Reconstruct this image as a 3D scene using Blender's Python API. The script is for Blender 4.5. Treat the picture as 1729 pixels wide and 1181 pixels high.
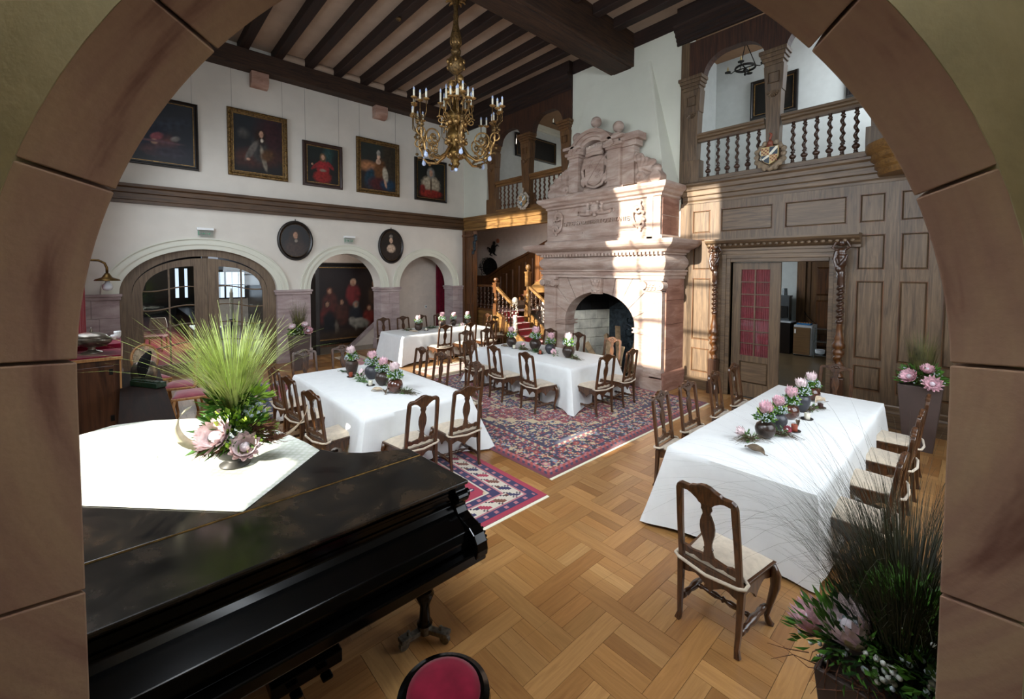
import bpy, math, random
import numpy as np
from mathutils import Matrix, Vector, noise
R_ = random.Random(7)
PI = math.pi
sc = bpy.context.scene
COL = sc.collection
for o in list(bpy.data.objects): bpy.data.objects.remove(o)

# ------------------------------------------------------------------ camera
F_PX, CX, CY = 717.734, 865.64, 487.22
ROLL, PITCH, YAW = .0035737, .0411303, -.8321788
CAMZ = 2.45
cr, sr, cp, sp, cyw, syw = math.cos(ROLL), math.sin(ROLL), math.cos(PITCH), math.sin(PITCH), math.cos(YAW), math.sin(YAW)
fw = Vector((syw*cp, cyw*cp, -sp)); rt = Vector((cyw, -syw, 0)); up = rt.cross(fw)
rt2 = cr*rt + sr*up; up2 = -sr*rt + cr*up
cam = bpy.data.cameras.new('camera'); camo = bpy.data.objects.new('camera', cam); COL.objects.link(camo)
cam.sensor_fit = 'HORIZONTAL'; cam.sensor_width = 36; cam.lens = F_PX/1729*36
cam.shift_x = -(CX-864.5)/1729; cam.shift_y = -(590.5-CY)/1729
cam.clip_start = .05; cam.clip_end = 200
Mc = Matrix((rt2, up2, -fw)).transposed().to_4x4(); Mc.translation = (0, 0, CAMZ)
camo.matrix_world = Mc
sc.camera = camo

# ------------------------------------------------------------------ world, sun, window light, added fill lamps, exposure
sc.view_settings.view_transform = 'Standard'; sc.view_settings.look = 'None'
sc.view_settings.gamma = 1; sc.view_settings.use_curve_mapping = False
sc.view_settings.exposure = 0.3
sc.cycles.use_denoising = True
sc.cycles.max_bounces = 7; sc.cycles.diffuse_bounces = 4; sc.cycles.glossy_bounces = 3; sc.cycles.transmission_bounces = 4; sc.cycles.transparent_max_bounces = 12
sc.cycles.sample_clamp_indirect = 4; sc.cycles.caustics_reflective = False; sc.cycles.caustics_refractive = False
w = bpy.data.worlds.new('sky'); sc.world = w; w.use_nodes = True
bg = w.node_tree.nodes['Background']; bg.inputs[0].default_value = (.78, .86, 1, 1); bg.inputs[1].default_value = .30
def light(name, kind, loc, direction, power, color=(1, 1, 1), sx=1, sy=1, angle=.01, spread=180):
    l = bpy.data.lights.new(name, kind); l.energy = power; l.color = color
    if kind == 'AREA': l.spread = math.radians(spread)
    if kind == 'AREA': l.shape = 'RECTANGLE'; l.size = sx; l.size_y = sy
    if kind == 'SUN': l.angle = angle
    o = bpy.data.objects.new(name, l); COL.objects.link(o); o.location = loc
    o.rotation_euler = Vector(direction).to_track_quat('-Z', 'Y').to_euler(); return o
light('sun', 'SUN', (-5, -20, 10), (0.0, math.cos(math.radians(17)), -math.sin(math.radians(17))), 14, (1, .93, .80), angle=.012)
light('sky_light_window_a', 'AREA', (-4.5, -.62, 4.0), (0, 1, -.5), 180, (.86, .93, 1), 1.9, 3.6, spread=150)
light('sky_light_window_b', 'AREA', (-9.8, -.62, 3.9), (0, 1, -.5), 120, (.82, .90, 1), 2.5, 3.8, spread=150)
light('sky_light_window_d', 'AREA', (1.0, 5.4, 3.0), (-1, .1, -.45), 130, (.86, .93, 1), 3.4, 3.0, spread=150)
light('fill_light_over_arch', 'AREA', (-.90, .82, 4.7), (-.739, .673, -.55), 230, (.86, .93, 1), 2.0, 2.0, spread=140)  # added fill lamp above the arch, brightens the table fronts
light('gallery_daylight', 'AREA', (-1.0, 10.2, 6.6), (-1, .3, -.2), 55, (.85, .92, 1), 1.6, 1.6)
light('gallery_daylight', 'AREA', (-8.0, 13.2, 6.6), (-1, -.3, 0), 16, (.95, .95, 1), 1.4, 1.4)
LP = Matrix.Rotation(-YAW, 4, 'Z') @ Vector((.5, -2.2, 2.9))
light('landing_fill', 'AREA', LP, (-.739, .673, -.1), 9.5, (1, .95, .88), 1.0, 1.0)  # added fill lamp in the windowless landing, brightens the stone arch
light('annex_daylight', 'AREA', (-6.2, 12.5, 2.4), (1, .15, -.2), 60, (.85, .92, 1), 1.6, 1.6)
light('stair_daylight', 'AREA', (-8.6, 10.0, 3.9), (-1, .1, -.5), 22, (1, .95, .9), 1.2, 1.0)
light('corridor_daylight', 'AREA', (-13.1, 4.2, 2.9), (.0, 1, -.6), 11, (1, .96, .95), .8, 1.2)
light('salon_fill', 'AREA', (-17.5, 2.0, 3.3), (0, -.3, -1), 170, (.95, .97, 1), 3, 1.6)  # added lamp under the salon ceiling, brightens the red runner

# ------------------------------------------------------------------ materials
MT = {}
def nm(name):
    m = bpy.data.materials.new(name); m.use_nodes = True; nt = m.node_tree
    return m, nt, nt.nodes['Principled BSDF']
def rgb(h):
    v = [int(h[i:i+2], 16)/255 for i in (0, 2, 4)]
    return tuple([x/12.92 if x <= .04045 else ((x+.055)/1.055)**2.4 for x in v]) + (1,)
def link(nt, a, b): nt.links.new(a, b)
def coords(nt, scale=(1, 1, 1), kind='Object', rot=(0, 0, 0)):
    tc = nt.nodes.new('ShaderNodeTexCoord'); mp = nt.nodes.new('ShaderNodeMapping')
    mp.inputs['Scale'].default_value = scale; mp.inputs['Rotation'].default_value = rot
    link(nt, tc.outputs[kind], mp.inputs[0]); return mp.outputs[0]
def noise_(nt, vec, scale, detail=4, rough=.55, dist=0):
    n = nt.nodes.new('ShaderNodeTexNoise'); n.inputs['Scale'].default_value = scale; n.inputs['Detail'].default_value = detail
    n.inputs['Roughness'].default_value = rough; n.inputs['Distortion'].default_value = dist
    link(nt, vec, n.inputs['Vector']); return n.outputs['Fac']
def ramp(nt, fac, stops):
    r = nt.nodes.new('ShaderNodeValToRGB'); e = r.color_ramp.elements
    while len(e) < len(stops): e.new(.5)
    for k, (p, c) in enumerate(stops): e[k].position = p; e[k].color = c
    link(nt, fac, r.inputs[0]); return r.outputs[0]
def mix(nt, fac, a, b, mode='MIX'):
    m = nt.nodes.new('ShaderNodeMix'); m.data_type = 'RGBA'; m.blend_type = mode
    for s, v in ((m.inputs['Factor'], fac), (m.inputs['A'], a), (m.inputs['B'], b)):
        pass
    def put(sock, v):
        if hasattr(v, 'links'): link(nt, v, sock)
        else: sock.default_value = v
    put(m.inputs[0], fac); put(m.inputs[6], a); put(m.inputs[7], b); return m.outputs[2]
def bump(nt, bs, h, strength=.3, dist=.01):
    b = nt.nodes.new('ShaderNodeBump'); b.inputs['Strength'].default_value = strength; b.inputs['Distance'].default_value = dist
    link(nt, h, b.inputs['Height']); link(nt, b.outputs[0], bs.inputs['Normal'])
def simple(name, col, rough=.6, metal=0, var=.12, scale=6, bmp=0, bscale=None, spec=.5, sheen=0, coat=0):
    m, nt, bs = nm(name); c = rgb(col); v = coords(nt)
    f = noise_(nt, v, scale)
    lo = tuple(x*(1-var*2) for x in c[:3])+(1,); hi = tuple(min(1, x*(1+var)) for x in c[:3])+(1,)
    link(nt, ramp(nt, f, [(.3, lo), (.7, hi)]), bs.inputs['Base Color'])
    bs.inputs['Roughness'].default_value = rough; bs.inputs['Metallic'].default_value = metal
    bs.inputs['Specular IOR Level'].default_value = spec
    if sheen: bs.inputs['Sheen Weight'].default_value = sheen
    if coat: bs.inputs['Coat Weight'].default_value = coat; bs.inputs['Coat Roughness'].default_value = .12
    if bmp: bump(nt, bs, noise_(nt, v, bscale or scale*4), bmp)
    MT[name] = m; return m
def wood(name, dark, lightc, axis='z', rough=.45, scale=1, bmp=.12, coat=0, spec=.5):
    m, nt, bs = nm(name); s = {'x': (.6, 9, 9), 'y': (9, .6, 9), 'z': (9, 9, .6)}[axis]
    v = coords(nt, tuple(q*scale for q in s)); g = noise_(nt, v, 2.2, 6, .6, 1.2)
    v2 = coords(nt, (1, 1, 1)); big = noise_(nt, v2, 1.3, 3)
    c = ramp(nt, g, [(.34, rgb(dark)), (.64, rgb(lightc))])
    c = mix(nt, .5, c, ramp(nt, big, [(.3, (.62, .62, .62, 1)), (.7, (1, 1, 1, 1))]), 'MULTIPLY')
    link(nt, c, bs.inputs['Base Color']); bs.inputs['Roughness'].default_value = rough; bs.inputs['Specular IOR Level'].default_value = spec
    if coat: bs.inputs['Coat Weight'].default_value = coat; bs.inputs['Coat Roughness'].default_value = .2
    bump(nt, bs, g, bmp, .004); MT[name] = m; return m
wood('oak_z', '4a3a2b', '725c44', 'z', .42); wood('oak_x', '4a3a2b', '765f46', 'x', .42)
wood('oakw_z', '4e341f', '7b5732', 'z', .4); wood('oakw_x', '5a3d22', '8c6437', 'x', .4)
wood('beam_x', '130703', '2f180c', 'x', .7, bmp=.3); wood('beam_y', '1d0f07', '432a16', 'y', .7, bmp=.3); wood('beam_z', '26130a', '4a2a16', 'z', .6)
wood('trim_y', '3a2818', '5b4128', 'y', .5); wood('door_z', '5c4a38', '7d6850', 'z', .5); wood('door_y', '5c4a38', '7d6850', 'y', .5)
wood('chair_wood', '2b190e', '5f3c22', 'z', .28, 2, .05, .3); wood('carved_dark', '22140c', '4a2f1e', 'z', .3, 1, .1, .3)
wood('cabinet_wood', '2b1710', '5d3a26', 'z', .3, .6, .1, .3); wood('desk_wood', '120703', '2a1409', 'x', .7, .7, .05, 0, .2)
wood('rattan_frame', '9c6a3c', 'c9935c', 'z', .4); wood('stair_wood', '3c2210', '6e441f', 'z', .4); wood('stair_light', '5c3f20', '8f6a3a', 'x', .4)
simple('plaster', 'd3cdc2', .85, var=.03, scale=2, bmp=.08, bscale=60); simple('plaster_white', 'd3d3c4', .85, var=.02, scale=2, bmp=.06, bscale=40)
simple('plaster_ceiling', 'b39c88', .9, var=.06, scale=2, bmp=.1, bscale=20); simple('plaster_hall', 'cdbfb2', .85, var=.04)
simple('plaster_gallery', 'c4c8c4', .85, var=.03); simple('gallery_ceiling', '8a6a4e', .85, var=.05)
simple('cloth', 'e0e2e1', .9, var=.02, scale=8, sheen=.1, bmp=.35, bscale=2.6); simple('cushion', 'c3b49f', .9, var=.08, scale=20, bmp=.2, sheen=.3)
simple('cushion_red', 'a3525c', .85, var=.1, scale=10, sheen=.5); simple('velvet', '74142a', .95, var=.15, scale=9, sheen=.12, spec=.1)
simple('carpet_red', '9a1020', .95, var=.15, scale=30, sheen=.3, bmp=.2); simple('curtain_red', 'a8404a', .85, var=.12, scale=8, sheen=.3)
simple('gold', 'b08c58', .36, .8, .3, 25, .3, 60); simple('gilt', '755b36', .45, .6, .4, 30, .4, 50); simple('brass_dark', '6c5228', .4, .8, .3, 20)
simple('frame_black', '17110e', .35, var=.2); simple('frame_brown', '33201a', .35, var=.2)
simple('iron', '16130f', .55, .5, .3, 20); simple('iron_back', '303a40', .5, .5, .35, 14, .6, 22)
simple('black_lacquer', '020202', .16, var=.3, scale=3, coat=0, spec=.28); simple('caster_metal', '77736a', .4, .8, .3, 30)
simple('white_plastic', 'e6e8e6', .4, var=.02); simple('candle_white', 'e9e4cf', .5, var=.02); simple('candle_red', '94452f', .5, var=.05); simple('candle_brown', '3b221b', .5, var=.05)
simple('ceramic_dark', '33261f', .3, var=.25, scale=12); simple('ceramic_grey', '34343a', .38, var=.2, scale=12); simple('ceramic_red', '4d2c22', .14, var=.3, scale=14, coat=.5); simple('ceramic_brown', '3f2f26', .5, var=.25, scale=16)
simple('saucer', '241d1a', .3, var=.2); simple('planter_brown', '4d403c', .45, var=.06)
simple('petal', 'e8bac4', .6, var=.25, scale=30); simple('petal_pale', 'efd6d8', .6, var=.2, scale=30); simple('petal_deep', 'cd6c82', .6, var=.3, scale=30); simple('protea_heart', 'd9cfd6', .8, var=.12, scale=50)
simple('leaf', '4c7a28', .5, var=.35, scale=14); simple('leaf_light', 'a2c648', .5, var=.3, scale=14); simple('leaf_dark', '284a1e', .55, var=.3, scale=14)
simple('grass', 'cfe07e', .5, var=.3, scale=9); simple('grass_dry', '5c5a2e', .6, var=.4, scale=9); simple('grass_dark', '34341a', .6, var=.4, scale=9)  # first grass tone is lightened, the piano plume's sunlight put into its colour
simple('berry', 'a7b2b6', .5, var=.15, scale=40); simple('berry_white', 'cfd2cc', .45, var=.08, scale=40)
simple('dry_leaf', '6b5b48', .7, var=.25, scale=20); simple('pale_leaf', 'c9b59b', .7, var=.12, scale=20); simple('fibre', '6f4732', .9, var=.35, scale=30); simple('twig', '59492f', .9, var=.3, scale=30)
simple('bark_strip', 'cfc7ab', .55, var=.15, scale=10); simple('bowl_dark', '3a3935', .5, var=.2, scale=14)
simple('silver', '8d8578', .3, .8, .3, 10); simple('log', 'a88d6c', .85, var=.3, scale=8); simple('log_bark', '3b2d22', .9, var=.3, scale=14, bmp=.5)
simple('soot_stone', 'd2cdbd', .9, var=.18, scale=4, bmp=.3, bscale=14); simple('soot', '14110f', .95, var=.3)
simple('green_enamel', '1f3a26', .35, var=.4, scale=30, coat=.4); simple('feather', '070505', .95, var=.2)
simple('fridge_white', 'c8cdd2', .35, var=.02); wood('fridge_door', '6b4e2c', '7d5d37', 'x', .5); simple('steel', '9aa0a4', .25, .9, .1, 10)
simple('blue', '2c6ca0', .5, var=.1); simple('orange', 'c98a45', .5, var=.05); simple('annex_floor', '6f5c42', .3, var=.15, scale=2, coat=.2)
simple('salon_floor', '8a7f6e', .35, var=.1); simple('dark_wood', '160d08', .35, var=.3)
simple('cane', 'd8c6a6', .6, var=.15, scale=20); simple('glass_bulb', 'dfe6ee', .08, var=.02); simple('frosted', 'b4c4e4', .3, var=.02)
simple('shield_blue', '1c3040', .4, var=.1); simple('shield_gold', 'c4ab74', .5, var=.15, scale=40); simple('shield_white', 'e0dccb', .5, var=.05); simple('carved_grey', '85735c', .6, var=.25, scale=18, bmp=.4, bscale=40); simple('carved_pale', 'b4aa9c', .6, var=.3, scale=18)
simple('helmet_red', '8d4a35', .5, var=.2); simple('stripe_blue', '6f8da6', .5); simple('sign_green', '5f9b78', .5)
simple('terracotta', 'b06a4a', .6)
def stone(name, dark, mid, lightc, vein=1.0, rot=(0, 0, 0), rough=.8):
    m, nt, bs = nm(name)
    v = coords(nt, (1, 1, 4*vein), 'Object', rot); n1 = noise_(nt, v, 1.4, 5, .6, .8)
    v2 = coords(nt); n2 = noise_(nt, v2, 35, 3); n3 = noise_(nt, v2, 2.5, 4)
    c = ramp(nt, n1, [(.30, rgb(dark)), (.50, rgb(mid)), (.70, rgb(lightc))])
    c = mix(nt, .35, c, ramp(nt, n3, [(.3, (.6, .6, .6, 1)), (.7, (1, 1, 1, 1))]), 'MULTIPLY')
    c = mix(nt, .25, c, ramp(nt, n2, [(.3, (.7, .7, .7, 1)), (.7, (1, 1, 1, 1))]), 'MULTIPLY')
    link(nt, c, bs.inputs['Base Color']); bs.inputs['Roughness'].default_value = rough
    bump(nt, bs, n2, .25, .006); MT[name] = m
stone('sandstone', '987c6f', 'b19a8c', 'c8b6aa', 1.2); stone('sandstone_shaded_side', '7d5647', '946b5b', 'ab8879', 1.0, (0, .3, 0)); stone('pier_stone', '93807f', 'aa9896', 'bcadaa', 1.0, (.3, 0, 0))  # side stone: darker, redder copy with shade and warm light in the colour
pass; stone('arch_wall_stone', '837a5a', '978c68', 'a89c78', .4); stone('corbel_stone', '96705f', 'ab8877', 'bb9d8c')
def arch_stone():
    m, nt, bs = nm('arch_stone'); g = nt.nodes.new('ShaderNodeNewGeometry'); mp = nt.nodes.new('ShaderNodeVectorRotate'); mp.rotation_type = 'Z_AXIS'; mp.inputs['Angle'].default_value = YAW
    link(nt, g.outputs['Position'], mp.inputs['Vector']); ad = nt.nodes.new('ShaderNodeVectorMath'); ad.operation = 'ADD'; ad.inputs[1].default_value = (0, 0, -2.15); link(nt, mp.outputs[0], ad.inputs[0])
    fl = nt.nodes.new('ShaderNodeVectorMath'); fl.operation = 'MULTIPLY'; fl.inputs[1].default_value = (1, .25, 1); link(nt, ad.outputs[0], fl.inputs[0]); ln = nt.nodes.new('ShaderNodeVectorMath'); ln.operation = 'LENGTH'; link(nt, fl.outputs[0], ln.inputs[0])
    cb = nt.nodes.new('ShaderNodeCombineXYZ'); sx = nt.nodes.new('ShaderNodeSeparateXYZ'); link(nt, ad.outputs[0], sx.inputs[0]); mu = nt.nodes.new('ShaderNodeMath'); mu.operation = 'MULTIPLY'; mu.inputs[1].default_value = 9; link(nt, ln.outputs['Value'], mu.inputs[0])
    link(nt, mu.outputs[0], cb.inputs[0]); link(nt, sx.outputs[0], cb.inputs[1]); link(nt, sx.outputs[2], cb.inputs[2]); n1 = noise_(nt, cb.outputs[0], 1.3, 4, .6, .3); v = coords(nt); n2 = noise_(nt, v, 60, 3); n3 = noise_(nt, v, 3, 4)
    c = ramp(nt, n1, [(.30, rgb('6e4c40')), (.44, rgb('977866')), (.62, rgb('a58a70'))]); c = mix(nt, .3, c, ramp(nt, n3, [(.3, (.65, .62, .6, 1)), (.7, (1, 1, 1, 1))]), 'MULTIPLY'); c = mix(nt, .25, c, ramp(nt, n2, [(.3, (.7, .7, .7, 1)), (.7, (1, 1, 1, 1))]), 'MULTIPLY')
    link(nt, c, bs.inputs['Base Color']); bs.inputs['Roughness'].default_value = .85; bump(nt, bs, n2, .2, .004); MT['arch_stone'] = m
arch_stone()
def attr_mat(name, attr='tint', rough=.6, grain=False, coat=0, spec=.5, sheen=0):
    m, nt, bs = nm(name); a = nt.nodes.new('ShaderNodeAttribute'); a.attribute_name = attr
    c = a.outputs['Color']
    if grain:
        tc = nt.nodes.new('ShaderNodeUVMap'); mp = nt.nodes.new('ShaderNodeMapping'); mp.inputs['Scale'].default_value = (1.2, 16, 1)
        link(nt, tc.outputs[0], mp.inputs[0]); g = noise_(nt, mp.outputs[0], 1.6, 6, .65, 1.5)
        c = mix(nt, .75, c, ramp(nt, g, [(.3, (.62, .55, .48, 1)), (.65, (1, 1, 1, 1))]), 'MULTIPLY'); bump(nt, bs, g, .08, .003)
    else:
        v = coords(nt); g = noise_(nt, v, 90, 2); c = mix(nt, .4, c, ramp(nt, g, [(.3, (.7, .7, .7, 1)), (.7, (1, 1, 1, 1))]), 'MULTIPLY')
    link(nt, c, bs.inputs['Base Color']); bs.inputs['Roughness'].default_value = rough; bs.inputs['Specular IOR Level'].default_value = spec
    if coat: bs.inputs['Coat Weight'].default_value = coat; bs.inputs['Coat Roughness'].default_value = .18
    if sheen: bs.inputs['Sheen Weight'].default_value = sheen
    MT[name] = m
attr_mat('parquet', grain=True, rough=.34, coat=.25); attr_mat('rug', rough=.95, sheen=.2); attr_mat('painting', rough=.38, spec=.4)
def piano_top():
    m, nt, bs = nm('piano_top'); v = coords(nt, (1, 1, 1)); n = noise_(nt, v, 2.6, 7, .65, .6); n2 = noise_(nt, v, 14, 6, .7)
    c = ramp(nt, n, [(.36, rgb('0c0c0d')), (.52, rgb('191612')), (.80, rgb('4c3a28'))])
    c = mix(nt, .5, c, ramp(nt, n2, [(.5, (.5, .5, .5, 1)), (.75, (1.6, 1.4, 1.2, 1))]), 'MULTIPLY')
    link(nt, c, bs.inputs['Base Color']); link(nt, ramp(nt, n, [(.3, (.14,)*3+(1,)), (.75, (.36,)*3+(1,))]), bs.inputs['Roughness']); MT['piano_top'] = m
piano_top()
def lace():
    m, nt, bs = nm('lace'); v = coords(nt, (1, 1, 1), rot=(0, 0, .78)); vo = nt.nodes.new('ShaderNodeTexVoronoi'); vo.inputs['Scale'].default_value = 22; link(nt, v, vo.inputs['Vector'])
    vo.inputs['Randomness'].default_value = .25
    c = ramp(nt, vo.outputs['Distance'], [(.25, rgb('efefe9')), (.45, rgb('e9ebe4')), (.65, rgb('d3d8ca'))]); link(nt, c, bs.inputs['Base Color'])
    bs.inputs['Roughness'].default_value = .9; bump(nt, bs, vo.outputs['Distance'], .3, .004); MT['lace'] = m
lace()
def glass(name, tint=(1, 1, 1, 1), k=.12):
    m = bpy.data.materials.new(name); m.use_nodes = True; nt = m.node_tree; nt.nodes.clear()
    o = nt.nodes.new('ShaderNodeOutputMaterial'); t = nt.nodes.new('ShaderNodeBsdfTransparent'); g = nt.nodes.new('ShaderNodeBsdfGlossy'); mx = nt.nodes.new('ShaderNodeMixShader'); fr = nt.nodes.new('ShaderNodeFresnel')
    fr.inputs[0].default_value = 1.45; t.inputs[0].default_value = tint; g.inputs['Roughness'].default_value = .02
    link(nt, fr.outputs[0], mx.inputs[0]); link(nt, t.outputs[0], mx.inputs[1]); link(nt, g.outputs[0], mx.inputs[2]); link(nt, mx.outputs[0], o.inputs[0]); MT[name] = m
glass('glass', (.93, .96, .96, 1))
def emit(name, col, s):
    m, nt, bs = nm(name); bs.inputs['Emission Color'].default_value = col; bs.inputs['Emission Strength'].default_value = s; bs.inputs['Base Color'].default_value = col; MT[name] = m
emit('daylight_pane', (.72, .84, 1, 1), 1.0)

# ------------------------------------------------------------------ mesh builder
class MB:
    def __init__(s, M=None): s.v = []; s.f = []; s.M = M or Matrix()
    def add(s, vs, fs, M=None):
        k = len(s.v); T = s.M @ M if M is not None else s.M
        s.v += [tuple(T @ Vector(p)) for p in vs]; s.f += [tuple(i+k for i in f) for f in fs]; return s
    def box(s, x0, x1, y0, y1, z0, z1, M=None):
        x0, x1 = min(x0, x1), max(x0, x1); y0, y1 = min(y0, y1), max(y0, y1); z0, z1 = min(z0, z1), max(z0, z1)
        return s.add([(x0,y0,z0),(x1,y0,z0),(x1,y1,z0),(x0,y1,z0),(x0,y0,z1),(x1,y0,z1),(x1,y1,z1),(x0,y1,z1)],
              [(0,3,2,1),(4,5,6,7),(0,1,5,4),(1,2,6,5),(2,3,7,6),(3,0,4,7)], M)
    def cbox(s, x0, x1, y0, y1, z0, z1, c=.01, ax='y', M=None):   # box chamfered towards one face (raised panel)
        if ax == '-y': vs = [(x0,y1,z0),(x1,y1,z0),(x1,y1,z1),(x0,y1,z1),(x0+c,y0,z0+c),(x1-c,y0,z0+c),(x1-c,y0,z1-c),(x0+c,y0,z1-c)]
        else: vs = [(x0,y0,z0),(x0,y1,z0),(x0,y1,z1),(x0,y0,z1),(x1,y0+c,z0+c),(x1,y1-c,z0+c),(x1,y1-c,z1-c),(x1,y0+c,z1-c)]
        return s.add(vs, [(0,3,2,1),(4,5,6,7),(0,1,5,4),(1,2,6,5),(2,3,7,6),(3,0,4,7)], M)
    def lathe(s, prof, n=16, loc=(0,0,0), M=None, twist=0, ecc=0, caps=True):
        vs = []; fs = []
        for j, p in enumerate(prof):
            r, z = p[0], p[1]; e = p[2] if len(p) > 2 else 0; a0 = p[3] if len(p) > 3 else 0
            for i in range(n):
                a = 2*PI*i/n; vs.append((loc[0]+r*math.cos(a)+e*math.cos(a0), loc[1]+r*math.sin(a)+e*math.sin(a0), loc[2]+z))
        for j in range(len(prof)-1):
            for i in range(n): fs.append((j*n+i, j*n+(i+1) % n, (j+1)*n+(i+1) % n, (j+1)*n+i))
        if caps: fs.append(tuple(range(n-1, -1, -1))); fs.append(tuple(range((len(prof)-1)*n, len(prof)*n)))
        return s.add(vs, fs, M)
    def sphere(s, c, r, n=10, m=6, M=None):
        rx, ry, rz = (r, r, r) if not hasattr(r, '__len__') else r
        vs = [(c[0], c[1], c[2]-rz)]; fs = []
        for j in range(1, m):
            t = -PI/2+PI*j/m
            for i in range(n): a = 2*PI*i/n; vs.append((c[0]+rx*math.cos(t)*math.cos(a), c[1]+ry*math.cos(t)*math.sin(a), c[2]+rz*math.sin(t)))
        vs.append((c[0], c[1], c[2]+rz)); L = len(vs)-1
        for i in range(n):
            fs.append((0, 1+(i+1) % n, 1+i)); fs.append((L, L-n+i, L-n+(i+1) % n))
            for j in range(m-2): a = 1+j*n; fs.append((a+i, a+(i+1) % n, a+n+(i+1) % n, a+n+i))
        return s.add(vs, fs, M)
    def tube(s, pts, r, n=6, flat=1.0, upv=None, M=None, closed=False):
        pts = [Vector(p) for p in pts]; L = len(pts); rs = r if hasattr(r, '__len__') else [r]*L
        vs = []; fs = []; prev = None
        for i, p in enumerate(pts):
            if closed: t = pts[(i+1) % L]-pts[i-1]
            else: t = pts[min(i+1, L-1)]-pts[max(i-1, 0)]
            if t.length < 1e-9: t = Vector((0, 0, 1))
            t.normalize()
            if upv is not None: u = Vector(upv)
            elif prev is None: u = Vector((0, 0, 1)) if abs(t.z) < .9 else Vector((1, 0, 0))
            else: u = prev
            u = (u - t*u.dot(t)); u = u.normalized() if u.length > 1e-6 else t.orthogonal().normalized(); prev = u
            b = t.cross(u)
            for k in range(n): a = 2*PI*(k+.5)/n; vs.append(tuple(p+rs[i]*(math.cos(a)*u*flat+math.sin(a)*b)))
        for i in range(L if closed else L-1):
            j = (i+1) % L
            for k in range(n): fs.append((i*n+k, i*n+(k+1) % n, j*n+(k+1) % n, j*n+k))
        if not closed: fs.append(tuple(range(n-1, -1, -1))); fs.append(tuple(range((L-1)*n, L*n)))
        return s.add(vs, fs, M)
    def prism(s, poly, a, b, plane='xz', M=None):   # polygon in a plane, extruded a..b along the third axis
        n = len(poly)
        P = {'xz': lambda p, t: (p[0], t, p[1]), 'yz': lambda p, t: (t, p[0], p[1]), 'xy': lambda p, t: (p[0], p[1], t)}[plane]
        vs = [P(p, a) for p in poly]+[P(p, b) for p in poly]
        fs = [tuple(range(n))[::-1], tuple(range(n, 2*n))]+[(i, (i+1) % n, n+(i+1) % n, n+i) for i in range(n)]
        return s.add(vs, fs, M)
    def moulding(s, prof, a, b, axis='x', M=None):   # profile [(out,z)] swept along an axis; out is depth
        return s.prism(prof, a, b, {'x': 'yz', 'y': 'xz'}[axis], M)
    def grid(s, fn, nu, nv, M=None, closed_u=False):
        vs = [fn(i/(nu), j/(nv)) for j in range(nv+1) for i in range(nu if closed_u else nu+1)]; W = nu if closed_u else nu+1; fs = []
        for j in range(nv):
            for i in range(nu):
                i2 = (i+1) % W; fs.append((j*W+i, j*W+i2, (j+1)*W+i2, (j+1)*W+i))
        return s.add(vs, fs, M)
    def mesh(s, name):
        me = bpy.data.meshes.new(name); me.from_pydata(s.v, [], s.f); return me
    def build(s, name, mat, parent=None, smooth=False, bevel=0, kind=None, subsurf=0, remesh=0, solid=0, loc=None):
        me = s.mesh(name); me.materials.append(MT[mat])
        import bmesh
        bm = bmesh.new(); bm.from_mesh(me); bmesh.ops.recalc_face_normals(bm, faces=bm.faces); bm.to_mesh(me); bm.free()
        o = bpy.data.objects.new(name, me); COL.objects.link(o)
        if parent is not None: o.parent = parent
        if loc: o.location = loc
        if solid: md = o.modifiers.new('solid', 'SOLIDIFY'); md.thickness = solid; md.offset = 0
        if remesh: md = o.modifiers.new('remesh', 'REMESH'); md.mode = 'VOXEL'; md.voxel_size = remesh; md.use_smooth_shade = True
        if bevel: md = o.modifiers.new('bevel', 'BEVEL'); md.width = bevel; md.segments = 2; md.limit_method = 'ANGLE'; md.angle_limit = .6
        if subsurf: md = o.modifiers.new('sub', 'SUBSURF'); md.levels = subsurf; md.render_levels = subsurf
        if smooth:
            for p in me.polygons: p.use_smooth = True
            if smooth != 'all': me.set_sharp_from_angle(angle=.7)
        if kind: o['kind'] = kind
        return o
def thing(name, label, cat, loc=(0,0,0), rz=0, group=None):
    o = bpy.data.objects.new(name, None); COL.objects.link(o); o.location = loc; o.rotation_euler = (0, 0, rz); o.empty_display_size = .1
    o['label'] = label; o['category'] = cat
    if group: o['group'] = group
    return o
def tag(o, label, cat, group=None):
    o['label'] = label; o['category'] = cat
    if group: o['group'] = group
    return o
def struct(o, label=None):
    o['kind'] = 'structure'
    if label: o['label'] = label
    return o
def kids():
    d = {}
    for o in bpy.data.objects:
        if o.parent: d.setdefault(o.parent.name, []).append(o)
    return d
def dup(root, loc, rz=0, label=None, group=None, scale=None):
    r = root.copy(); COL.objects.link(r); r.location = loc; r.rotation_euler = (root.rotation_euler[0], root.rotation_euler[1], rz)
    if label: r['label'] = label
    if group: r['group'] = group
    if scale: r.scale = (scale,)*3
    for ch in list(root.children):
        c = ch.copy(); COL.objects.link(c); c.parent = r
        for g in list(ch.children):
            d = g.copy(); COL.objects.link(d); d.parent = c
    return r
def arcpts(cx, cz, rx, rz, a0, a1, n): return [(cx+rx*math.cos(a0+(a1-a0)*i/n), cz+rz*math.sin(a0+(a1-a0)*i/n)) for i in range(n+1)]
T = Matrix.Translation
def RZ(a): return Matrix.Rotation(a, 4, 'Z')
def RX(a): return Matrix.Rotation(a, 4, 'X')
def RY(a): return Matrix.Rotation(a, 4, 'Y')
def colour_faces(me, cols, name='tint'):
    a = me.attributes.new(name, 'FLOAT_COLOR', 'FACE'); c = np.ones((len(cols), 4), np.float32); c[:, :3] = np.asarray(cols)[:, :3]; a.data.foreach_set('color', c.ravel())

XL, YB = -12.29, 8.85
def zB(z): return CAMZ+(z-CAMZ)*.992
CEIL = 7.95

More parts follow.
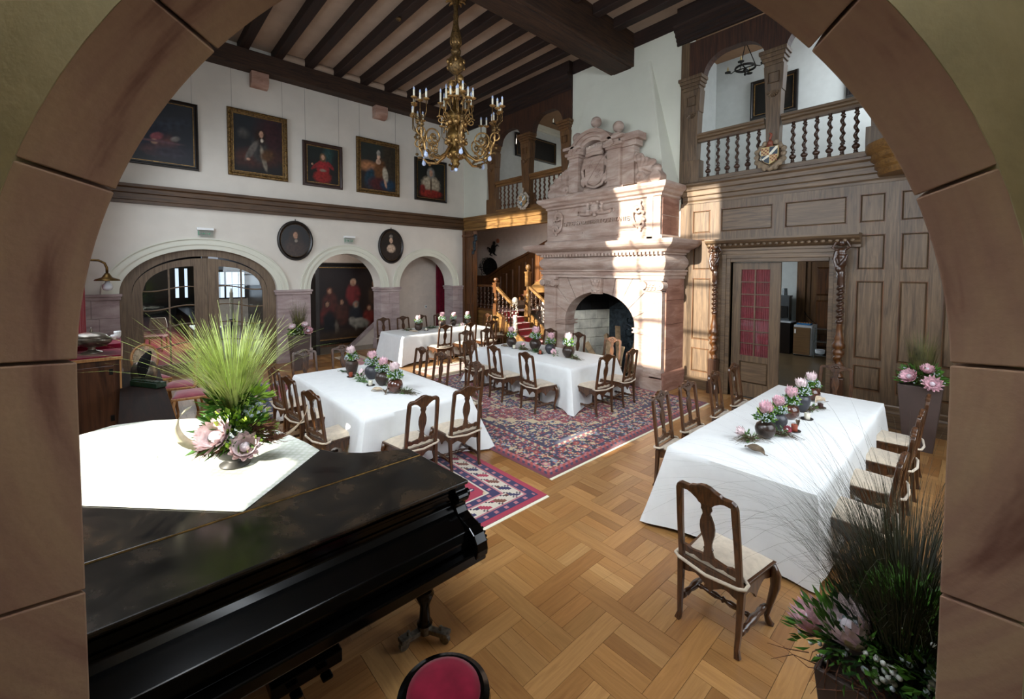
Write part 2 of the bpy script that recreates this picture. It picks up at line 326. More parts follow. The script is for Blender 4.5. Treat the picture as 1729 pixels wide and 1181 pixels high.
# ================================================================== STRUCTURE
# ---- floor: woven oak parquet over a dark sub-floor
sub = struct(MB().box(-12.9, 1.3, -1.0, 9.06, -.12, -.012).build('floor', 'dark_wood'))
PX, PY, W_ = .493, .485, .137
pieces = []   # x0,x1,y0,y1,grain
def clipadd(x0, x1, y0, y1, g):
    x0 = max(x0, -12.75); x1 = min(x1, 1.2); y0 = max(y0, -.75); y1 = min(y1, 8.86)
    if x1-x0 > .02 and y1-y0 > .02: pieces.append((x0, x1, y0, y1, g))
for i in range(-22, 9):
    for j in range(-9, 14):
        cx = -2.65+i*PX; cy = 3.055+j*PY
        if (i+j) % 2 == 0: clipadd(cx-W_/2, cx+W_/2, cy-PY+W_/2, cy+PY-W_/2, 'y')
        else: clipadd(cx-PX+W_/2, cx+PX-W_/2, cy-W_/2, cy+W_/2, 'x')
        x0, x1, y0, y1 = cx+W_/2, cx+PX-W_/2, cy+W_/2, cy+PY-W_/2
        if (i+j) % 2:
            for k in range(3): clipadd(x0+(x1-x0)*k/3, x0+(x1-x0)*(k+1)/3, y0, y1, 'y')
        else:
            for k in range(3): clipadd(x0, x1, y0+(y1-y0)*k/3, y0+(y1-y0)*(k+1)/3, 'x')
def on_rug(x, y): return (-9.1 < x < -3.3 and 3.65 < y < 8.2) or (-5.7 < x < -3.1 and 2.0 < y < 3.3)
def in_view(x, y):
    p = Vector((x, y, -CAMZ)); z = p.dot(fw); px = F_PX*p.dot(rt2)/max(z, .01); return z > .5 and -740 < px < 745
pieces.sort(key=lambda q: (q[0]**2+q[2]**2) + (0 if in_view(q[0], q[2]) and not on_rug(q[0], q[2]) else 1e4) + (30 if (q[0] < -1.9 and q[2] < 1.2) else 0))
TONES = [(.42, .205, .065), (.48, .25, .088), (.36, .165, .05), (.45, .23, .078), (.39, .185, .058), (.52, .29, .11)]
def board(pc, g=.0012):
    x0, x1, y0, y1, gr = pc; x0 += g; x1 -= g; y0 += g; y1 -= g
    vs = [(x0,y0,-.012),(x1,y0,-.012),(x1,y1,-.012),(x0,y1,-.012),(x0,y0,0),(x1,y0,0),(x1,y1,0),(x0,y1,0)]
    fs = [(4,5,6,7),(0,1,5,4),(1,2,6,5),(2,3,7,6),(3,0,4,7)]; ox = R_.random()*50; oy = R_.random()*50
    uv = [((p[0]+ox, p[1]+oy) if gr == 'x' else (p[1]+ox, p[0]+oy)) for p in vs]
    t = TONES[R_.randrange(6)]; k = .74+.24*R_.random(); return vs, fs, uv, tuple(c*k for c in t)
def boards_obj(lst, name):
    V = []; Fs = []; U = []; Cc = []
    for pc in lst:
        vs, fs, uv, t = board(pc); k = len(V); V += vs; Fs += [tuple(a+k for a in f) for f in fs]; U += uv; Cc += [t]*len(fs)
    me = bpy.data.meshes.new(name); me.from_pydata(V, [], Fs); me.materials.append(MT['parquet']); colour_faces(me, Cc)
    ul = me.uv_layers.new(name='UVMap'); ids = np.empty(len(me.loops), np.int32); me.loops.foreach_get('vertex_index', ids)
    ul.data.foreach_set('uv', np.array(U, np.float32)[ids].ravel()); o = bpy.data.objects.new(name, me); COL.objects.link(o); o.parent = sub; return o
for pc in pieces[:300]: boards_obj([pc], 'board')
boards_obj(pieces[300:], 'parquet_boards')['kind'] = 'stuff'

# ---- left wall: plaster with three arches on sandstone piers
ARCH = [(1.395, 1.505, 1.0, 1.78, 1.26), (4.735, 1.015, 1.0, 1.27, 1.25), (7.37, 1.01, 1.0, 1.24, 1.24)]   # centre, rx, rz, outer rx, outer rz
ZI = 1.93
out = [(-.9, ZI)]
for cy, rx, rz, _, _ in ARCH: out += [(cy-a, z) for a, z in [(rx*math.cos(PI*i/28), ZI+rz*math.sin(PI*i/28)) for i in range(29)]]
out += [(9.05, ZI), (9.05, CEIL), (-.9, CEIL)]
wl = struct(MB().prism(out, XL-.52, XL, 'yz').build('wall_left', 'plaster'))
for cy, rx, rz, ox, oz in ARCH:
    for (fa, fb, d) in ((0, .42, .028), (.42, .62, .05), (.62, .9, .035), (.9, 1, .06)):
        def ringpt(f, a): return (cy-(rx+(ox-rx)*f)*math.cos(a), ZI+(rz+(oz-rz)*f)*math.sin(a))
        n = 32; poly = [ringpt(fa, PI*i/n) for i in range(n+1)]+[ringpt(fb, PI*(n-i)/n) for i in range(n+1)]
        poly = [(max(min(p[0], 8.84), -.74), p[1]) for p in poly]
        MB().prism(poly, XL-.01, XL+d, 'yz').build('arch_moulding', 'plaster_white', wl)
PIERS = [(-.9, -.11), (2.90, 3.72), (5.75, 6.36), (8.38, 8.86)]
for k, (a, b) in enumerate(PIERS):
    zs = [0, .32, .95, 1.42, 1.80]
    for q in range(4):
        if q == 0: MB().box(XL-.54, XL+.05, a-.03, b+.03 if k < 3 else b, 0, .318).build('stone_block', 'pier_stone', wl, bevel=.006)
        else:
            sp_ = a+(b-a)*(.45 if q % 2 else .6)
            for (u, v) in ((a, sp_-.002), (sp_+.002, b)): MB().box(XL-.52, XL+.015, u, v, zs[q]+.002, zs[q+1]-.002).build('stone_block', 'pier_stone', wl, bevel=.004)
    cap = MB(); cap.box(XL-.56, XL+.07, a-.05, b+.05 if k < 3 else b, 1.87, ZI); cap.box(XL-.54, XL+.045, a-.03, b+.03 if k < 3 else b, 1.80, 1.87); cap.build('pier_cap', 'pier_stone', wl, bevel=.012)
# wooden string course and wall plate beam
trim = MB(); prof = [(0, 3.87), (.10, 3.87), (.10, 3.93), (.06, 3.95), (.06, 4.08), (.09, 4.10), (.09, 4.19), (.13, 4.22), (.13, 4.28), (0, 4.28)]
trim.prism([(XL+o, z) for o, z in prof], -.75, 8.80, 'xz'); struct(trim.build('trim_1', 'trim_y'), 'brown moulded timber string course along the portrait wall')
MB().box(XL, XL+.34, -.75, 8.8, 7.30, 7.73).build('wall_plate_beam', 'beam_y', wl, bevel=.01)
for y in (2.57, 5.72):
    c = MB(); c.prism([(XL, 6.96), (XL+.14, 6.96), (XL+.22, 7.02), (XL+.25, 7.12), (XL+.25, 7.30), (XL, 7.30)], y-.19, y+.19, 'xz'); c.build('corbel', 'corbel_stone', wl, bevel=.008)
# ---- ceiling: plaster, joists, big beam
ce = struct(MB().box(-12.9, 1.3, -.9, 9.0, CEIL, CEIL+.12).build('ceiling', 'plaster_ceiling'))
for k in range(-5, 8):
    y = 2.96+k*.7315
    if -.7 < y < 8.3:
        MB().box(XL+.02, -6.19, y-.10, y+.10, 7.73, CEIL+.02).build('joist', 'beam_x', ce, bevel=.018)
        MB().box(-5.55, 1.1, y-.10, y+.10, 7.73, CEIL+.02).build('joist', 'beam_x', ce, bevel=.018)
bb = MB(); bb.box(-6.20, -5.56, -.75, 8.87, 7.20, CEIL+.01); bb.box(-6.12, -5.64, -.75, 8.86, 7.185, 7.21); bb.build('main_beam', 'beam_y', ce, bevel=.03)
for k in range(7):   # cove blocks between joist ends
    y = 2.96+k*.7315+.366; MB().tube([(XL+.18, y-.26, 7.83), (XL+.18, y+.26, 7.83)], .13, 10).build('plaster_cove', 'plaster_ceiling', ce, smooth=True)
tag(MB().sphere((0, 0, 0), (.06, .06, .035), 14, 8).build('smoke_detector', 'gilt', smooth=True, loc=(-8.35, 4.36, 7.70)), 'small round detector on the underside of a dark ceiling joist', 'detector')

# ---- back wall
wb = struct(MB().box(-7.62, -4.2, YB, YB+.18, 2.3, 7.62).box(-7.62, -6.92, YB, YB+.18, 0, 2.3).box(-4.86, -4.2, YB, YB+.18, 0, 2.3).build('wall_back', 'plaster_white'))
struct(MB().box(XL-.5, -10.99, YB, YB+.18, 4.27, 7.32).build('wall_back', 'plaster_white'), 'narrow white strip of wall beside the upper gallery')
g = MB(); g.box(XL-.5, -7.39, YB-.16, YB+.2, 7.62, CEIL); g.box(-7.39, -4.45, YB-.02, YB+.2, 7.62, CEIL); g.box(-4.45, 1.2, YB-.16, YB+.2, 7.58, CEIL); g.build('top_plate', 'beam_x', wb)
for (a, b) in ((XL, -7.39), (-4.50, 1.2)):   # moulded cornices over the galleries
    pr = [(YB, 7.24), (YB-.05, 7.24), (YB-.05, 7.30), (YB-.09, 7.32), (YB-.09, 7.37), (YB-.14, 7.40), (YB-.14, 7.45), (YB-.20, 7.48), (YB-.20, 7.55), (YB-.24, 7.58), (YB-.24, 7.64), (YB, 7.64)]
    struct(MB().prism(pr, a, b, 'yz').build('trim_2', 'beam_x'), 'dark moulded timber cornice above the gallery')
def spandrel(x0, x1, z1, openings, mat):
    poly = [(x0, z1), (x1, z1)]; pts = []
    for (a, b, zs, zt) in openings:    # flat-topped arch: corner curves
        r = min(.45, (b-a)*.42); h = zt-zs
        pts += [(a, zs)]+[(a+r-r*math.cos(t), zs+h*math.sin(t)) for t in [PI/2*i/8 for i in range(1, 9)]]+[(b-r+r*math.sin(t), zs+h*math.cos(t)) for t in [PI/2*i/8 for i in range(0, 8)]]+[(b, zs)]
    zb = openings[0][2]
    poly = [(x0, z1), (x0, zb)]+pts+[(x1, zb), (x1, z1)]
    return MB().prism(poly, YB-.03, YB+.16, 'xz').build('gallery_spandrel', mat, wb)
spandrel(-10.99, -7.39, 7.26, [(-10.40, -9.36, 6.42, 6.80), (-8.88, -7.70, 6.42, 6.93)], 'beam_z')
spandrel(-4.36, 1.2, 7.20, [(-3.93, -2.80, 6.42, 6.84), (-2.46, -1.33, 6.42, 6.84), (-.99, .1, 6.42, 6.84)], 'beam_z')
# gallery posts
def gallery_post(x0, x1, mat, carved=True, half=False):
    c = (x0+x1)/2; h = (x1-x0)/2; b = MB()
    b.box(x0, x1, YB-.08, YB+.14, 4.27, 4.76); n = 6
    for (z0, z1, w0, w1) in ((4.76, 5.75, h*.62, h*.80), (5.75, 6.20, h*.86, h*1.0)):
        b.add([(c-w0, YB-.05, z0), (c+w0, YB-.05, z0), (c+w0, YB+.14, z0), (c-w0, YB+.14, z0), (c-w1, YB-.08, z1), (c+w1, YB-.08, z1), (c+w1, YB+.14, z1), (c-w1, YB+.14, z1)], [(0,3,2,1),(4,5,6,7),(0,1,5,4),(1,2,6,5),(2,3,7,6),(3,0,4,7)])
    for q in range(4): e = .02+.025*q; b.box(c-h*.8-e, c+h*.8+e, YB-.08-e, YB+.14, 6.20+.065*q, 6.20+.065*(q+1))
    po = b.build('gallery_post', mat, wb, bevel=.006)
    s = MB()
    for q in range(7):
        a = PI*(q+.5)/7+PI; s.tube([(c+.02*math.cos(a), YB-.09, 5.72+.02*math.sin(a)), (c+.10*math.cos(a), YB-.085, 5.72+.10*math.sin(a))], [.008, .02], 6)
    s.box(c-.09, c+.09, YB-.105, YB-.08, 5.88, 5.89); s.box(c-.09, c+.09, YB-.105, YB-.08, 6.06, 6.07); s.box(c-.09, c-.08, YB-.105, YB-.08, 5.88, 6.07); s.box(c+.08, c+.09, YB-.105, YB-.08, 5.88, 6.07)
    s.build('shell_carving', mat, po, smooth=True)
for a, b in ((-10.93, -10.45), (-9.33, -8.90), (-7.76, -7.42)): gallery_post(a, b, 'oakw_z')
MB().box(-4.40, -4.22, YB-.04, YB+.16, 4.27, 7.22).build('gallery_post', 'oak_z', wb, bevel=.006)
for a, b in ((-4.34, -3.96), (-2.80, -2.47), (-1.30, -.98)): gallery_post(a, b, 'oak_z')
# gallery rails and ledges
for a, b, mt in ((-10.5, -9.27, 'oakw_x'), (-8.95, -7.7, 'oakw_x'), (-4.02, -2.77, 'oak_x'), (-2.5, -1.27, 'oak_x'), (-1.02, .2, 'oak_x')):
    pr = [(YB-.02, 5.12), (YB-.02, 5.17), (YB-.06, 5.19), (YB-.06, 5.22), (YB-.09, 5.24), (YB-.09, 5.28), (YB+.09, 5.28), (YB+.08, 5.12)]
    MB().prism(pr, a, b, 'yz').build('gallery_rail', mt, wb)
    MB().box(a, b, YB-.07, YB+.10, 4.26, 4.385).build('gallery_ledge', mt, wb, bevel=.008)
# turned spiral balusters
def baluster_mb(h=.74, r=.038, n=9, hand=1, ball=.050, turns=3.0):
    k = h/.74; p = [(.022, 0), (.03, .0), (.03, .03), (.02, .04), (.03, .055), (.018, .07)]
    p += [(.02+(ball-.02)*math.sin(PI*i/7), .07+.10*i/7) for i in range(1, 8)]
    p += [(.018, .18), (.032, .19), (.032, .205), (.02, .215)]
    m = 26; z0, z1 = .22, .64
    for i in range(m+1):
        t = i/m; p.append((.026, z0+(z1-z0)*t, .012, hand*turns*2*PI*t))
    p += [(.02, .65), (.032, .66), (.032, .675), (.02, .69), (.026, .72), (.026, .74)]
    return MB().lathe([(q[0]*r/.034, q[1]*k)+tuple(x if j else x*r/.034 for j, x in enumerate(q[2:])) for q in p], n)
bal_mb = baluster_mb(); bal_me = None
def put_balusters(pts, mat, parent, h=.74):
    me = baluster_mb(h).mesh('baluster'); me.materials.append(MT[mat])
    for p in me.polygons: p.use_smooth = True
    for p in pts:
        o = bpy.data.objects.new('baluster', me); COL.objects.link(o); o.parent = parent; o.location = p
put_balusters([(x, YB+.01, 4.385) for x in (-3.81, -3.62, -3.435, -3.255, -3.06, -2.88, -2.32, -2.145, -1.97, -1.785, -1.61, -1.43)], 'carved_dark', wb)
put_balusters([(x, YB+.01, 4.385) for x in (-10.31, -10.12, -9.93, -9.74, -9.55, -8.76, -8.58, -8.40, -8.22, -8.04, -7.86)], 'stair_wood', wb)
# gallery front beam over the stairs
bm_ = MB(); pr = [(YB+.12, 3.82), (YB-.06, 3.82), (YB-.06, 3.90), (YB-.03, 3.92), (YB-.03, 4.05), (YB-.06, 4.07), (YB-.06, 4.15), (YB-.10, 4.19), (YB-.10, 4.24), (YB-.13, 4.28), (YB+.12, 4.28)]
bm_.prism(pr, XL, -7.4, 'yz'); bm_.build('gallery_beam', 'stair_light', wb)
pl = MB(); pl.box(XL, XL+.12, YB-.06, YB+.14, 0, 3.83); pl.box(XL+.12, -11.72, YB, YB+.16, 0, 3.83); pl.box(XL-.02, -11.7, YB-.08, YB+.16, 3.62, 3.70); pl.box(XL+.2, -11.8, YB-.03, YB+.02, 1.3, 3.2)
pl.build('stair_post', 'stair_wood', wb, bevel=.008)
br = MB()
for q in range(6): br.sphere((-11.60+.035*math.sin(q*2.1)-.02*q, YB-.01, 3.62-.11*q), (.10-.010*q, .06, .075), 8, 6)
br.build('carved_bracket', 'iron_back', wb, remesh=.02)
# floors, ceilings and rooms behind the galleries and the stairs
s_ = MB(); s_.box(-15.8, -12.6, YB+.05, 11.5, 4.12, 4.27); s_.box(-12.8, -5.0, YB+.05, 14.6, 4.16, 4.27); s_.box(-5.0, 1.2, YB+.05, 11.5, 4.16, 4.27); struct(s_.build('floor', 'plaster_hall'), 'gallery floor slab')
s_ = MB(); s_.box(-4.9, 1.4, 11.5, 11.62, 4.2, 8.0); s_.box(-12.6, -6.9, 14.4, 14.55, 4.2, 8.6); struct(s_.build('wall_gallery', 'plaster_gallery'))
s_ = MB(); s_.box(-12.6, XL-.03, YB+.2, 14.5, 4.2, 8.6); s_.box(-7.1, -6.95, YB+.2, 14.5, 4.2, 8.6); struct(s_.build('wall_gallery_left', 'plaster_gallery'))
s_ = MB(); s_.box(-4.9, 1.4, YB+.2, 11.6, 7.83, 7.95); s_.box(-12.6, -6.9, YB+.2, 14.5, 8.4, 8.5); struct(s_.build('ceiling', 'gallery_ceiling'), 'brown gallery ceiling')
s_ = MB(); s_.box(1.15, 1.3, YB, 11.5, 4.2, 7.9); struct(s_.build('wall_gallery_end', 'plaster_gallery'))
s_ = MB(); s_.prism([(YB+.2, 4.2), (YB+.2, 7.9), (11.5, 7.9), (11.5, 4.2)], -4.95, -4.78, 'yz'); struct(s_.build('wall_gallery_cross', 'plaster_gallery'))
s_ = MB(); s_.box(XL-.05, XL+.03, YB+.2, 14.4, 8.15, 8.25); s_.box(XL-.05, XL+.07, YB+.2, 14.4, 8.25, 8.40); s_.box(-12.3, -7.1, 14.33, 14.4, 8.15, 8.4); struct(s_.build('trim_3', 'plaster_white'), 'white cornice in the left gallery')

# ---- right part of the back wall: oak panelling with doorway
DX0, DX1, DZ = -3.31, -1.72, 2.635
pan = struct(MB().box(-4.36, DX0, YB, YB+.14, 0, 4.2).box(DX1, 1.25, YB, YB+.14, 0, 4.2).box(DX0, DX1, YB, YB+.14, DZ, 4.2).build('wall_back_panelling', 'oak_z'))
PAN = []
def P_(x0, x1, z0, z1): PAN.append((x0*.992, x1*.992, zB(z0), zB(z1)))
for x0, x1 in ((-4.12, -3.76), (-3.55, -2.62), (-2.425, -1.52), (-1.357, -1.03), (-.855, -.525), (-.35, -.02), (.15, .48), (.65, .98)): P_(x0, x1, 3.25, 3.715)
for x0, x1 in ((-1.37, -1.02), (-.84, -.515), (-.35, 0), (.18, .52), (.7, 1.04)):
    P_(x0, x1, 2.49, 3.06); P_(x0, x1, 1.03, 2.31); P_(x0, x1, .52, .92)
P_(-4.10, -3.73, 2.49, 3.12); P_(-4.10, -3.73, 1.02, 2.31); P_(-4.10, -3.73, .34, .84)
def frame_grid(panels, x0, x1, z0, z1, y0, y1, mat, parent, skip=None, name='panel_rail'):
    xs = sorted({x0, x1, *[p[0] for p in panels], *[p[1] for p in panels]}); zs = sorted({z0, z1, *[p[2] for p in panels], *[p[3] for p in panels]})
    def inside(x, z): return any(p[0] < x < p[1] and p[2] < z < p[3] for p in panels) or (skip and skip[0] < x < skip[1] and skip[2] < z < skip[3])
    b = MB()
    for i in range(len(xs)-1):
        j = 0
        while j < len(zs)-1:
            if inside((xs[i]+xs[i+1])/2, (zs[j]+zs[j+1])/2): j += 1; continue
            k = j
            while k < len(zs)-1 and not inside((xs[i]+xs[i+1])/2, (zs[k]+zs[k+1])/2): k += 1
            b.box(xs[i], xs[i+1], y0, y1, zs[j], zs[k]); j = k
    return b.build(name, mat, parent)
xs0 = [p for p in PAN]
frame_grid(PAN+[(DX0, DX1, 0, DZ)], -4.36, 1.2, 0, zB(3.9), YB-.022, YB+.001, 'oak_z', pan)
for (a, b, c, d) in PAN:
    MB().cbox(a+.012, b-.012, YB-.018, YB+.001, c+.012, d-.012, .022, '-y').build('panel', 'oak_z' if d-c > b-a else 'oak_x', pan)
    m = MB()
    for (u0, u1, v0, v1) in ((a, b, c, c+.012), (a, b, d-.012, d), (a, a+.012, c, d), (b-.012, b, c, d)): m.box(u0, u1, YB-.028, YB, v0, v1)
    m.build('panel_bead', 'stair_wood', pan)
MB().prism([(YB, 0), (YB-.05, 0), (YB-.05, .24), (YB-.03, .27), (YB-.03, .34), (YB-.022, .36), (YB, .36)], DX1+.25, 1.2, 'yz').build('skirting', 'oak_x', pan)
MB().prism([(YB, 0), (YB-.05, 0), (YB-.05, .2), (YB-.022, .24), (YB, .24)], -4.3, DX0-.3, 'yz').build('skirting', 'oak_x', pan)
co = [(YB, 3.86), (YB-.04, 3.86), (YB-.04, 3.90), (YB-.06, 3.93), (YB-.06, 4.00), (YB-.09, 4.02), (YB-.09, 4.11), (YB-.12, 4.13), (YB-.12, 4.20), (YB-.16, 4.23), (YB-.16, 4.27), (YB-.08, 4.30), (YB, 4.30)]
struct(MB().prism(co, -4.30, 1.2, 'yz').build('trim_4', 'oak_x'), 'moulded oak gallery cornice above the panelling')
ori = MB(); prf = [(.60, 3.94), (.62, 3.97), (.62, 4.03), (.66, 4.06), (.66, 4.14), (.71, 4.18), (.71, 4.26), (.76, 4.30), (.78, 4.36), (.78, 4.42), (.70, 4.42)]
ori.lathe(prf, 40, (-.52, YB, 0)); ori.build('gallery_oriel', 'stair_light', pan, smooth=True)
# doorway architrave, cornice
da = MB()
for e, d in ((.0, .05), (.07, .075), (.15, .06)):
    w0 = .085
    da.box(DX0-e-w0, DX0-e, YB-d, YB, 0, DZ+e+w0); da.box(DX1+e, DX1+e+w0, YB-d, YB, 0, DZ+e+w0); da.box(DX0-e, DX1+e, YB-d, YB, DZ+e, DZ+e+w0)
da.build('door_architrave', 'oak_x', pan, bevel=.008)
pr = [(YB, 2.86), (YB-.10, 2.86), (YB-.10, 2.90), (YB-.16, 2.93), (YB-.19, 2.97), (YB-.27, 3.01), (YB-.30, 3.05), (YB-.30, 3.08), (YB, 3.08)]
dc = MB().prism(pr, -3.72, -1.30, 'yz').build('door_cornice', 'oak_x', pan)
lv = MB()
for i in range(24): x = -3.66+i*.0985; lv.sphere((x, YB-.215, 2.965), (.035, .022, .03), 8, 5)
lv.build('leaf_moulding', 'oak_x', dc, smooth=True)
for jx in (DX0, DX1): MB().box(jx-.03 if jx == DX0 else jx, jx if jx == DX0 else jx+.03, YB, YB+.4, 0, DZ).build('door_jamb', 'oak_z', pan)
# caryatid columns either side of the door
def caryatid(x, side):
    t = thing('caryatid_column', 'dark carved twisted column with a child figure, %s of the panelled doorway' % side, 'column', (x, YB-.16, 0), 0, 'carved columns flanking the doorway')
    b = MB(); b.box(-.10, .10, -.08, .08, 0, .25); b.box(-.085, .085, -.07, .07, .25, .70); b.build('pedestal', 'carved_dark', t, bevel=.01)
    p = [(.05, .70)]+[(.058, .72+.34*i/18, .022, PI*2*1.8*i/18) for i in range(19)]+[(.06, 1.07), (.085, 1.10), (.085, 1.14), (.05, 1.17), (.085, 1.20), (.09, 1.26), (.06, 1.30), (.07, 1.34), (.05, 1.42), (.035, 1.58), (.045, 1.60)]
    MB().lathe(p, 14).build('turned_base', 'stair_wood', t, smooth='all')
    p = [(.05, 1.60), (.055, 1.64)]+[(.043, 1.66+.56*i/46, .018, PI*2*6*i/46) for i in range(47)]+[(.055, 2.24), (.05, 2.36), (.06, 2.38), (.05, 2.41), (.065, 2.45), (.045, 2.47), (.04, 2.58)]
    MB().lathe(p, 12).build('twisted_shaft', 'carved_dark', t, smooth='all')
    f = MB(); f.sphere((0, -.03, 2.93), (.055, .055, .062), 10, 8); f.sphere((0, -.02, 2.78), (.07, .05, .07), 10, 8); f.sphere((0, -.03, 2.70), (.062, .055, .06), 10, 8); f.tube([(0, 0, 2.50), (.02, -.02, 2.58), (0, -.02, 2.68)], [.035, .06, .06], 8)
    f.tube([(.06, -.02, 2.83), (.12, -.04, 2.86), (.05, -.04, 2.99)], [.026, .022, .018], 8); f.tube([(-.06, -.02, 2.83), (-.12, -.04, 2.84), (-.06, -.04, 2.97)], [.026, .022, .018], 8)
    f.tube([(-.07, -.04, 2.80), (-.09, -.05, 2.66), (-.05, -.07, 2.52), (0, -.07, 2.56), (.05, -.06, 2.64), (.08, -.04, 2.74)], [.02, .03, .03, .026, .03, .018], 8); f.sphere((-.03, -.05, 2.50), (.05, .04, .05)); f.tube([(0, 0, 2.97), (0, .05, 3.0)], .03, 8)
    f.build('child_figure', 'carved_dark', t, remesh=.009)
caryatid(-3.55, 'left'); caryatid(-1.535, 'right')
# sliding glazed door leaf with gathered red curtain
d1 = struct(MB().box(-3.30, -3.14, YB+.06, YB+.11, .01, 2.63).box(-2.64, -2.46, YB+.06, YB+.11, .01, 2.63).box(-3.14, -2.64, YB+.06, YB+.11, 2.49, 2.63).box(-3.14, -2.64, YB+.06, YB+.11, .70, .82).box(-3.14, -2.64, YB+.06, YB+.11, .01, .28).build('door_1', 'oak_z', bevel=.004), 'oak sliding door leaf with red curtained panes')
MB().cbox(-3.14, -2.64, YB+.068, YB+.10, .28, .70, .03, '-y').build('door_panel', 'oak_x', d1)
bars = MB(); bars.box(-2.90, -2.88, YB+.062, YB+.10, .82, 2.49)
for i in range(1, 7): z = .82+1.67*i/7; bars.box(-3.14, -2.64, YB+.064, YB+.098, z-.009, z+.009)
bars.build('glazing_bar', 'oak_z', d1)
for i in range(7):
    for (a, b) in ((-3.14, -2.90), (-2.88, -2.64)): MB().box(a+.002, b-.002, YB+.075, YB+.079, .82+1.67*i/7+.01, .82+1.67*(i+1)/7-.01).build('pane', 'glass', d1)
MB().grid(lambda u, v: (-3.14+.5*u, YB+.095+.012*math.sin(u*PI*30)+.004*math.sin(u*71), .82+1.67*v), 120, 2).build('door_curtain', 'curtain_red', d1, smooth='all')
# annex room beyond the doorway
an = MB(); an.box(-7.2, .2, YB+.16, 15.3, -.1, 0); struct(an.build('floor', 'annex_floor'), 'dull wooden annex floor')
an = MB(); an.box(-7.3, -3.72, 15.2, 15.35, 0, 3.3); an.box(-7.35, -7.2, 11.9, 15.3, 0, 3.3); an.box(-.1, .05, 9.0, 15.3, 0, 3.3); an.box(-3.72, .1, 15.25, 15.4, 0, 3.3); an.box(-7.4, .2, YB+.15, 15.3, 3.2, 3.3); struct(an.build('wall_annex', 'plaster_gallery'))
ad = struct(MB().box(-3.74, -3.52, 15.1, 15.26, 0, 2.95).box(-3.52, -2.5, 15.1, 15.26, 2.78, 2.95).box(-3.52, -3.40, 15.14, 15.24, 0, 2.78).box(-3.40, -2.6, 15.16, 15.24, 0, 2.78).build('door_2', 'oakw_z'), 'brown panelled door in the annex')
for z0, z1 in ((1.75, 2.60), (.75, 1.62), (.2, .62)): MB().cbox(-3.26, -2.72, 15.11, 15.17, z0, z1, .05, '-y').build('door_panel', 'stair_wood', ad)
MB().box(-3.74+.0, .1, 15.16, 15.26, 0, .12).build('skirting', 'oakw_x', ad)

# ---- window wall (y = -0.75) and right wall, both outside the frame but lighting the hall
WINS = [(-11.0, -8.45, 1.75, 7.15), (-5.42, -3.50, 3.15, 7.15)]
LOW = (-5.42, -2.85, 1.12, 1.62); LOW2 = (-4.0, -3.25, 1.62, 1.92)  # unseen low openings, shaped so sun reaches the piano cloth and flowers
b = MB(); y0, y1 = -1.05, -.75; cur = XL-.5
for (a, c, z0, z1) in WINS:
    b.box(cur, a, y0, y1, 0, CEIL)
    if a == -5.42: b.box(a, c, y0, y1, 0, LOW[2]); b.box(a, -5.2, y0, y1, 0, 3.15); b.box(-5.2, -4.2, y0, y1, 1.49, 1.7); b.box(a, -4.0, y0, y1, LOW[3], z0); b.box(-4.0, c, y0, y1, 1.92, z0)
    else: b.box(a, c, y0, y1, 0, z0)
    b.box(a, c, y0, y1, z1, CEIL); cur = c
b.box(-2.85, -2.20, y0, y1, 0, 2.75); b.box(-3.5, -2.85, y0, y1, 0, LOW[2]); b.box(-3.25, -2.85, y0, y1, LOW[3], 2.75); b.box(-3.5, -3.25, y0, y1, 1.92, 2.75); b.box(-3.5, -2.20, y0, y1, 2.75, CEIL); b.box(-2.86, -2.84, y0, y1, 0, 3)
ww = struct(b.build('wall_window_side', 'plaster'))
for n_, (a, c, z0, z1) in enumerate(WINS+[LOW]):
    fr = MB(); k = 4 if n_ == 0 else 3 if z1 > 2 else 1
    for i in range(k+1): x = a+(c-a)*i/k; h = .05 if i in (0, k) else .028; fr.box(x-h, x+h, -.95, -.88, z0, z1)
    m_ = max(1, int(round((z1-z0)/.9)))
    for j in range(m_+1): z = z0+(z1-z0)*j/m_; fr.box(a, c, -.95, -.88, z-.03, z+.03)
    struct(fr.build('window_%d' % (n_+1), 'door_z'))
b = MB(); X0, X1 = 1.15, 1.45
b.box(X0, X1, 2.3, 3.7, 0, CEIL); b.box(X0, X1, 7.1, 9.1, 0, CEIL); b.box(X0, X1, 3.7, 7.1, 0, 1.3); b.box(X0, X1, 3.7, 7.1, 4.9, CEIL)
struct(b.build('wall_right', 'plaster'))
fr = MB()
for i in range(5): y = 3.7+.85*i; fr.box(1.25, 1.32, y-.035, y+.035, 1.3, 4.9)
for j in range(5): z = 1.3+.9*j; fr.box(1.25, 1.32, 3.7, 7.1, z-.03, z+.03)
struct(fr.build('window_5', 'door_z'))

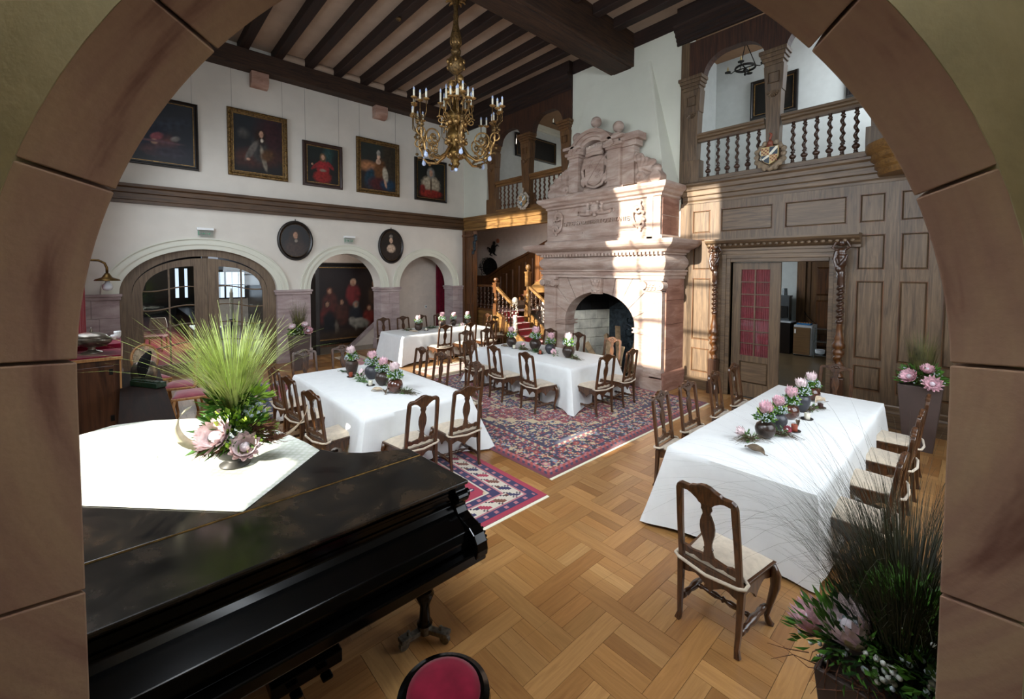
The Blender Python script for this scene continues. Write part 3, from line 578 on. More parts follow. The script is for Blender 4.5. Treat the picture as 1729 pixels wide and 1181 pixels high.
# ---- diagonal stone wall with the arch the camera looks through
FH = Vector((syw, cyw, 0)); RH = Vector((cyw, -syw, 0)); 
AW = Matrix((RH, FH, Vector((0, 0, 1)))).transposed().to_4x4()     # local x = right, y = forward, z = up
D1, D2, R1, R2 = 1.0, 1.107, 1.275, 1.146
C1 = (-.018, CAMZ-.300); C2 = (.003, CAMZ-.3007)
SQ = 1.0
def ring(r, c, a, e=1.0): return (c[0]+r*math.cos(a), c[1]+r*e*math.sin(a))
SILL = 1.15
out = [(-2.4, 0), (1.75, 0), (1.75, 5.2), (-2.4, 5.2)]
def wall_poly(r, c, X0=-2.1, X1=1.9, Z1=5.6): 
    hole = [ring(r, c, a) for a in [PI*i/40 for i in range(41)]]
    return [(X0, 0), (X0, Z1), (X1, Z1), (X1, 0), (c[0]+r, 0)] if False else None
def holed(r, c, X0, X1, Z1, y0, y1):   # left part, right part, top part
    b = MB(AW); n = 40; pts = [ring(r, c, PI-PI*i/n) for i in range(n+1)]
    poly = [(X0, SILL), (X0, Z1), (X1, Z1), (X1, SILL), (c[0]+r, SILL)]+pts[::-1]+[(c[0]-r, SILL)]
    b.prism(poly, y0, y1, 'xz'); b.box(X0, X1, y0, y1, 0, SILL); return b

aw = struct(holed(R1-.002, C1, -2.36, 2.72, CEIL, D1, D2+.02).build('wall_arch', 'arch_wall_stone'))
JA = [math.radians(q) for q in (-62, -28, 3, 25.5, 49, 71, 90.5, 109, 131.5, 154, 177, 208, 242)]
for k in range(len(JA)-1):
    a0, a1 = JA[k]+.0035, JA[k+1]-.0035; n = 10; b = MB(AW); vs = []
    for i in range(n+1):
        a = a0+(a1-a0)*i/n; p1 = ring(R1, C1, a); p2 = ring(R2, C2, a)
        if a < 0 or a > PI:      # jamb continues straight down
            sgn = 1 if a < 0 else -1; t = (-a if a < 0 else a-PI)*1.15
            p1 = (C1[0]+sgn*R1, C1[1]-t); p2 = (C2[0]+sgn*R2, C2[1]-t)
        vs += [(p1[0], D1, p1[1]), (p2[0], D2, p2[1]), (p2[0]+(p2[0]-C2[0])*.10, D2+.06, p2[1]+(max(p2[1]-C2[1], 0))*.10), (p1[0], D1+.10, p1[1])]
    fs = []
    for i in range(n): o = i*4; fs += [(o+q, o+(q+1) % 4, o+4+(q+1) % 4, o+4+q) for q in range(4)]
    fs += [(0, 1, 2, 3), tuple(n*4+q for q in (3, 2, 1, 0))]; b.add(vs, fs)
    b.build('arch_voussoir', 'arch_stone', aw, bevel=.004)
b = MB(AW); b.box(-1.6, 1.6, D1-.02, D2+.1, SILL-.15, SILL); b.build('arch_sill', 'arch_stone', aw)
# landing behind the arch, where the picture is taken from
b = MB(AW); b.box(-2.0, 1.9, -2.6, D1, .70, .80); struct(b.build('floor', 'annex_floor'), 'floor of the landing')
b = MB(AW); b.box(-2.1, -2.0, -2.6, D1, .7, 4.6); b.box(1.9, 2.0, -2.6, D1, .7, 4.6); b.box(-2.1, 2.0, -2.7, -2.6, .7, 4.6); b.box(-2.1, 2.0, -2.7, D1, 4.5, 4.6); struct(b.build('wall_landing', 'plaster_hall'))

b = MB(AW)
for q in range(5): b.box(-1.0+.5*q-.03, -1.0+.5*q+.03, D2+.02, D2+.08, 3.7, 5.7); b.box(-1.03, 1.03, D2+.02, D2+.08, 3.7+.5*q-.03, 3.7+.5*q+.03)
w6 = struct(b.build('window_8', 'door_z')); MB(AW).box(-1.0, 1.0, D2+.01, D2+.03, 3.7, 5.7).build('pane', 'daylight_pane', w6)  # added unseen window with glowing pane, goes with the fill lamp

# ---- salon behind the French doors, corridor behind the arches
b = MB(); b.box(-30, XL-.52, -3.2, 9.0, -.12, -.004); struct(b.build('floor', 'salon_floor'), 'grey floor of the rooms behind the arches')
b = MB(); b.box(-30, -29.8, -3.2, 3.2, 0, 3.6); b.box(-30, XL-.52, 4.02, 4.12, 0, 3.5) ; b.box(-30, XL-.52, -3.3, -3.2, 0, 3.6); b.box(-30, XL-.5, -3.2, 4.1, 3.5, 3.62); b.box(XL-.55, XL-.5, -3.2, -.7, 0, 3.6); struct(b.build('wall_salon', 'dark_wood'))
b = MB(); b.box(-22.2, -22.0, 2.4, 4.1, 0, 1.2); b.box(-22.2, -22, 2.4, 2.6, 0, 3.5); struct(b.build('wall_salon', 'plaster_hall'), 'pale end wall of the salon')
for (a, c) in ((2.65, 3.15), (3.2, 3.9)):
    q = MB()
    for i in range(3): q.box(-21.98, -21.94, a+(c-a)*i/3+.012, a+(c-a)*(i+1)/3-.012, 1.25, 1.78); q.box(-21.98, -21.94, a+(c-a)*i/3+.012, a+(c-a)*(i+1)/3-.012, 1.82, 2.35)
    struct(q.build('window_6', 'daylight_pane'))
    struct(MB().box(-22.0, -21.96, a-.05, c+.05, 1.2, 2.45).build('window_6', 'dark_wood'))
for (a, c) in ((1.62, 1.74), (1.95, 2.05)):
    struct(MB().box(-24.0, -23.96, a, c, 1.2, 2.5).build('window_7', 'daylight_pane'))
tag(MB().box(-29, -13.2, .35, 1.55, -.004, .006).build('carpet_runner', 'carpet_red'), 'long red carpet runner in the salon behind the glazed doors', 'carpet')
tag(MB().box(-24, -18, 1.62, 2.0, 0, .8).box(-24, -23, 2.0, 3.2, 0, .8).build('long_sideboard', 'dark_wood', bevel=.02), 'long dark sideboard deep in the salon behind the glazed doors', 'sideboard')
t = thing('salon_table', 'table under a pale blue cloth behind the left glazed door leaf', 'table', (-15.6, 1.75, 0))
MB().box(-.6, .6, -.35, .35, .72, .75).build('tabletop', 'cloth', t); MB().prism([(-.6, .74), (.6, .74), (.66, .3), (-.66, .3)], -.36, .36, 'xz').build('tablecloth_skirt', 'cloth', t)
t = thing('salon_candle', 'tall white candle on a stand behind the right glazed door leaf', 'candle', (-16.2, 2.5, 0))
MB().lathe([(.14, 0), (.14, .03), (.03, .06), (.03, .80), (.09, .84), (.09, .87)], 14).build('stand', 'iron', t); MB().lathe([(.055, .87), (.05, 1.72), (.01, 1.86)], 12).build('wax', 'candle_white', t)
for x, y in ((-16.6, .62), ):
    t = thing('salon_chair', 'pale upholstered chair on the red runner behind the left glazed door leaf', 'chair', (x, y, 0), -1.9)
    MB().box(-.24, .24, -.24, .24, .40, .48).build('seat', 'cushion_red', t, bevel=.03); MB().grid(lambda u, v: ((u-.5)*.44*(.8+.2*math.sin(v*PI)), -.24, .5+.48*v), 8, 8).build('backrest', 'cushion', t, solid=.05)
    for sx in (-1, 1):
        for sy in (-1, 1): MB().tube([(sx*.2, sy*.2, .42), (sx*.22, sy*.22, 0)], [.025, .015]).build('leg', 'rattan_frame', t)
# corridor
b = MB(); b.box(-14.2, -14.0, 3.3, 6.75, 0, 3.6); b.box(-14.2, -13.42, 6.75, 6.95, 0, 3.6); b.box(-13.62, -13.42, 6.9, 9.1, 0, 3.6); b.box(-14.2, XL-.5, 8.95, 9.1, 0, 3.9); b.box(-14.2, XL-.5, 4.1, 9.1, 3.4, 3.5); struct(b.build('wall_corridor', 'plaster_hall'))
b = MB(); b.prism([(5.35, 0), (5.35, .02), (6.5, .98), (6.9, .98), (6.9, 0)], -13.62, -13.52, 'yz'); rp = struct(b.build('wall_stair_parapet', 'plaster_hall')); MB().prism([(5.25, .0), (6.48, 1.02), (6.9, 1.02), (6.9, .93), (6.5, .93), (5.38, 0)], -13.66, -13.50, 'yz').build('sloping_coping', 'pier_stone', rp)
MB().box(-14.02, -13.94, 4.1, 6.5, .0, .26).build('skirting', 'stair_wood', wl)
tag(MB().grid(lambda u, v: (-13.36+.02*math.sin(u*30), 8.38+.5*u, .05+2.75*v), 24, 2).build('red_curtain', 'velvet', smooth='all', solid=.01), 'dark red curtain at the edge of the right arch', 'curtain')
t = thing('light_switch', 'white light switch on the beige wall in the right arch', 'switch', (-13.41, 7.98, 1.15)); MB().box(-.005, .01, -.04, .04, -.05, .05).build('plate', 'white_plastic', t, bevel=.003); MB().box(.008, .016, -.02, .02, -.03, .03).build('rocker', 'steel', t)

# ---- French doors in the left arch
cyA, rxA, rzA = ARCH[0][0], ARCH[0][1], ARCH[0][2]
FX = XL-.16
def arch_z(y, cy=cyA, rx=rxA, rz=rzA, off=0): q = 1-((y-cy)/(rx-off))**2; return ZI+(rz-off)*math.sqrt(max(q, 0))
n = 30
def ringd(off, inner=False): return [(cyA-(rxA-off)*math.cos(PI*i/n), ZI+(rzA-off*.8)*math.sin(PI*i/n)) for i in range(n+1)]
fo = [(cyA-rxA, 0)]+ringd(0)+[(cyA+rxA, 0)]; fi = [(cyA+rxA-.2, 0)]+ringd(.2)[::-1]+[(cyA-rxA+.2, 0)]
d3 = struct(MB().prism(fo+fi, FX-.07, FX+.05, 'yz').build('door_3', 'door_z'), 'arched oak double door frame with two glazed leaves')
def leaf(y0, y1, g0, g1, zb, mirror):
    # leaf outline and glass opening outline
    N = 16; ys = [y0+(y1-y0)*i/N for i in range(N+1)]; top = [(y, arch_z(y, off=.2)-.008) for y in ys]
    gy = [g0+(g1-g0)*i/N for i in range(N+1)]
    def gz(y):   # glass top: arch with softer shoulder at the outer side
        t = (y-g0)/(g1-g0); t = t if not mirror else 1-t
        return 1.93+.60*math.sqrt(max(0, 1-(1-t)**2.3))
    gt = [(y, gz(y)) for y in gy]
    poly = [(y0, .01)]+top+[(y1, .01)]
    b = MB()
    # left stile, right stile, bottom, top as prisms following the arches
    def zt(y): return arch_z(y, off=.2)-.008
    b.prism([(y0, .01), (y0, zt(y0))]+[(y, zt(y)) for y in [y0+(g0-y0)*i/4 for i in range(1, 5)]]+[(g0, .01)], FX-.03, FX+.03, 'yz')
    b.prism([(g1, .01), (g1, zt(g1))]+[(y, zt(y)) for y in [g1+(y1-g1)*i/4 for i in range(1, 5)]]+[(y1, .01)], FX-.03, FX+.03, 'yz')
    b.box(FX-.03, FX+.03, g0, g1, .01, zb)
    b.prism(gt+[(y, zt(y)) for y in gy[::-1]], FX-.03, FX+.03, 'yz')
    o = b.build('door_leaf', 'door_z', d3)
    gm = (g0+g1)/2; bars = MB(); bars.box(FX-.015, FX+.02, gm-.017, gm+.017, zb, gz(gm))
    zs = [zb+(1.93+.60-zb)*k/5.2 for k in range(1, 5)]
    def wav(z, u, m): return z+.035*math.sin((u-.5)*2*PI*.8*(1 if m else -1))*-1+.05*((u-.5) if m else (u-.5))*(-1 if mirror else 1)
    rows = []
    for z in zs:
        pts = [(FX+.003, g0+(g1-g0)*u/14, wav(z, u/14, mirror)) for u in range(15)]; bars.tube(pts, .017, 6); rows.append(z)
    bars.build('glazing_bar', 'door_y', o)
    zz = [zb]+zs+[None]
    for k in range(5):
        for (a, c) in ((g0, gm), (gm, g1)):
            ys_ = [a+(c-a)*i/8 for i in range(9)]
            lo = [(y, (zb if k == 0 else wav(zs[k-1], (y-g0)/(g1-g0), mirror))) for y in ys_]; hi = [(y, (gz(y) if k == 4 else wav(zs[k], (y-g0)/(g1-g0), mirror))) for y in ys_]
            if all(h[1] > l[1] for h, l in zip(hi, lo)): MB().prism(lo+hi[::-1], FX-.003, FX+.003, 'yz').build('pane', 'glass', o)
            else:
                pr_ = [(l, h) for l, h in zip(lo, hi) if h[1] > l[1]+.004]
                if len(pr_) > 1: MB().prism([p[0] for p in pr_]+[p[1] for p in pr_][::-1], FX-.003, FX+.003, 'yz').build('pane', 'glass', o)
leaf(cyA-rxA+.2, cyA+.045, .265, 1.185, .27, False); leaf(cyA+.055, cyA+rxA-.2, 1.67, 2.60, .27, True)

# ---- staircase behind the back wall
b = MB(); b.box(-15.8, XL-.5, 8.9, 9.04, 3.3, 4.26); b.box(-15.8, -14.2, 8.9, 9.04, 0, 3.4); b.box(-15.8, -15.6, 9.05, 11.3, 0, 4.2); b.box(-7.15, -7.0, 9.1, 11.3, 0, 4.2)
ocx, ocz = -13.85, 2.60
ring_ = [(ocx+.62*math.cos(2*PI*i/32), ocz+.42*math.sin(2*PI*i/32)) for i in range(33)]
poly = [(-15.8, 0), (-15.8, 4.2), (-7, 4.2), (-7, 0), (ocx+.62, 0)]+[ring_[0]]
half_up = [(ocx-.62*math.cos(PI*i/16), ocz+.42*math.sin(PI*i/16)) for i in range(17)]; half_dn = [(ocx-.62*math.cos(PI*i/16), ocz-.42*math.sin(PI*i/16)) for i in range(17)]
b.prism([(-15.8, ocz), (-15.8, 4.2), (-7, 4.2), (-7, ocz)]+half_up[::-1], 11.2, 11.45, 'xz'); b.prism([(-15.8, ocz), (-15.8, 0), (-7, 0), (-7, ocz)]+half_dn[::-1], 11.2, 11.45, 'xz')
ws = struct(b.build('wall_stair', 'plaster_hall'))
b = MB(); b.box(-15.8, -7, 9.03, 11.3, -.1, -.003); struct(b.build('floor', 'stair_wood'), 'floor of the stair hall')
MB().box(-15.2, -12.9, 11.42, 11.5, 1.9, 3.2).build('oculus_backing', 'soot', ws)
t = thing('oculus_grille', 'black scrolled iron grille in the oval wall opening by the stairs', 'grille', (ocx, 11.18, ocz))
def spiral(c, r, turns, sgn=1, a0=0, n=26): return [(c[0]+sgn*r*(1-.8*i/n)*math.cos(a0+turns*2*PI*i/n), c[1], c[2]+r*(1-.8*i/n)*math.sin(a0+turns*2*PI*i/n)) for i in range(n+1)]
b = MB(); b.tube([(0, 0, -.4), (0, 0, .4)], .018); b.tube([(-.6, 0, 0), (.6, 0, 0)], .018)
for sx in (-1, 1):
    for sz in (-1, 1): b.tube(spiral((sx*.25, 0, sz*.2), .17, 1.4, sx, sz*1.0), .014); b.tube(spiral((sx*.45, 0, sz*.07), .08, 1.2, -sx, sz*1.0), .012)
b.build('scrollwork', 'iron', t)
t = thing('iron_wall_ornament', 'dark iron figure ornament with a copper disc high on the stair wall', 'wall ornament', (-13.45, 11.16, 3.30))
b = MB(); R2_ = random.Random(3)
b.sphere((0, 0, .05), (.16, .05, .2)); b.sphere((-.12, 0, -.02), (.2, .04, .1)); b.sphere((.05, 0, .27), (.08, .05, .09)); b.tube([(.05, 0, .1), (.25, 0, .2), (.38, 0, .12)], [.04, .03, .01]); b.tube([(0, 0, -.1), (.12, 0, -.2), (.22, 0, -.22)], [.05, .03, .02]); b.tube([(-.1, 0, -.05), (-.22, 0, -.2), (-.05, 0, -.24)], [.05, .03, .02]); b.tube([(-.2, 0, .05), (-.36, 0, .12), (-.42, 0, .0)], [.04, .03, .01])
b.build('figure', 'iron', t, remesh=.018); MB().lathe([(.09, 0), (.09, .02)], 18, M=T((.30, .0, .36)) @ RX(PI/2)).build('disc', 'terracotta', t)
stc = thing('staircase', 'wooden staircase with red carpet rising left of the fireplace', 'staircase', (0, 0, 0))
NS = 6; RZs = 1.06/NS; TR = .27; XS0 = -10.72; Y0, Y1 = 9.18, 10.18
for i in range(NS):      # steps descend towards +X
    z = 1.06-RZs*i; xa = XS0+TR*(i-1) if i else -12.3
    if i == 0: st = MB().box(-15.5, XS0, 9.14, 11.15, z-.04, z).build('landing', 'stair_wood', stc, bevel=.006)
    else:
        st = MB().box(xa-.02, xa+TR+.03, Y0, Y1, z-.035, z).box(xa, xa+TR, Y0, Y1, 0, z-.03).build('step', 'stair_light', stc, bevel=.005)
        MB().box(xa-.0, xa+TR+.038, Y0+.14, Y1-.14, z-.02, z+.008).box(xa+TR, xa+TR+.012, Y0+.14, Y1-.14, z-RZs, z).build('stair_carpet', 'carpet_red', st, bevel=.004)
MB().box(XS0-1.4, XS0+.01, Y0+.12, Y1+.8, 1.06, 1.068).box(XS0, XS0+.012, Y0+.14, Y1-.14, 1.06-RZs, 1.068).build('landing_carpet', 'carpet_red', stc)
MB().box(-12.2, -10.86, 9.10, 9.15, .0, 1.10).build('landing_panel', 'stair_light', stc); 
MB().prism([(-10.86, 0), (-10.86, 1.16), (-9.2, .10), (-9.2, 0)], 9.09, 9.15, 'xz').build('stringer', 'stair_light', stc)
MB().prism([(-10.6, .0), (-10.6, 1.16), (-9.1, .20), (-9.1, 0)], 10.20, 10.26, 'xz').build('stringer', 'stair_light', stc)
def newel(x, y, z0, z1, mat, name='newel_post', carved=False):
    b = MB(); h = z1-z0
    if not carved:
        b.box(-.075, .075, -.075, .075, 0, h*.30); b.lathe([(.07, h*.30), (.04, h*.33), (.075, h*.37), (.075, h*.42), (.035, h*.46), (.06, h*.5), (.06, h*.58)], 12); b.box(-.075, .075, -.075, .075, h*.58, h*.83); b.box(-.09, .09, -.09, .09, h*.83, h*.86)
        b.lathe([(.05, h*.86), (.03, h*.885), (.07, h*.90), (.088, h*.94), (.07, h*.98), (.01, h)], 14)
    else:
        b.box(-.10, .10, -.10, .10, 0, .16); b.lathe([(.08, .16), (.06, .2), (.075, .4), (.09, .6), (.08, .9), (.06, 1.0), (.07, 1.05)], 10); b.sphere((0, 0, h-.12), (.10, .10, .12))
        r_ = random.Random(5)
        for i in range(46): a = r_.random()*2*PI; zz = .18+r_.random()*(h-.36); b.sphere((.075*math.cos(a), .075*math.sin(a), zz), .022+.016*r_.random(), 6, 5)
        b.sphere((0, -.06, h-.12), (.05, .05, .05))
    return b.build(name, mat, stc, remesh=.012 if carved else 0, loc=(x, y, z0), smooth=not carved)
newel(-10.84, 9.12, 1.0, 2.23, 'stair_wood'); newel(-10.42, 10.2, .88, 2.68, 'stair_light'); newel(-9.90, 9.12, .0, 1.62, 'carved_pale', 'carved_newel_post', True)
MB().box(-12.2, -10.9, 9.05, 9.17, 1.90, 1.98).box(-12.2, -10.9, 9.07, 9.15, 1.10, 1.17).build('handrail', 'stair_wood', stc, bevel=.012)
def slope_rail(x0, z0, x1, z1, y): return MB().prism([(x0, z0-.10), (x0, z0), (x1, z1), (x1, z1-.10)], y-.055, y+.055, 'xz').build('handrail', 'stair_light', stc, bevel=.015)
slope_rail(-10.79, 1.94, -9.95, 1.38, 9.12); slope_rail(-10.35, 1.95, -9.0, 1.10, 10.2)
put_balusters([(-12.05+.205*i, 9.11, 1.17) for i in range(6)], 'carved_dark', stc, .73)
for i in range(4): put_balusters([(-10.68+.19*i, 9.12, 1.06-.127*i)], 'carved_dark', stc, .70)
for i in range(6): put_balusters([(-10.24+.2*i, 10.2, 1.12-.127*i)], 'carved_dark', stc, .66)
# wainscot rising along the rear wall with the second flight
wn = MB(); crv = [(-15.6, 2.16), (-13.9, 2.16), (-13.6, 2.22), (-13.0, 2.5), (-12.4, 2.74), (-11.6, 2.98), (-10.8, 3.3), (-9.6, 3.75), (-8.4, 4.15)]
wn.prism([(-15.6, 1.06)]+crv+[(-8.4, 2.6), (-11.2, 1.06)], 11.14, 11.2, 'xz'); wno = wn.build('wainscot', 'stair_wood', stc)
cp_ = MB()
for i in range(len(crv)-1): cp_.prism([crv[i], (crv[i][0], crv[i][1]+.09), (crv[i+1][0], crv[i+1][1]+.09), crv[i+1]], 11.08, 11.2, 'xz')
cp_.build('wainscot_cap', 'stair_wood', wno)
for i in range(11):
    x = -13.55+.36*i; zt_ = 2.16+max(0, (x+13.7))*.40; zb_ = 1.2+max(0, x+11.4)*.62
    if zt_-zb_ > .3: MB().cbox(x, x+.28, 11.10, 11.15, zb_, zt_-.14, .03, '-y').build('wainscot_panel', 'stair_wood', wno)
for i in range(9): xa = -11.55+.27*i; z = 1.06+RZs*(i+1); s2 = MB().box(xa, xa+.30, 10.3, 11.12, z-RZs, z).build('step', 'stair_wood', stc); MB().box(xa-.012, xa+.27, 10.42, 11.0, z-RZs+.01, z+.01).build('stair_carpet', 'carpet_red', s2)
# curved closed string of the upper flight seen beside the fireplace
MB().prism([(-10.3, 1.7), (-10.3, 1.95), (-9.6, 2.35), (-9.0, 2.75), (-8.5, 3.05), (-8.5, 2.35), (-9.1, 2.0), (-9.6, 1.75)], 10.26, 10.30, 'xz').build('stringer', 'stair_light', stc)
for i in range(5): put_balusters([(-9.75+.26*i, 10.28, 2.22+.16*i)], 'stair_light', stc, .68)

# ================================================================== FIREPLACE
fp = thing('fireplace', 'monumental red sandstone fireplace with crested overmantel in the middle of the far wall', 'fireplace', (-5.88, 7.94, 0))
FM = T((-5.88, 7.94, 0)).inverted()      # build in world coordinates, store local to the thing
def fb(): return MB(FM)
FX0, FX1, FY = -7.53, -4.25, 7.94
# side walls: coursed blocks, right side visible
zz = [0, .34, .86, 1.36, 1.86, 2.30]
for k in range(5):
    if k == 0: fb().box(FX1-.28, FX1+.045, FY-.03, YB-.002, 0, .30).build('stone_block', 'sandstone_shaded_side', fp, bevel=.008); fb().prism([(FX1, .30), (FX1+.045, .30), (FX1+.03, .35), (FX1+.0, .39)], FY-.03, YB-.002, 'xz').build('base_moulding', 'sandstone_shaded_side', fp)
    else: fb().box(FX1-.28, FX1, FY+.13, YB-.002, zz[k]+.003, zz[k+1]-.003).build('stone_block', 'sandstone_shaded_side', fp, bevel=.004)
fb().box(FX0, FX0+.28, FY+.13, YB-.002, .3, 2.30).build('stone_block', 'sandstone', fp, bevel=.005)
fb().box(FX0-.04, FX0+.28, FY-.03, YB-.002, 0, .32).build('stone_block', 'sandstone', fp, bevel=.008)
# pilasters
for (a, c) in ((FX0+.02, FX0+.40), (FX1-.42, FX1-.02)):
    pz = fb(); pz.box(a, c, FY-.005, FY+.16, .34, 2.06); pz.box(a+.06, c-.06, FY-.012, FY, .55, 1.90); p_ = pz.build('pilaster', 'sandstone', fp, bevel=.006)
    q = fb(); q.box(a-.04, c+.04, FY-.05, FY+.16, 0, .26); q.box(a-.02, c+.02, FY-.03, FY+.15, .26, .34); q.build('pilaster_base', 'sandstone', p_, bevel=.008)
    q = fb(); m = (a+c)/2; q.box(a-.05, c+.05, FY-.06, FY+.15, 2.26, 2.31); q.box(a, c, FY-.03, FY+.15, 2.04, 2.26)
    for sx, xx in ((-1, a+.01), (1, c-.01)):
        q.lathe([(.085, -.09), (.085, .10)], 16, M=T((xx, FY-.0, 2.16)) @ RX(PI/2)); q.lathe([(.05, .0), (.05, .115)], 12, M=T((xx, FY, 2.16)) @ RX(PI/2)); q.lathe([(.02, .0), (.02, .13)], 8, M=T((xx, FY, 2.16)) @ RX(PI/2))
    for i in range(11): q.sphere((m-.12+.08*(i % 4)+.03*(i//4), FY-.04, 2.09+.05*(i//4)), (.035, .025, .03), 7, 5)
    q.build('volute_capital', 'sandstone', p_, smooth=True)
# arch of voussoirs
ACX, ARX, ARZ, AZ = -5.885, .965, .72, 1.25
A0, A1 = FX0+.40, FX1-.42
def ap(a, k=1): return (ACX-ARX*k*math.cos(a), AZ+ARZ*k*math.sin(a))
NV = 11
for i in range(NV):
    a0 = PI*i/NV+.004; a1 = PI*(i+1)/NV-.004
    def outer(a):
        c_, s_ = -math.cos(a), math.sin(a); ex = (A1-ACX-.001) if c_ > 0 else (ACX-A0-.001); ez = 2.30-AZ
        t = min(ex/max(abs(c_), 1e-6), ez/max(s_, 1e-6)); return (ACX+c_*t, AZ+s_*t)
    inn = [ap(a0+(a1-a0)*k/4) for k in range(5)]; o0, o1 = outer(a0), outer(a1); poly = inn+[o1]
    if abs(o0[0]-o1[0]) > .02 and abs(o0[1]-o1[1]) > .02: poly.append((A1 if a0 > PI/2 else A0, 2.30))
    poly.append(o0)
    fb().prism(poly, FY+.05+(.004 if i % 2 else 0), FY+.40, 'xz').build('voussoir', 'sandstone', fp, bevel=.004)
ks = fb(); ks.prism([(ACX-.12, 1.93), (ACX+.12, 1.93), (ACX+.15, 2.29), (ACX-.15, 2.29)], FY-.03, FY+.1, 'xz')
kso = ks.build('keystone', 'sandstone', fp, bevel=.008)
q = fb(); 
for (dx, dz, r) in ((0, 2.08, .075), (-.05, 2.16, .05), (.05, 2.16, .05), (-.07, 2.04, .045), (.07, 2.04, .045), (0, 1.99, .05), (0, 2.22, .06), (-.09, 2.22, .04), (.09, 2.22, .04)): q.sphere((ACX+dx, FY-.04, dz), (r, .05, r*.9), 8, 6)
q.build('mask_carving', 'sandstone', kso, remesh=.012)
for (a, c) in ((A0, ACX-ARX), (ACX+ARX, A1)):
    fb().box(a, c, FY+.05, FY+.5, .0, 1.14).build('jamb', 'sandstone', fp, bevel=.005)
    q = fb(); e = .04; q.box(a-(0 if a == A0 else e), c+(e if a == A0 else 0), FY+.01, FY+.5, 1.14, 1.17); q.box(a-(0 if a == A0 else .02), c+(.02 if a == A0 else 0), FY+.03, FY+.5, 1.17, 1.22); q.box(a-(0 if a == A0 else e), c+(e if a == A0 else 0), FY+.01, FY+.5, 1.22, 1.25); q.build('impost', 'sandstone', fp, bevel=.005)
# firebox: pale blocks at left and rear, iron fireback at right
bx0, bx1, by1 = ACX-ARX-.02, ACX+ARX+.02, YB+.55
fbk = fb(); fbk.box(bx0-.05, bx0, FY+.4, by1, 0, 2.3); fbk.box(bx1, bx1+.05, FY+.4, by1, 0, 2.3); fbk.box(bx0, bx1, by1, by1+.05, 0, 2.3); fbk.box(bx0, bx1, FY+.4, by1, 2.2, 2.3); fbk.box(bx0, bx1, FY-.02, by1, -.003, .05); fbo = fbk.build('firebox', 'soot', fp)
SPL = math.atan2(.34, by1-FY-.4)
for k in range(8):
    z0 = .05+.235*k; y = 0.0 if k % 2 else -.17; L_w = (by1-FY-.4)/math.cos(SPL); mt_ = 'soot_stone' if k < 6 else 'soot'
    while y < L_w:
        a_, c_ = max(y, 0)+.004, min(y+.34, L_w)-.004
        if c_-a_ > .03: MB(FM @ T((bx0, FY+.40, 0)) @ RZ(-SPL)).box(-.04, .03, a_, c_, z0+.004, z0+.231).build('firebox_stone', mt_, fp, bevel=.006)
        y += .34
    x = bx0+.30+(.0 if k % 2 else -.2)
    while x < -6.2:
        a_, c_ = max(x, bx0+.3)+.004, min(x+.4, -6.2)-.004
        if c_-a_ > .05: fb().box(a_, c_, by1-.05, by1+.01, z0+.004, z0+.231).build('firebox_stone', mt_, fp, bevel=.008)
        x += .4
    y = FY+.4
    while y < by1: fb().box(bx1-.03, bx1+.02, y+.004, min(y+.34, by1)-.004, z0+.004, z0+.231).build('firebox_stone', mt_, fp, bevel=.006); y += .34
q = fb(); q.box(-6.45, bx1-.03, by1-.13, by1-.06, .05, 1.50); q.prism([(-6.45, 1.50), (-6.2, 1.66), (-5.7, 1.72), (-5.2, 1.66), (bx1-.03, 1.50)], by1-.13, by1-.06, 'xz')
fbi = q.build('iron_fireback', 'iron_back', fp, bevel=.01)
q = fb()
for sx in (-1, 1):
    for (cx_, cz_, r) in ((.11, 1.25, .10), (.13, .95, .12), (.10, .62, .09)): q.tube([(p[0]-5.62, p[1], p[2]) for p in spiral((sx*cx_*2.0, by1-.14, cz_), r*1.5, 1.3, sx, 1.2)], .02, 5)
q.sphere((-5.62, by1-.13, 1.1), (.12, .04, .17)); q.box(-6.2, -5.05, by1-.145, by1-.13, .42, .45); q.build('relief', 'iron_back', fbi, smooth=True, kind='stuff')
# architrave, frieze, mantel shelf (front strip and right return)
def band(prof, xa, xb, name, mat='sandstone', right=True, yback=YB-.002, par=None, y0=None):
    y0 = FY if y0 is None else y0      # prof: (out, z); mitred at both ends
    b = fb(); L = len(prof); vs = []
    for (o, z) in prof: vs += [(xa-o, yback, z), (xa-o, y0-o, z), (xb+o, y0-o, z), (xb+o, yback, z)]
    fs = []
    for i in range(L-1):
        for k in range(3): fs.append((i*4+k, i*4+k+1, (i+1)*4+k+1, (i+1)*4+k))
    fs.append((0, 3, 2, 1)); e = (L-1)*4; fs.append((e, e+1, e+2, e+3)); fs.append(tuple(i*4 for i in range(L))); fs.append(tuple(i*4+3 for i in range(L))[::-1])
    b.add(vs, fs); return b.build(name, mat, par or fp, smooth=False)
band([(.02, 2.30), (.02, 2.36), (.05, 2.37), (.05, 2.43), (.08, 2.45), (.08, 2.48), (.0, 2.48)], FX0, FX1, 'architrave')
band([(.0, 2.48)]+[(.09*math.sin(PI*i/8), 2.48+.31*i/8) for i in range(1, 9)]+[(0, 2.80)], FX0, FX1, 'pulvinated_frieze')
band([(.0, 2.79), (.04, 2.80), (.04, 2.83), (.10, 2.85), (.13, 2.90), (.24, 2.94), (.30, 2.97), (.34, 3.01), (.36, 3.06), (.36, 3.09), (.0, 3.10)], FX0-.06, FX1, 'mantel_shelf')
for i in range(36): x = FX0+.02+i*.092; fb().box(x, x+.055, FY-.125, FY-.05, 2.79, 2.85).build('dentil', 'sandstone', fp, bevel=.004)
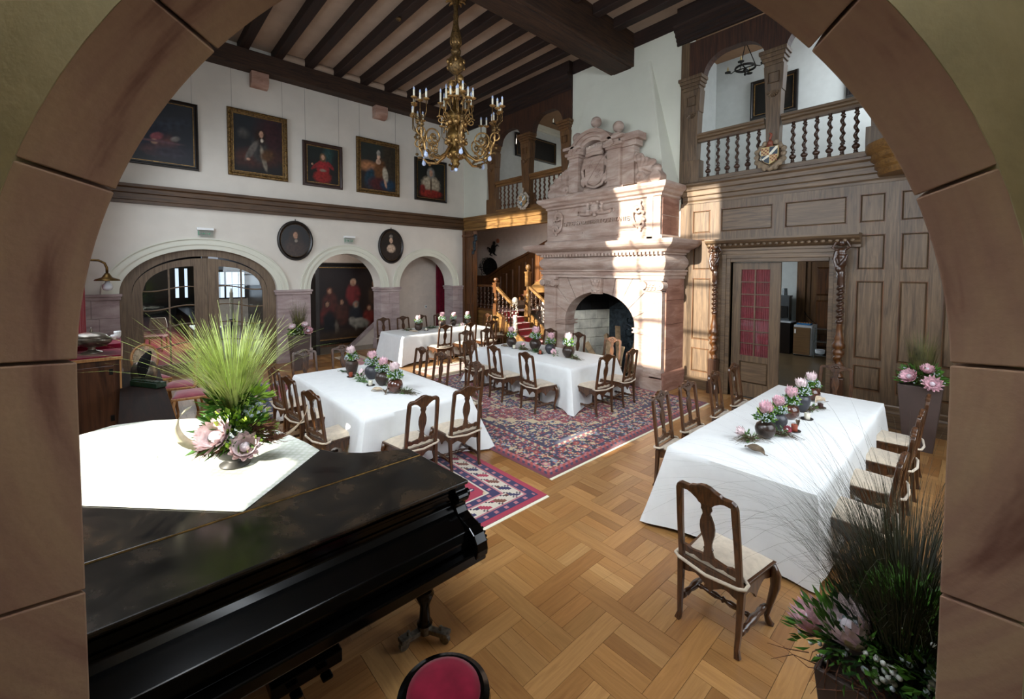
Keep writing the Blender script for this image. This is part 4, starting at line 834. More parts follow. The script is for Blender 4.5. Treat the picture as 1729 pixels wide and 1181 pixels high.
# overmantel with inscription
UY = FY+.14; UX0, UX1 = FX0-.02, -4.40
q = fb(); q.box(UX0, UX1-.26, UY, YB, 3.10, 4.02); q.build('overmantel_panel', 'sandstone', fp)
q = fb(); q.box(UX1-.20, UX1, UY-.03, YB-.002, 3.10, 4.02); q.box(UX1-.30, UX1-.16, UY-.05, UY+.1, 3.12, 4.02); q.build('corner_pilaster', 'sandstone', fp, bevel=.006)
band([(.03, 3.10), (.05, 3.12), (.05, 3.17), (.02, 3.20), (0, 3.21)], UX0, UX1, 'overmantel_base', y0=UY)
for k in range(2):
    for j in range(2): fb().box(UX1-.01, UX1+.006, UY+.05+.35*j, UY+.39+.35*j, 3.22+.40*k, 3.60+.40*k).build('stone_block', 'sandstone_shaded_side', fp, bevel=.003)
for (a, c, z0, z1) in ((UX0+.02, -6.4, 3.34, 3.38), (-5.45, UX1-.3, 3.34, 3.38), (-6.42, -5.43, 3.24, 3.27)): fb().box(a, c, UY-.02, UY, z0, z1).build('panel_fillet', 'sandstone', fp, bevel=.006)
band([(.0, 3.98), (.04, 4.0), (.04, 4.04), (.10, 4.07), (.13, 4.12), (.18, 4.15), (.21, 4.20), (.21, 4.25), (0, 4.27)], UX0+.04, UX1+.0, 'overmantel_cornice', y0=UY-.02)
tx = bpy.data.curves.new('inscription', 'FONT'); tx.body = 'SINCERE·FORTITER·ET·CONSTANTER'; tx.size = .135; tx.extrude = .02; tx.align_x = 'CENTER'; tx.space_character = .93; tx.offset = .002
to = bpy.data.objects.new('inscription', tx); COL.objects.link(to); bpy.context.view_layer.update()
me = bpy.data.meshes.new_from_object(to); bpy.data.objects.remove(to); me.materials.clear(); me.materials.append(MT['sandstone'])
xs_ = [v.co.x for v in me.vertices]; k_ = 1.92/(max(xs_)-min(xs_)); me.transform(Matrix.Diagonal((k_, 1.0, 1, 1)))
to = bpy.data.objects.new('inscription', me); COL.objects.link(to); to.parent = fp; to.matrix_local = FM @ T((-6.02, UY-.018, 3.555)) @ RX(PI/2)
# carved ornaments
def scroll_carving(name, cx, cz, h, w_, y, sgn, mat='sandstone'):
    q = fb(); n = 40; 
    q.tube(spiral((cx+sgn*w_*.15, y, cz+h*.22), w_*.36, 1.5, sgn, -.6), [.045-.022*i/26 for i in range(27)], 7); q.tube(spiral((cx-sgn*w_*.10, y, cz-h*.26), w_*.30, 1.5, -sgn, .6), [.042-.02*i/26 for i in range(27)], 7)
    q.tube([(cx+sgn*w_*(.15+.36*math.sin(t*3.2)), y, cz+h*.42-h*.8*t) for t in [i/12 for i in range(13)]], .03, 7)
    for i in range(6): q.sphere((cx+sgn*w_*.38*math.sin(i*1.9), y, cz+h*(.46-.18*i)), (.04, .03, .045), 7, 5)
    return q.build(name, mat, fp, remesh=.011)
scroll_carving('scroll_relief', -7.20, 3.64, .64, .36, UY-.05, 1); scroll_carving('scroll_relief', -4.86, 3.62, .64, .34, UY-.05, -1)
q = fb(); cx_ = -6.03
q.sphere((cx_, UY-.04, 3.90), (.12, .08, .12)); 
for i in range(12): a = 2*PI*i/12; q.sphere((cx_+(.19+.04*(i % 2))*math.cos(a), UY-.05, 3.92+(.13+.04*(i % 2))*math.sin(a)), (.05, .055, .045), 7, 5)
for sx in (-1, 1): q.tube([(cx_+sx*.1, UY-.02, 3.80), (cx_+sx*.28, UY-.03, 3.79), (cx_+sx*.42, UY-.04, 3.80)], [.06, .05, .045], 7); q.tube(spiral((cx_+sx*.46, UY-.03, 3.83), .06, 1.1, sx, -1), .018, 6)
q.build('cartouche_relief', 'sandstone', fp, remesh=.012)
# crest on top
KY = FY+.20
q = fb(); q.box(-7.0, -5.35, KY, KY+.3, 4.27, 4.36); cr_ = q.build('crest_base', 'sandstone', fp, bevel=.008)
for (a, c) in ((-6.88, -6.60), (-5.76, -5.42)):
    p_ = fb().box(a, c, KY-.02, KY+.28, 4.36, 5.18).box(a+.05, c-.05, KY-.03, KY, 4.5, 5.05).build('crest_pilaster', 'sandstone', fp, bevel=.006)
    q = fb(); q.box(a-.04, c+.04, KY-.05, KY+.28, 5.18, 5.24); q.box(a-.08, c+.08, KY-.09, KY+.28, 5.24, 5.31); q.box(a-.02, c+.02, KY-.04, KY+.28, 5.31, 5.38); q.box(a-.12, c+.12, KY-.12, KY+.28, 5.38, 5.45); q.build('crest_capital', 'sandstone', p_, bevel=.008)
fb().box(-5.42, -5.12, KY+.06, KY+.28, 4.36, 5.18).build('crest_pilaster', 'sandstone', fp, bevel=.006)
q = fb(); q.box(-5.46, -5.04, KY+.0, KY+.28, 5.18, 5.30); q.box(-5.46, -4.96, KY-.04, KY+.28, 5.30, 5.45); q.build('crest_capital', 'sandstone', fp, bevel=.01)
fb().box(-6.62, -5.75, KY+.20, KY+.28, 4.36, 5.55).build('niche_back', 'sandstone', fp)
cxx = -6.18
for (r0, r1, y0_, zc) in ((.44, .52, KY-.02, 5.06), (.52, .60, KY-.08, 5.06), (.60, .68, KY-.12, 5.06)):
    n = 20; a_s = [PI*.10+PI*.80*i/n for i in range(n+1)]; poly = [(cxx+r1*math.cos(a), zc+r1*math.sin(a)) for a in a_s]+[(cxx+r0*math.cos(a), zc+r0*math.sin(a)) for a in a_s[::-1]]
    fb().prism(poly, y0_, KY+.26, 'xz').build('crest_arch', 'sandstone', fp)
for (x, z0, s) in ((-6.17, 5.70, 1), (-5.56, 5.45, 1), (-6.72, 5.45, 1)):
    q = fb(); q.box(x-.14, x+.14, KY-.02, KY+.24, z0, z0+.05); q.box(x-.09, x+.09, KY+.02, KY+.2, z0+.05, z0+.09); q.lathe([(.06, 0), (.04, .03), (.06, .06)], 14, (x, KY+.11, z0+.08)); q.sphere((x, KY+.11, z0+.24), .125, 20, 12); q.build('ball_finial', 'sandstone', fp, smooth=True)
q = fb(); poly = [(cxx-.26, 5.12), (cxx-.05, 5.15), (cxx+.18, 5.15), (cxx+.27, 5.10), (cxx+.27, 4.72), (cxx+.16, 4.52), (cxx, 4.44), (cxx-.16, 4.52), (cxx-.27, 4.72)]
q.prism(poly, KY+.05, KY+.2, 'xz'); so = q.build('shield', 'sandstone', fp, bevel=.02)
q = fb(); q.prism([(cxx+.24, 5.08), (cxx+.18, 5.13), (cxx-.22, 4.66), (cxx-.17, 4.58)], KY+.03, KY+.06, 'xz')
for (ux, uz) in ((-.12, 4.98), (.10, 4.72)):
    q.lathe([(.03, 0), (.03, .03)], 12, M=T((cxx+ux, KY+.06, uz)) @ RX(PI/2))
    for i in range(8): a = PI*i/4; q.box(-.01, .01, -.02, .0, .02, .095, M=T((cxx+ux, KY+.055, uz)) @ RY(a))
    n = 18
q.build('shield_charges', 'sandstone', so)
q = fb()
for sx in (-1, 1):
    q.tube(spiral((cxx+sx*.30, KY+.08, 4.98), .10, 1.3, sx, 1.4), .032, 7); q.tube(spiral((cxx+sx*.28, KY+.08, 4.60), .11, 1.3, sx, -1.4), .034, 7); q.tube([(cxx+sx*.30, KY+.08, 5.0), (cxx+sx*.37, KY+.08, 4.85), (cxx+sx*.33, KY+.08, 4.70), (cxx+sx*.2, KY+.08, 4.48), (cxx, KY+.08, 4.42)], .04, 7)
for i in range(7): q.sphere((cxx-.21+.07*i, KY+.06, 5.36+.02*math.sin(i*PI/6)), (.04, .04, .05), 7, 5)
q.tube([(cxx-.24, KY+.08, 5.20), (cxx, KY+.05, 5.22), (cxx+.24, KY+.08, 5.20)], .05, 8); q.tube([(cxx-.22, KY+.09, 5.29), (cxx, KY+.06, 5.31), (cxx+.22, KY+.09, 5.29)], .055, 8)
q.build('crown_and_mantling', 'sandstone', so, remesh=.013)
def side_scroll(x0, x1, sgn):
    q = fb(); L = abs(x1-x0); y = KY+.12
    q.lathe([(.13, -.0), (.13, .26)], 18, M=T((x1-sgn*.13, KY+.0, 4.42)) @ RX(-PI/2)); q.tube([(x1-sgn*.13, y, 4.43), (x0+sgn*.3*L, y, 4.37)], [.13, .09], 10)
    q.tube(spiral((x0+sgn*.12, y-.04, 4.90), .11, 1.5, sgn, 2), [.05-.02*i/26 for i in range(27)], 8); q.tube(spiral((x0+sgn*.14, y-.04, 4.47), .12, 1.5, sgn, -2), [.05-.02*i/26 for i in range(27)], 8)
    for j in range(5):
        t = j/4; ax = x0+sgn*L*(.18+.62*t); az = 4.92-.34*t*t
        q.tube([(x0+sgn*L*.2, y-.02, 4.55+.05*j), (x0+sgn*L*(.2+.3*t), y-.05, 4.70-.02*j), (ax, y-.05, az-.05), (ax-sgn*.03, y-.08, az+.03)], [.03, .05, .055, .035], 8)
    q.prism([(x0, 4.36), (x0, 4.94), (x0+sgn*L*.45, 4.88), (x0+sgn*L*.8, 4.66), (x0+sgn*L*.95, 4.5), (x0+sgn*L*.95, 4.36)], KY+.10, KY+.22, 'xz'); q.sphere((x0+sgn*L*.62, y-.05, 4.74), (.12, .07, .08)); q.sphere((x0+sgn*L*.80, y-.05, 4.60), (.12, .08, .09))
    q.build('acanthus_scroll', 'sandstone', fp, remesh=.016)
side_scroll(-5.12, -4.46, 1); side_scroll(-6.90, -7.62, -1)
# logs in the fireplace
t = thing('log_stack', 'split firewood logs leaning in the fireplace opening', 'firewood', (-5.60, 8.42, .05)); t.scale = (1.15,)*3
for i, (x, y, a, l, tw) in enumerate([(-.38, .1, .95, .75, .3), (-.1, .25, .25, .95, 1.1), (.12, .3, -.15, 1.0, 2.0), (.0, .0, .55, .7, 2.7), (.22, .1, -.3, .85, .8), (-.25, .3, .5, .8, 1.8), (.1, -.12, -.05, .6, 2.4), (.28, .3, -.12, .9, .2)]):
    b = MB(); b.prism([(-.06, -.05), (.07, -.04), (.03, .07)], 0, l, 'xy'); lg = b.build('log', 'log', t, bevel=.008); lg.matrix_local = T((x, y-.1, .02)) @ RY(-a if False else -a*.9) @ RX(-.25) @ RZ(tw)
b = MB(); b.tube([(-.5, -.3, .12), (.4, -.3, .12)], .014); b.tube([(-.4, -.3, 0), (-.4, -.3, .3)], .014); b.tube([(.3, -.3, 0), (.3, -.3, .3)], .014); b.tube([(-.4, -.3, .1), (-.4, .3, .1)], .012); b.tube([(.3, -.3, .1), (.3, .3, .1)], .012); b.build('iron_grate', 'iron', t)
# plaster hood of the chimney
hd = MB(); hv = [(-7.50, 8.42, 4.27), (-4.52, 8.42, 4.27), (-4.40, YB, 4.27), (-7.62, YB, 4.27), (-6.77, YB-.035, 7.10), (-5.17, YB-.035, 7.16), (-5.13, YB, 7.18), (-6.80, YB, 7.12)]
hd.add(hv, [(0, 3, 2, 1), (0, 1, 5, 4), (1, 2, 6, 5), (2, 3, 7, 6), (3, 0, 4, 7), (4, 5, 6, 7)]); hd.build('chimney_hood', 'plaster_white', wb)

# ================================================================== RUGS (woven pattern as coloured cells)
def rug(name, x0, x1, y0, y1, fn, label, cell=.026, rz=0):
    nx = int((x1-x0)/cell); ny = int((y1-y0)/cell); V = []; Fs = []; Cc = []
    for j in range(ny+1):
        for i in range(nx+1): V.append((x0+(x1-x0)*i/nx, y0+(y1-y0)*j/ny, .012))
    for j in range(ny):
        for i in range(nx): a = j*(nx+1)+i; Fs.append((a, a+1, a+nx+2, a+nx+1)); Cc.append(fn(i+.5, j+.5, nx, ny))
    k = len(V); V += [(x0, y0, 0.001), (x1, y0, 0.001), (x1, y1, 0.001), (x0, y1, 0.001)]; c0, c1, c2, c3 = 0, nx, ny*(nx+1)+nx, ny*(nx+1)
    Fs += [(k, k+1, c1, c0), (k+1, k+2, c2, c1), (k+2, k+3, c3, c2), (k+3, k, c0, c3)]; Cc += [(.2, .1, .1)]*4
    me = bpy.data.meshes.new(name); me.from_pydata(V, [], Fs); me.materials.append(MT['rug']); colour_faces(me, Cc)
    t = thing(name, label, 'rug', ((x0+x1)/2, (y0+y1)/2, 0), rz); o = bpy.data.objects.new('pile', me); COL.objects.link(o); o.parent = t; me.transform(T((-(x0+x1)/2, -(y0+y1)/2, 0)))
    fr = MB(); X = (x1-x0)/2; Y = (y1-y0)/2
    fr.box(X, X+.035, -Y, Y, .0, .006); fr.build('fringe', 'candle_white', t); MB().box(-X-.035, -X, -Y, Y, .0, .006).build('fringe', 'candle_white', t); return t
def L_(h): return rgb(h)[:3]
NAVY, RED, RUST, CREAM, SKY, PINK, DK, WINE = L_('26264a'), L_('8a2f38'), L_('a8483c'), L_('c4b08c'), L_('6e8aa0'), L_('b06a72'), L_('1f1a2c'), L_('6d2035')
def motif(u, v, s, seed):       # symmetric small flowers on a lattice
    iu = math.floor(u/s); iv = math.floor(v/s); fu = abs(u/s-iu-.5); fv = abs(v/s-iv-.5); h = (iu*7919+iv*104729+seed*31) % 97
    d = max(fu, fv) if h % 3 == 0 else fu+fv if h % 3 == 1 else math.hypot(fu, fv)
    return d, h
def persian(i, j, nx, ny):
    bx = min(i, nx-i); by = min(j, ny-j); b = min(bx, by); u = abs(i-nx/2); v = abs(j-ny/2)
    if b < 1.6: return WINE
    if b < 4: return RED if int((i+j)/2) % 2 else NAVY
    if b < 6: return PINK if int((i+j)) % 4 < 2 else RUST
    if b < 23:
        d, h = motif(i*1.0, j*1.0, 6.7, 2); n = noise.noise((i*.23, j*.23, 3)); n2 = noise.noise((i*.5, j*.5, 8))
        if d < .10: return CREAM
        if d < .24: return [RUST, PINK, SKY, RED, CREAM][h % 5]
        if d < .31: return [WINE, CREAM, RED][h % 3]
        if abs(n) < .05: return CREAM
        if n2 > .16: return [RED, PINK, RUST, SKY][int(n2*60) % 4]
        return NAVY if n < .12 else DK
    if b < 25.5: return RED if (i+j) % 5 < 3 else CREAM
    if b < 27: return NAVY
    r = u/(nx*.5-26)+v/(ny*.5-26)*1.0; d, h = motif(u, v, 6.1, 5); n = noise.noise((u*.2, v*.2, 9)); n2 = noise.noise((u*.5, v*.5, 19)); r += .035*math.sin(u*.55)+.03*math.sin(v*.7)
    zone = 0 if r < .30 else 1 if r < .62 else 2 if r < 1.15 else 3
    edge = min(abs(r-.30), abs(r-.62), abs(r-1.15))
    if edge < .022: return CREAM
    base = [WINE, NAVY, RED, NAVY][zone]
    if d < .11: return [CREAM, SKY, NAVY][h % 3]
    if d < .23: return [NAVY, RUST, CREAM, PINK][h % 4] if zone in (0, 2) else [RUST, RED, PINK, CREAM][h % 4]
    if d < .28: return [DK, CREAM][h % 2]
    if abs(n) < .045: return CREAM if zone in (1, 3) else DK
    if n2 > .17: return [SKY, PINK, NAVY, CREAM][int(n2*50) % 4] if zone == 2 else [RED, RUST, SKY, CREAM][int(n2*50) % 4]
    return base
rug('persian_rug', -8.22, -3.33, 3.63, 7.95, persian, 'large red and navy patterned oriental rug under the table before the fireplace', .024)
def tribal(i, j, nx, ny):
    b = min(i, nx-i, j, ny-j); u = abs(i-nx/2); v = abs(j-ny/2); q = i if min(i, nx-i) > min(j, ny-j) else j
    P1, BL, WH, OR = L_('9e2540'), L_('221f4d'), L_('c9bfae'), L_('c2502c')
    if b < 3: return P1
    if b < 7: return (PINK if int(q/2) % 3 == 0 and 4 < b < 6 else BL)
    if b < 8: return PINK
    if b < 15:
        z = (q+b*.9) % 9; zz = int(q/9) % 3; return ([P1, L_('6a3a28'), BL][zz] if 1.5 < z < 5 and 8.6 < b < 14.4 else DK if z < .8 else WH)
    if b < 16: return PINK
    if b < 20: return (PINK if int(q/2) % 3 == 0 and 17 < b < 19 else BL)
    if b < 21.5: return WH
    st = math.floor((u*.9+v*1.05)/3)*3; lim = nx*.36
    if abs(st-lim) < 2.1: return CREAM
    if st > lim:
        d, h = motif(u, v, 11, 8); return OR if d < .16 else (P1 if d < .26 and h % 2 else BL)
    d, h = motif(u, v, 9, 4)
    if d < .12: return [SKY, WH, OR][h % 3]
    if d < .2: return BL
    return P1
rug('tribal_rug', -5.75, -3.10, 2.02, 3.34, tribal, 'small crimson and navy geometric rug beside the piano end', .022)
rug('side_rug', -10.3, -7.6, 1.7, 3.2, lambda i, j, nx, ny: (RED if min(i, nx-i, j, ny-j) > 12 and motif(i, j, 9, 3)[0] > .2 else NAVY if motif(i, j, 6, 2)[0] > .25 else CREAM), 'faded red rug on the floor before the glazed arch doors', .03)
rug('runner_rug', -12.1, -9.3, 4.25, 4.95, lambda i, j, nx, ny: (PINK if min(i, nx-i, j, ny-j) > 5 and motif(i, j, 8, 3)[0] > .2 else CREAM), 'pale pink patterned runner lying before the group portrait', .03)
rug('stair_side_rug', -9.35, -8.32, 5.2, 7.9, lambda i, j, nx, ny: (L_('b08a86') if min(i, nx-i, j, ny-j) > 5 and motif(i, j, 8, 3)[0] > .2 else CREAM), 'faded pink runner on the floor beside the far long table', .03)

# ================================================================== DINING CHAIRS
def make_chair():
    t = thing('dining_chair', 'x', 'chair', (0, 0, 0))
    # local frame: sitter faces +y, back posts at y=-.2
    sf = MB(); sf.add([(-.205, -.21, .42), (.205, -.21, .42), (.235, .22, .42), (-.235, .22, .42), (-.215, -.215, .455), (.215, -.215, .455), (.25, .235, .455), (-.25, .235, .455)], [(0,3,2,1),(4,5,6,7),(0,1,5,4),(1,2,6,5),(2,3,7,6),(3,0,4,7)])
    n = 16
    def skirt(p, q, th):
        up_ = [(i/n) for i in range(n+1)]; lo = [.36-.022*math.cos(4*PI*u)*(1 if .15 < u < .85 else .6)-.02*math.sin(PI*u)+(.03 if abs(u-.5) < .05 else 0)*-1 for u in up_]
        P = [Vector(p).lerp(Vector(q), u) for u in up_]; d = (Vector(q)-Vector(p)).normalized(); nn = Vector((-d.y, d.x, 0))*th; k = len(P)
        vs = [(a.x, a.y, .43) for a in P]+[(a.x, a.y, z) for a, z in zip(P, lo)]+[(a.x+nn.x, a.y+nn.y, .43) for a in P]+[(a.x+nn.x, a.y+nn.y, z) for a, z in zip(P, lo)]
        fs = []
        for i in range(k-1): fs += [(i, i+1, k+i+1, k+i), (2*k+i, 3*k+i, 3*k+i+1, 2*k+i+1), (k+i, k+i+1, 3*k+i+1, 3*k+i), (i, 2*k+i, 2*k+i+1, i+1)]
        sf.add(vs, fs)
    skirt((-.20, -.20), (.20, -.20), .02); skirt((.225, .215), (-.225, .215), .02); skirt((.20, -.2), (.225, .21), .02); skirt((-.225, .21), (-.20, -.2), .02)
    sf.build('seat_frame', 'chair_wood', t, bevel=.004)
    for s in (-1, 1):
        b = MB(); b.tube([(s*.205, -.20, .43), (s*.203, -.205, .30), (s*.20, -.215, .15), (s*.195, -.225, .05), (s*.205, -.235, .0)], [.030, .027, .023, .020, .026], 4, upv=(1, 0, 0)); b.build('leg', 'chair_wood', t, bevel=.004)
        b = MB(); b.tube([(s*.222, .21, .43), (s*.245, .228, .36), (s*.245, .23, .28), (s*.222, .214, .16), (s*.205, .20, .07), (s*.215, .212, .02), (s*.228, .225, .0)], [.032, .036, .031, .022, .018, .023, .025], 6); b.build('leg', 'chair_wood', t, smooth='all')
        b = MB(); pr = [(.016, 0), (.022, .04), (.014, .055), (.024, .07), (.018, .12), (.026, .16), (.028, .19), (.026, .22), (.018, .26), (.024, .31), (.014, .325), (.022, .34), (.015, .385)]
        b.lathe(pr, 8, M=T((s*.2, -.20, .14)) @ RX(-PI/2)); b.build('stretcher', 'chair_wood', t, smooth='all')
    b = MB(); b.lathe([(.012, 0), (.018, .04), (.011, .06), (.02, .12), (.022, .15), (.012, .185), (.024, .2), (.012, .215), (.022, .25), (.02, .28), (.011, .34), (.018, .36), (.012, .4)], 8, M=T((-.2, 0, .145)) @ RY(PI/2)); b.build('stretcher', 'chair_wood', t, smooth='all')
    # backrest in its own plane (x, w) then leaned back
    LB = T((0, -.205, .43)) @ RX(.13)
    b = MB(LB)
    for s in (-1, 1):
        b.prism([(s*.178, 0), (s*.215, 0), (s*.212, .30), (s*.206, .545), (s*.196, .575), (s*.17, .592), (s*.162, .56), (s*.172, .30)][::s], -.016, .016, 'xz')
    top = [(-.196, .575), (-.17, .592), (-.11, .592), (-.095, .603), (-.065, .612), (-.035, .628), (0, .634), (.035, .628), (.065, .612), (.095, .603), (.11, .592), (.17, .592), (.196, .575)]
    bot = [(.17, .548), (.125, .553), (.10, .545), (.06, .520), (.045, .50), (-.045, .50), (-.06, .520), (-.10, .545), (-.125, .553), (-.17, .548)]
    b.prism(top+bot, -.017, .017, 'xz'); bk = b.build('backrest_frame', 'chair_wood', t, bevel=.005)
    c = MB(LB)
    for i in range(9): a = PI*i/8; c.sphere((.045*math.cos(a), .018, .575+.032*math.sin(a)), (.014, .006, .012), 6, 4)
    c.sphere((0, .018, .575), (.022, .008, .018), 8, 5); c.tube([(-.05, .017, .56), (-.09, .018, .575), (-.13, .017, .572)], .006, 5); c.tube([(.05, .017, .56), (.09, .018, .575), (.13, .017, .572)], .006, 5); c.build('crest_carving', 'chair_wood', bk, smooth='all')
    half = [(.045, .505), (.033, .485), (.036, .46), (.028, .45), (.024, .43), (.033, .41), (.046, .37), (.050, .33), (.046, .29), (.034, .25), (.026, .22), (.024, .19), (.032, .18), (.028, .165), (.033, .14), (.042, .118)]
    MB(LB).prism(half+[(-x, z) for x, z in half[::-1]], -.010, .010, 'xz').build('splat', 'chair_wood', t, bevel=.003)
    lt = [(-.18, .125), (-.15, .128), (-.12, .115), (-.09, .118), (-.05, .125), (0, .128), (.05, .125), (.09, .118), (.12, .115), (.15, .128), (.18, .125)]
    lb = [(.18, .078), (.13, .075), (.10, .085), (.05, .07), (0, .085), (-.05, .07), (-.10, .085), (-.13, .075), (-.18, .078)]
    MB(LB).prism(lt+lb, -.012, .012, 'xz').build('lower_rail', 'chair_wood', t, bevel=.003)
    # cushion with its tie band round the posts
    def cu(u, v):
        x = (u-.5)*2; y = (v-.5)*2; w_ = .195+.035*v; e = (1-abs(x)**5)*(1-abs(y)**5); return (x*w_, -.185+.41*v, .458+.034*max(e, 0)**.5)
    def cl(u, v): p = cu(u, v); return (p[0], p[1], .456)
    q = MB(); q.grid(cu, 10, 10); q.grid(cl, 10, 10); q.build('cushion', 'cushion', t, smooth='all')
    MB().tube([(-.19, -.14, .475), (-.232, -.17, .465), (-.235, -.225, .46), (-.20, -.245, .455), (0, -.262, .44), (.20, -.245, .455), (.235, -.225, .46), (.232, -.17, .465), (.19, -.14, .475)], .012, 6).build('cushion_tie', 'cushion', t, smooth='all')
    return t
chair0 = make_chair(); used_chair = [False]
def place_chair(x, y, deg, label, group, r=0):
    a = math.radians(deg+r)
    if not used_chair[0]:
        used_chair[0] = True; chair0.location = (x, y, 0); chair0.rotation_euler = (0, 0, a); chair0['label'] = label; chair0['group'] = group; return chair0
    return dup(chair0, (x, y, 0), a, label, group)
ORD = ['nearest', 'second nearest', 'third nearest', 'farthest']
# facing: 0 = +y, 180 = -y, -90 = +x, 90 = -x.   position = seat centre
G1 = 'baroque dining chairs at the right-hand table'
place_chair(-1.14, 3.05, -4, 'dark dining chair standing alone in front at the near end of the right table', G1)
for i, (y, d) in enumerate(((4.62, 3), (5.27, -3), (6.12, 4), (6.83, 2))):
    place_chair(-2.20, y, -90+d, 'dark chair on the open-floor side of the right table, %s to the camera' % ORD[i], G1)
for i, (y, d) in enumerate(((4.42, -2), (5.2, 2), (5.98, -2), (6.76, 2))):
    place_chair(-.63, y, 90+d, 'beige-cushioned chair, planter side of the right table, %s' % ORD[i], G1)
place_chair(-1.42, 7.66, 180, 'dark dining chair at the far end of the right table, before the doorway column', G1)
G2 = 'baroque dining chairs at the left-hand table'
for i, (x, d) in enumerate(((-5.25, 10), (-6.15, 8), (-6.88, 6))):
    place_chair(x, 1.83, d, ('chair closest to the piano on the near side of the left table', 'middle of three chairs on the piano side of the left table', 'chair farthest left on the piano side of the left table')[i], G2)
for i, (y, d) in enumerate(((2.42, 3), (3.06, -4))):
    place_chair(-4.42, y, 90+d, 'dark chair at the right end of the left table, %s' % ('nearer the piano', 'on the small crimson rug')[i], G2)
for i, x in enumerate((-5.2, -6.13, -6.82)):
    place_chair(x, 3.70, 180+(-4, 5, 2)[i], 'chair on the fireplace side of the left table, %s' % ('right of the three', 'middle of the three', 'left of the three')[i], G2)
for i, (y, d) in enumerate(((2.3, 0), (2.98, 3))):
    place_chair(-7.72, y, -90+d, 'chair at the far left end of the left table, %s' % ('before the grass planter', 'before the group portrait')[i], G2)
G4 = 'baroque dining chairs at the middle table'
for i, (x, d) in enumerate(((-5.2, -6), (-6.08, -4), (-6.87, 3))):
    place_chair(x, 5.35, d, 'chair on the near side of the middle table, %s' % ('right of three', 'middle of three', 'left of three')[i], G4)
for i, (y, d) in enumerate(((6.0, -5), (6.72, 4))):
    place_chair(-4.46, y, 90+d, 'chair at the fireplace end of the middle table, %s' % ('nearer the camera', 'closest to the fireplace corner')[i], G4)
for i, x in enumerate((-5.2, -6.15, -7.0)):
    place_chair(x, 7.36, 180+(3, -3, 2)[i], 'chair, hearth side of middle table, %s' % ('the one before the logs', 'the one before pale hearth stones', 'the one before the left pilaster')[i], G4)
for i, (y, d) in enumerate(((5.85, -3), (6.5, 3))):
    place_chair(-7.78, y, -90+d, 'sunlit chair at the left end of the middle table, %s' % ('nearer the camera', 'farther from the camera')[i], G4)
G3 = 'baroque dining chairs at the far table'
for i, y in enumerate((5.62, 6.26, 6.88, 7.55)):
    place_chair(-11.60, y, -90, 'chair on the arcade side of the far table, %s' % ORD[i], G3)
for i, (y, d) in enumerate(((6.08, 0), (6.88, 3), (7.62, 0))):
    place_chair(-9.52, y, 90+d, 'sunlit chair on the room side of the far table, %s' % ORD[i].replace('third nearest', 'farthest'), G3)
place_chair(-10.85, 8.5, 180, 'dark chair at the far end of the far table against the stair panel', G3); place_chair(-10.2, 8.55, 150, 'sunlit chair turned at the stair foot behind the far table', G3)

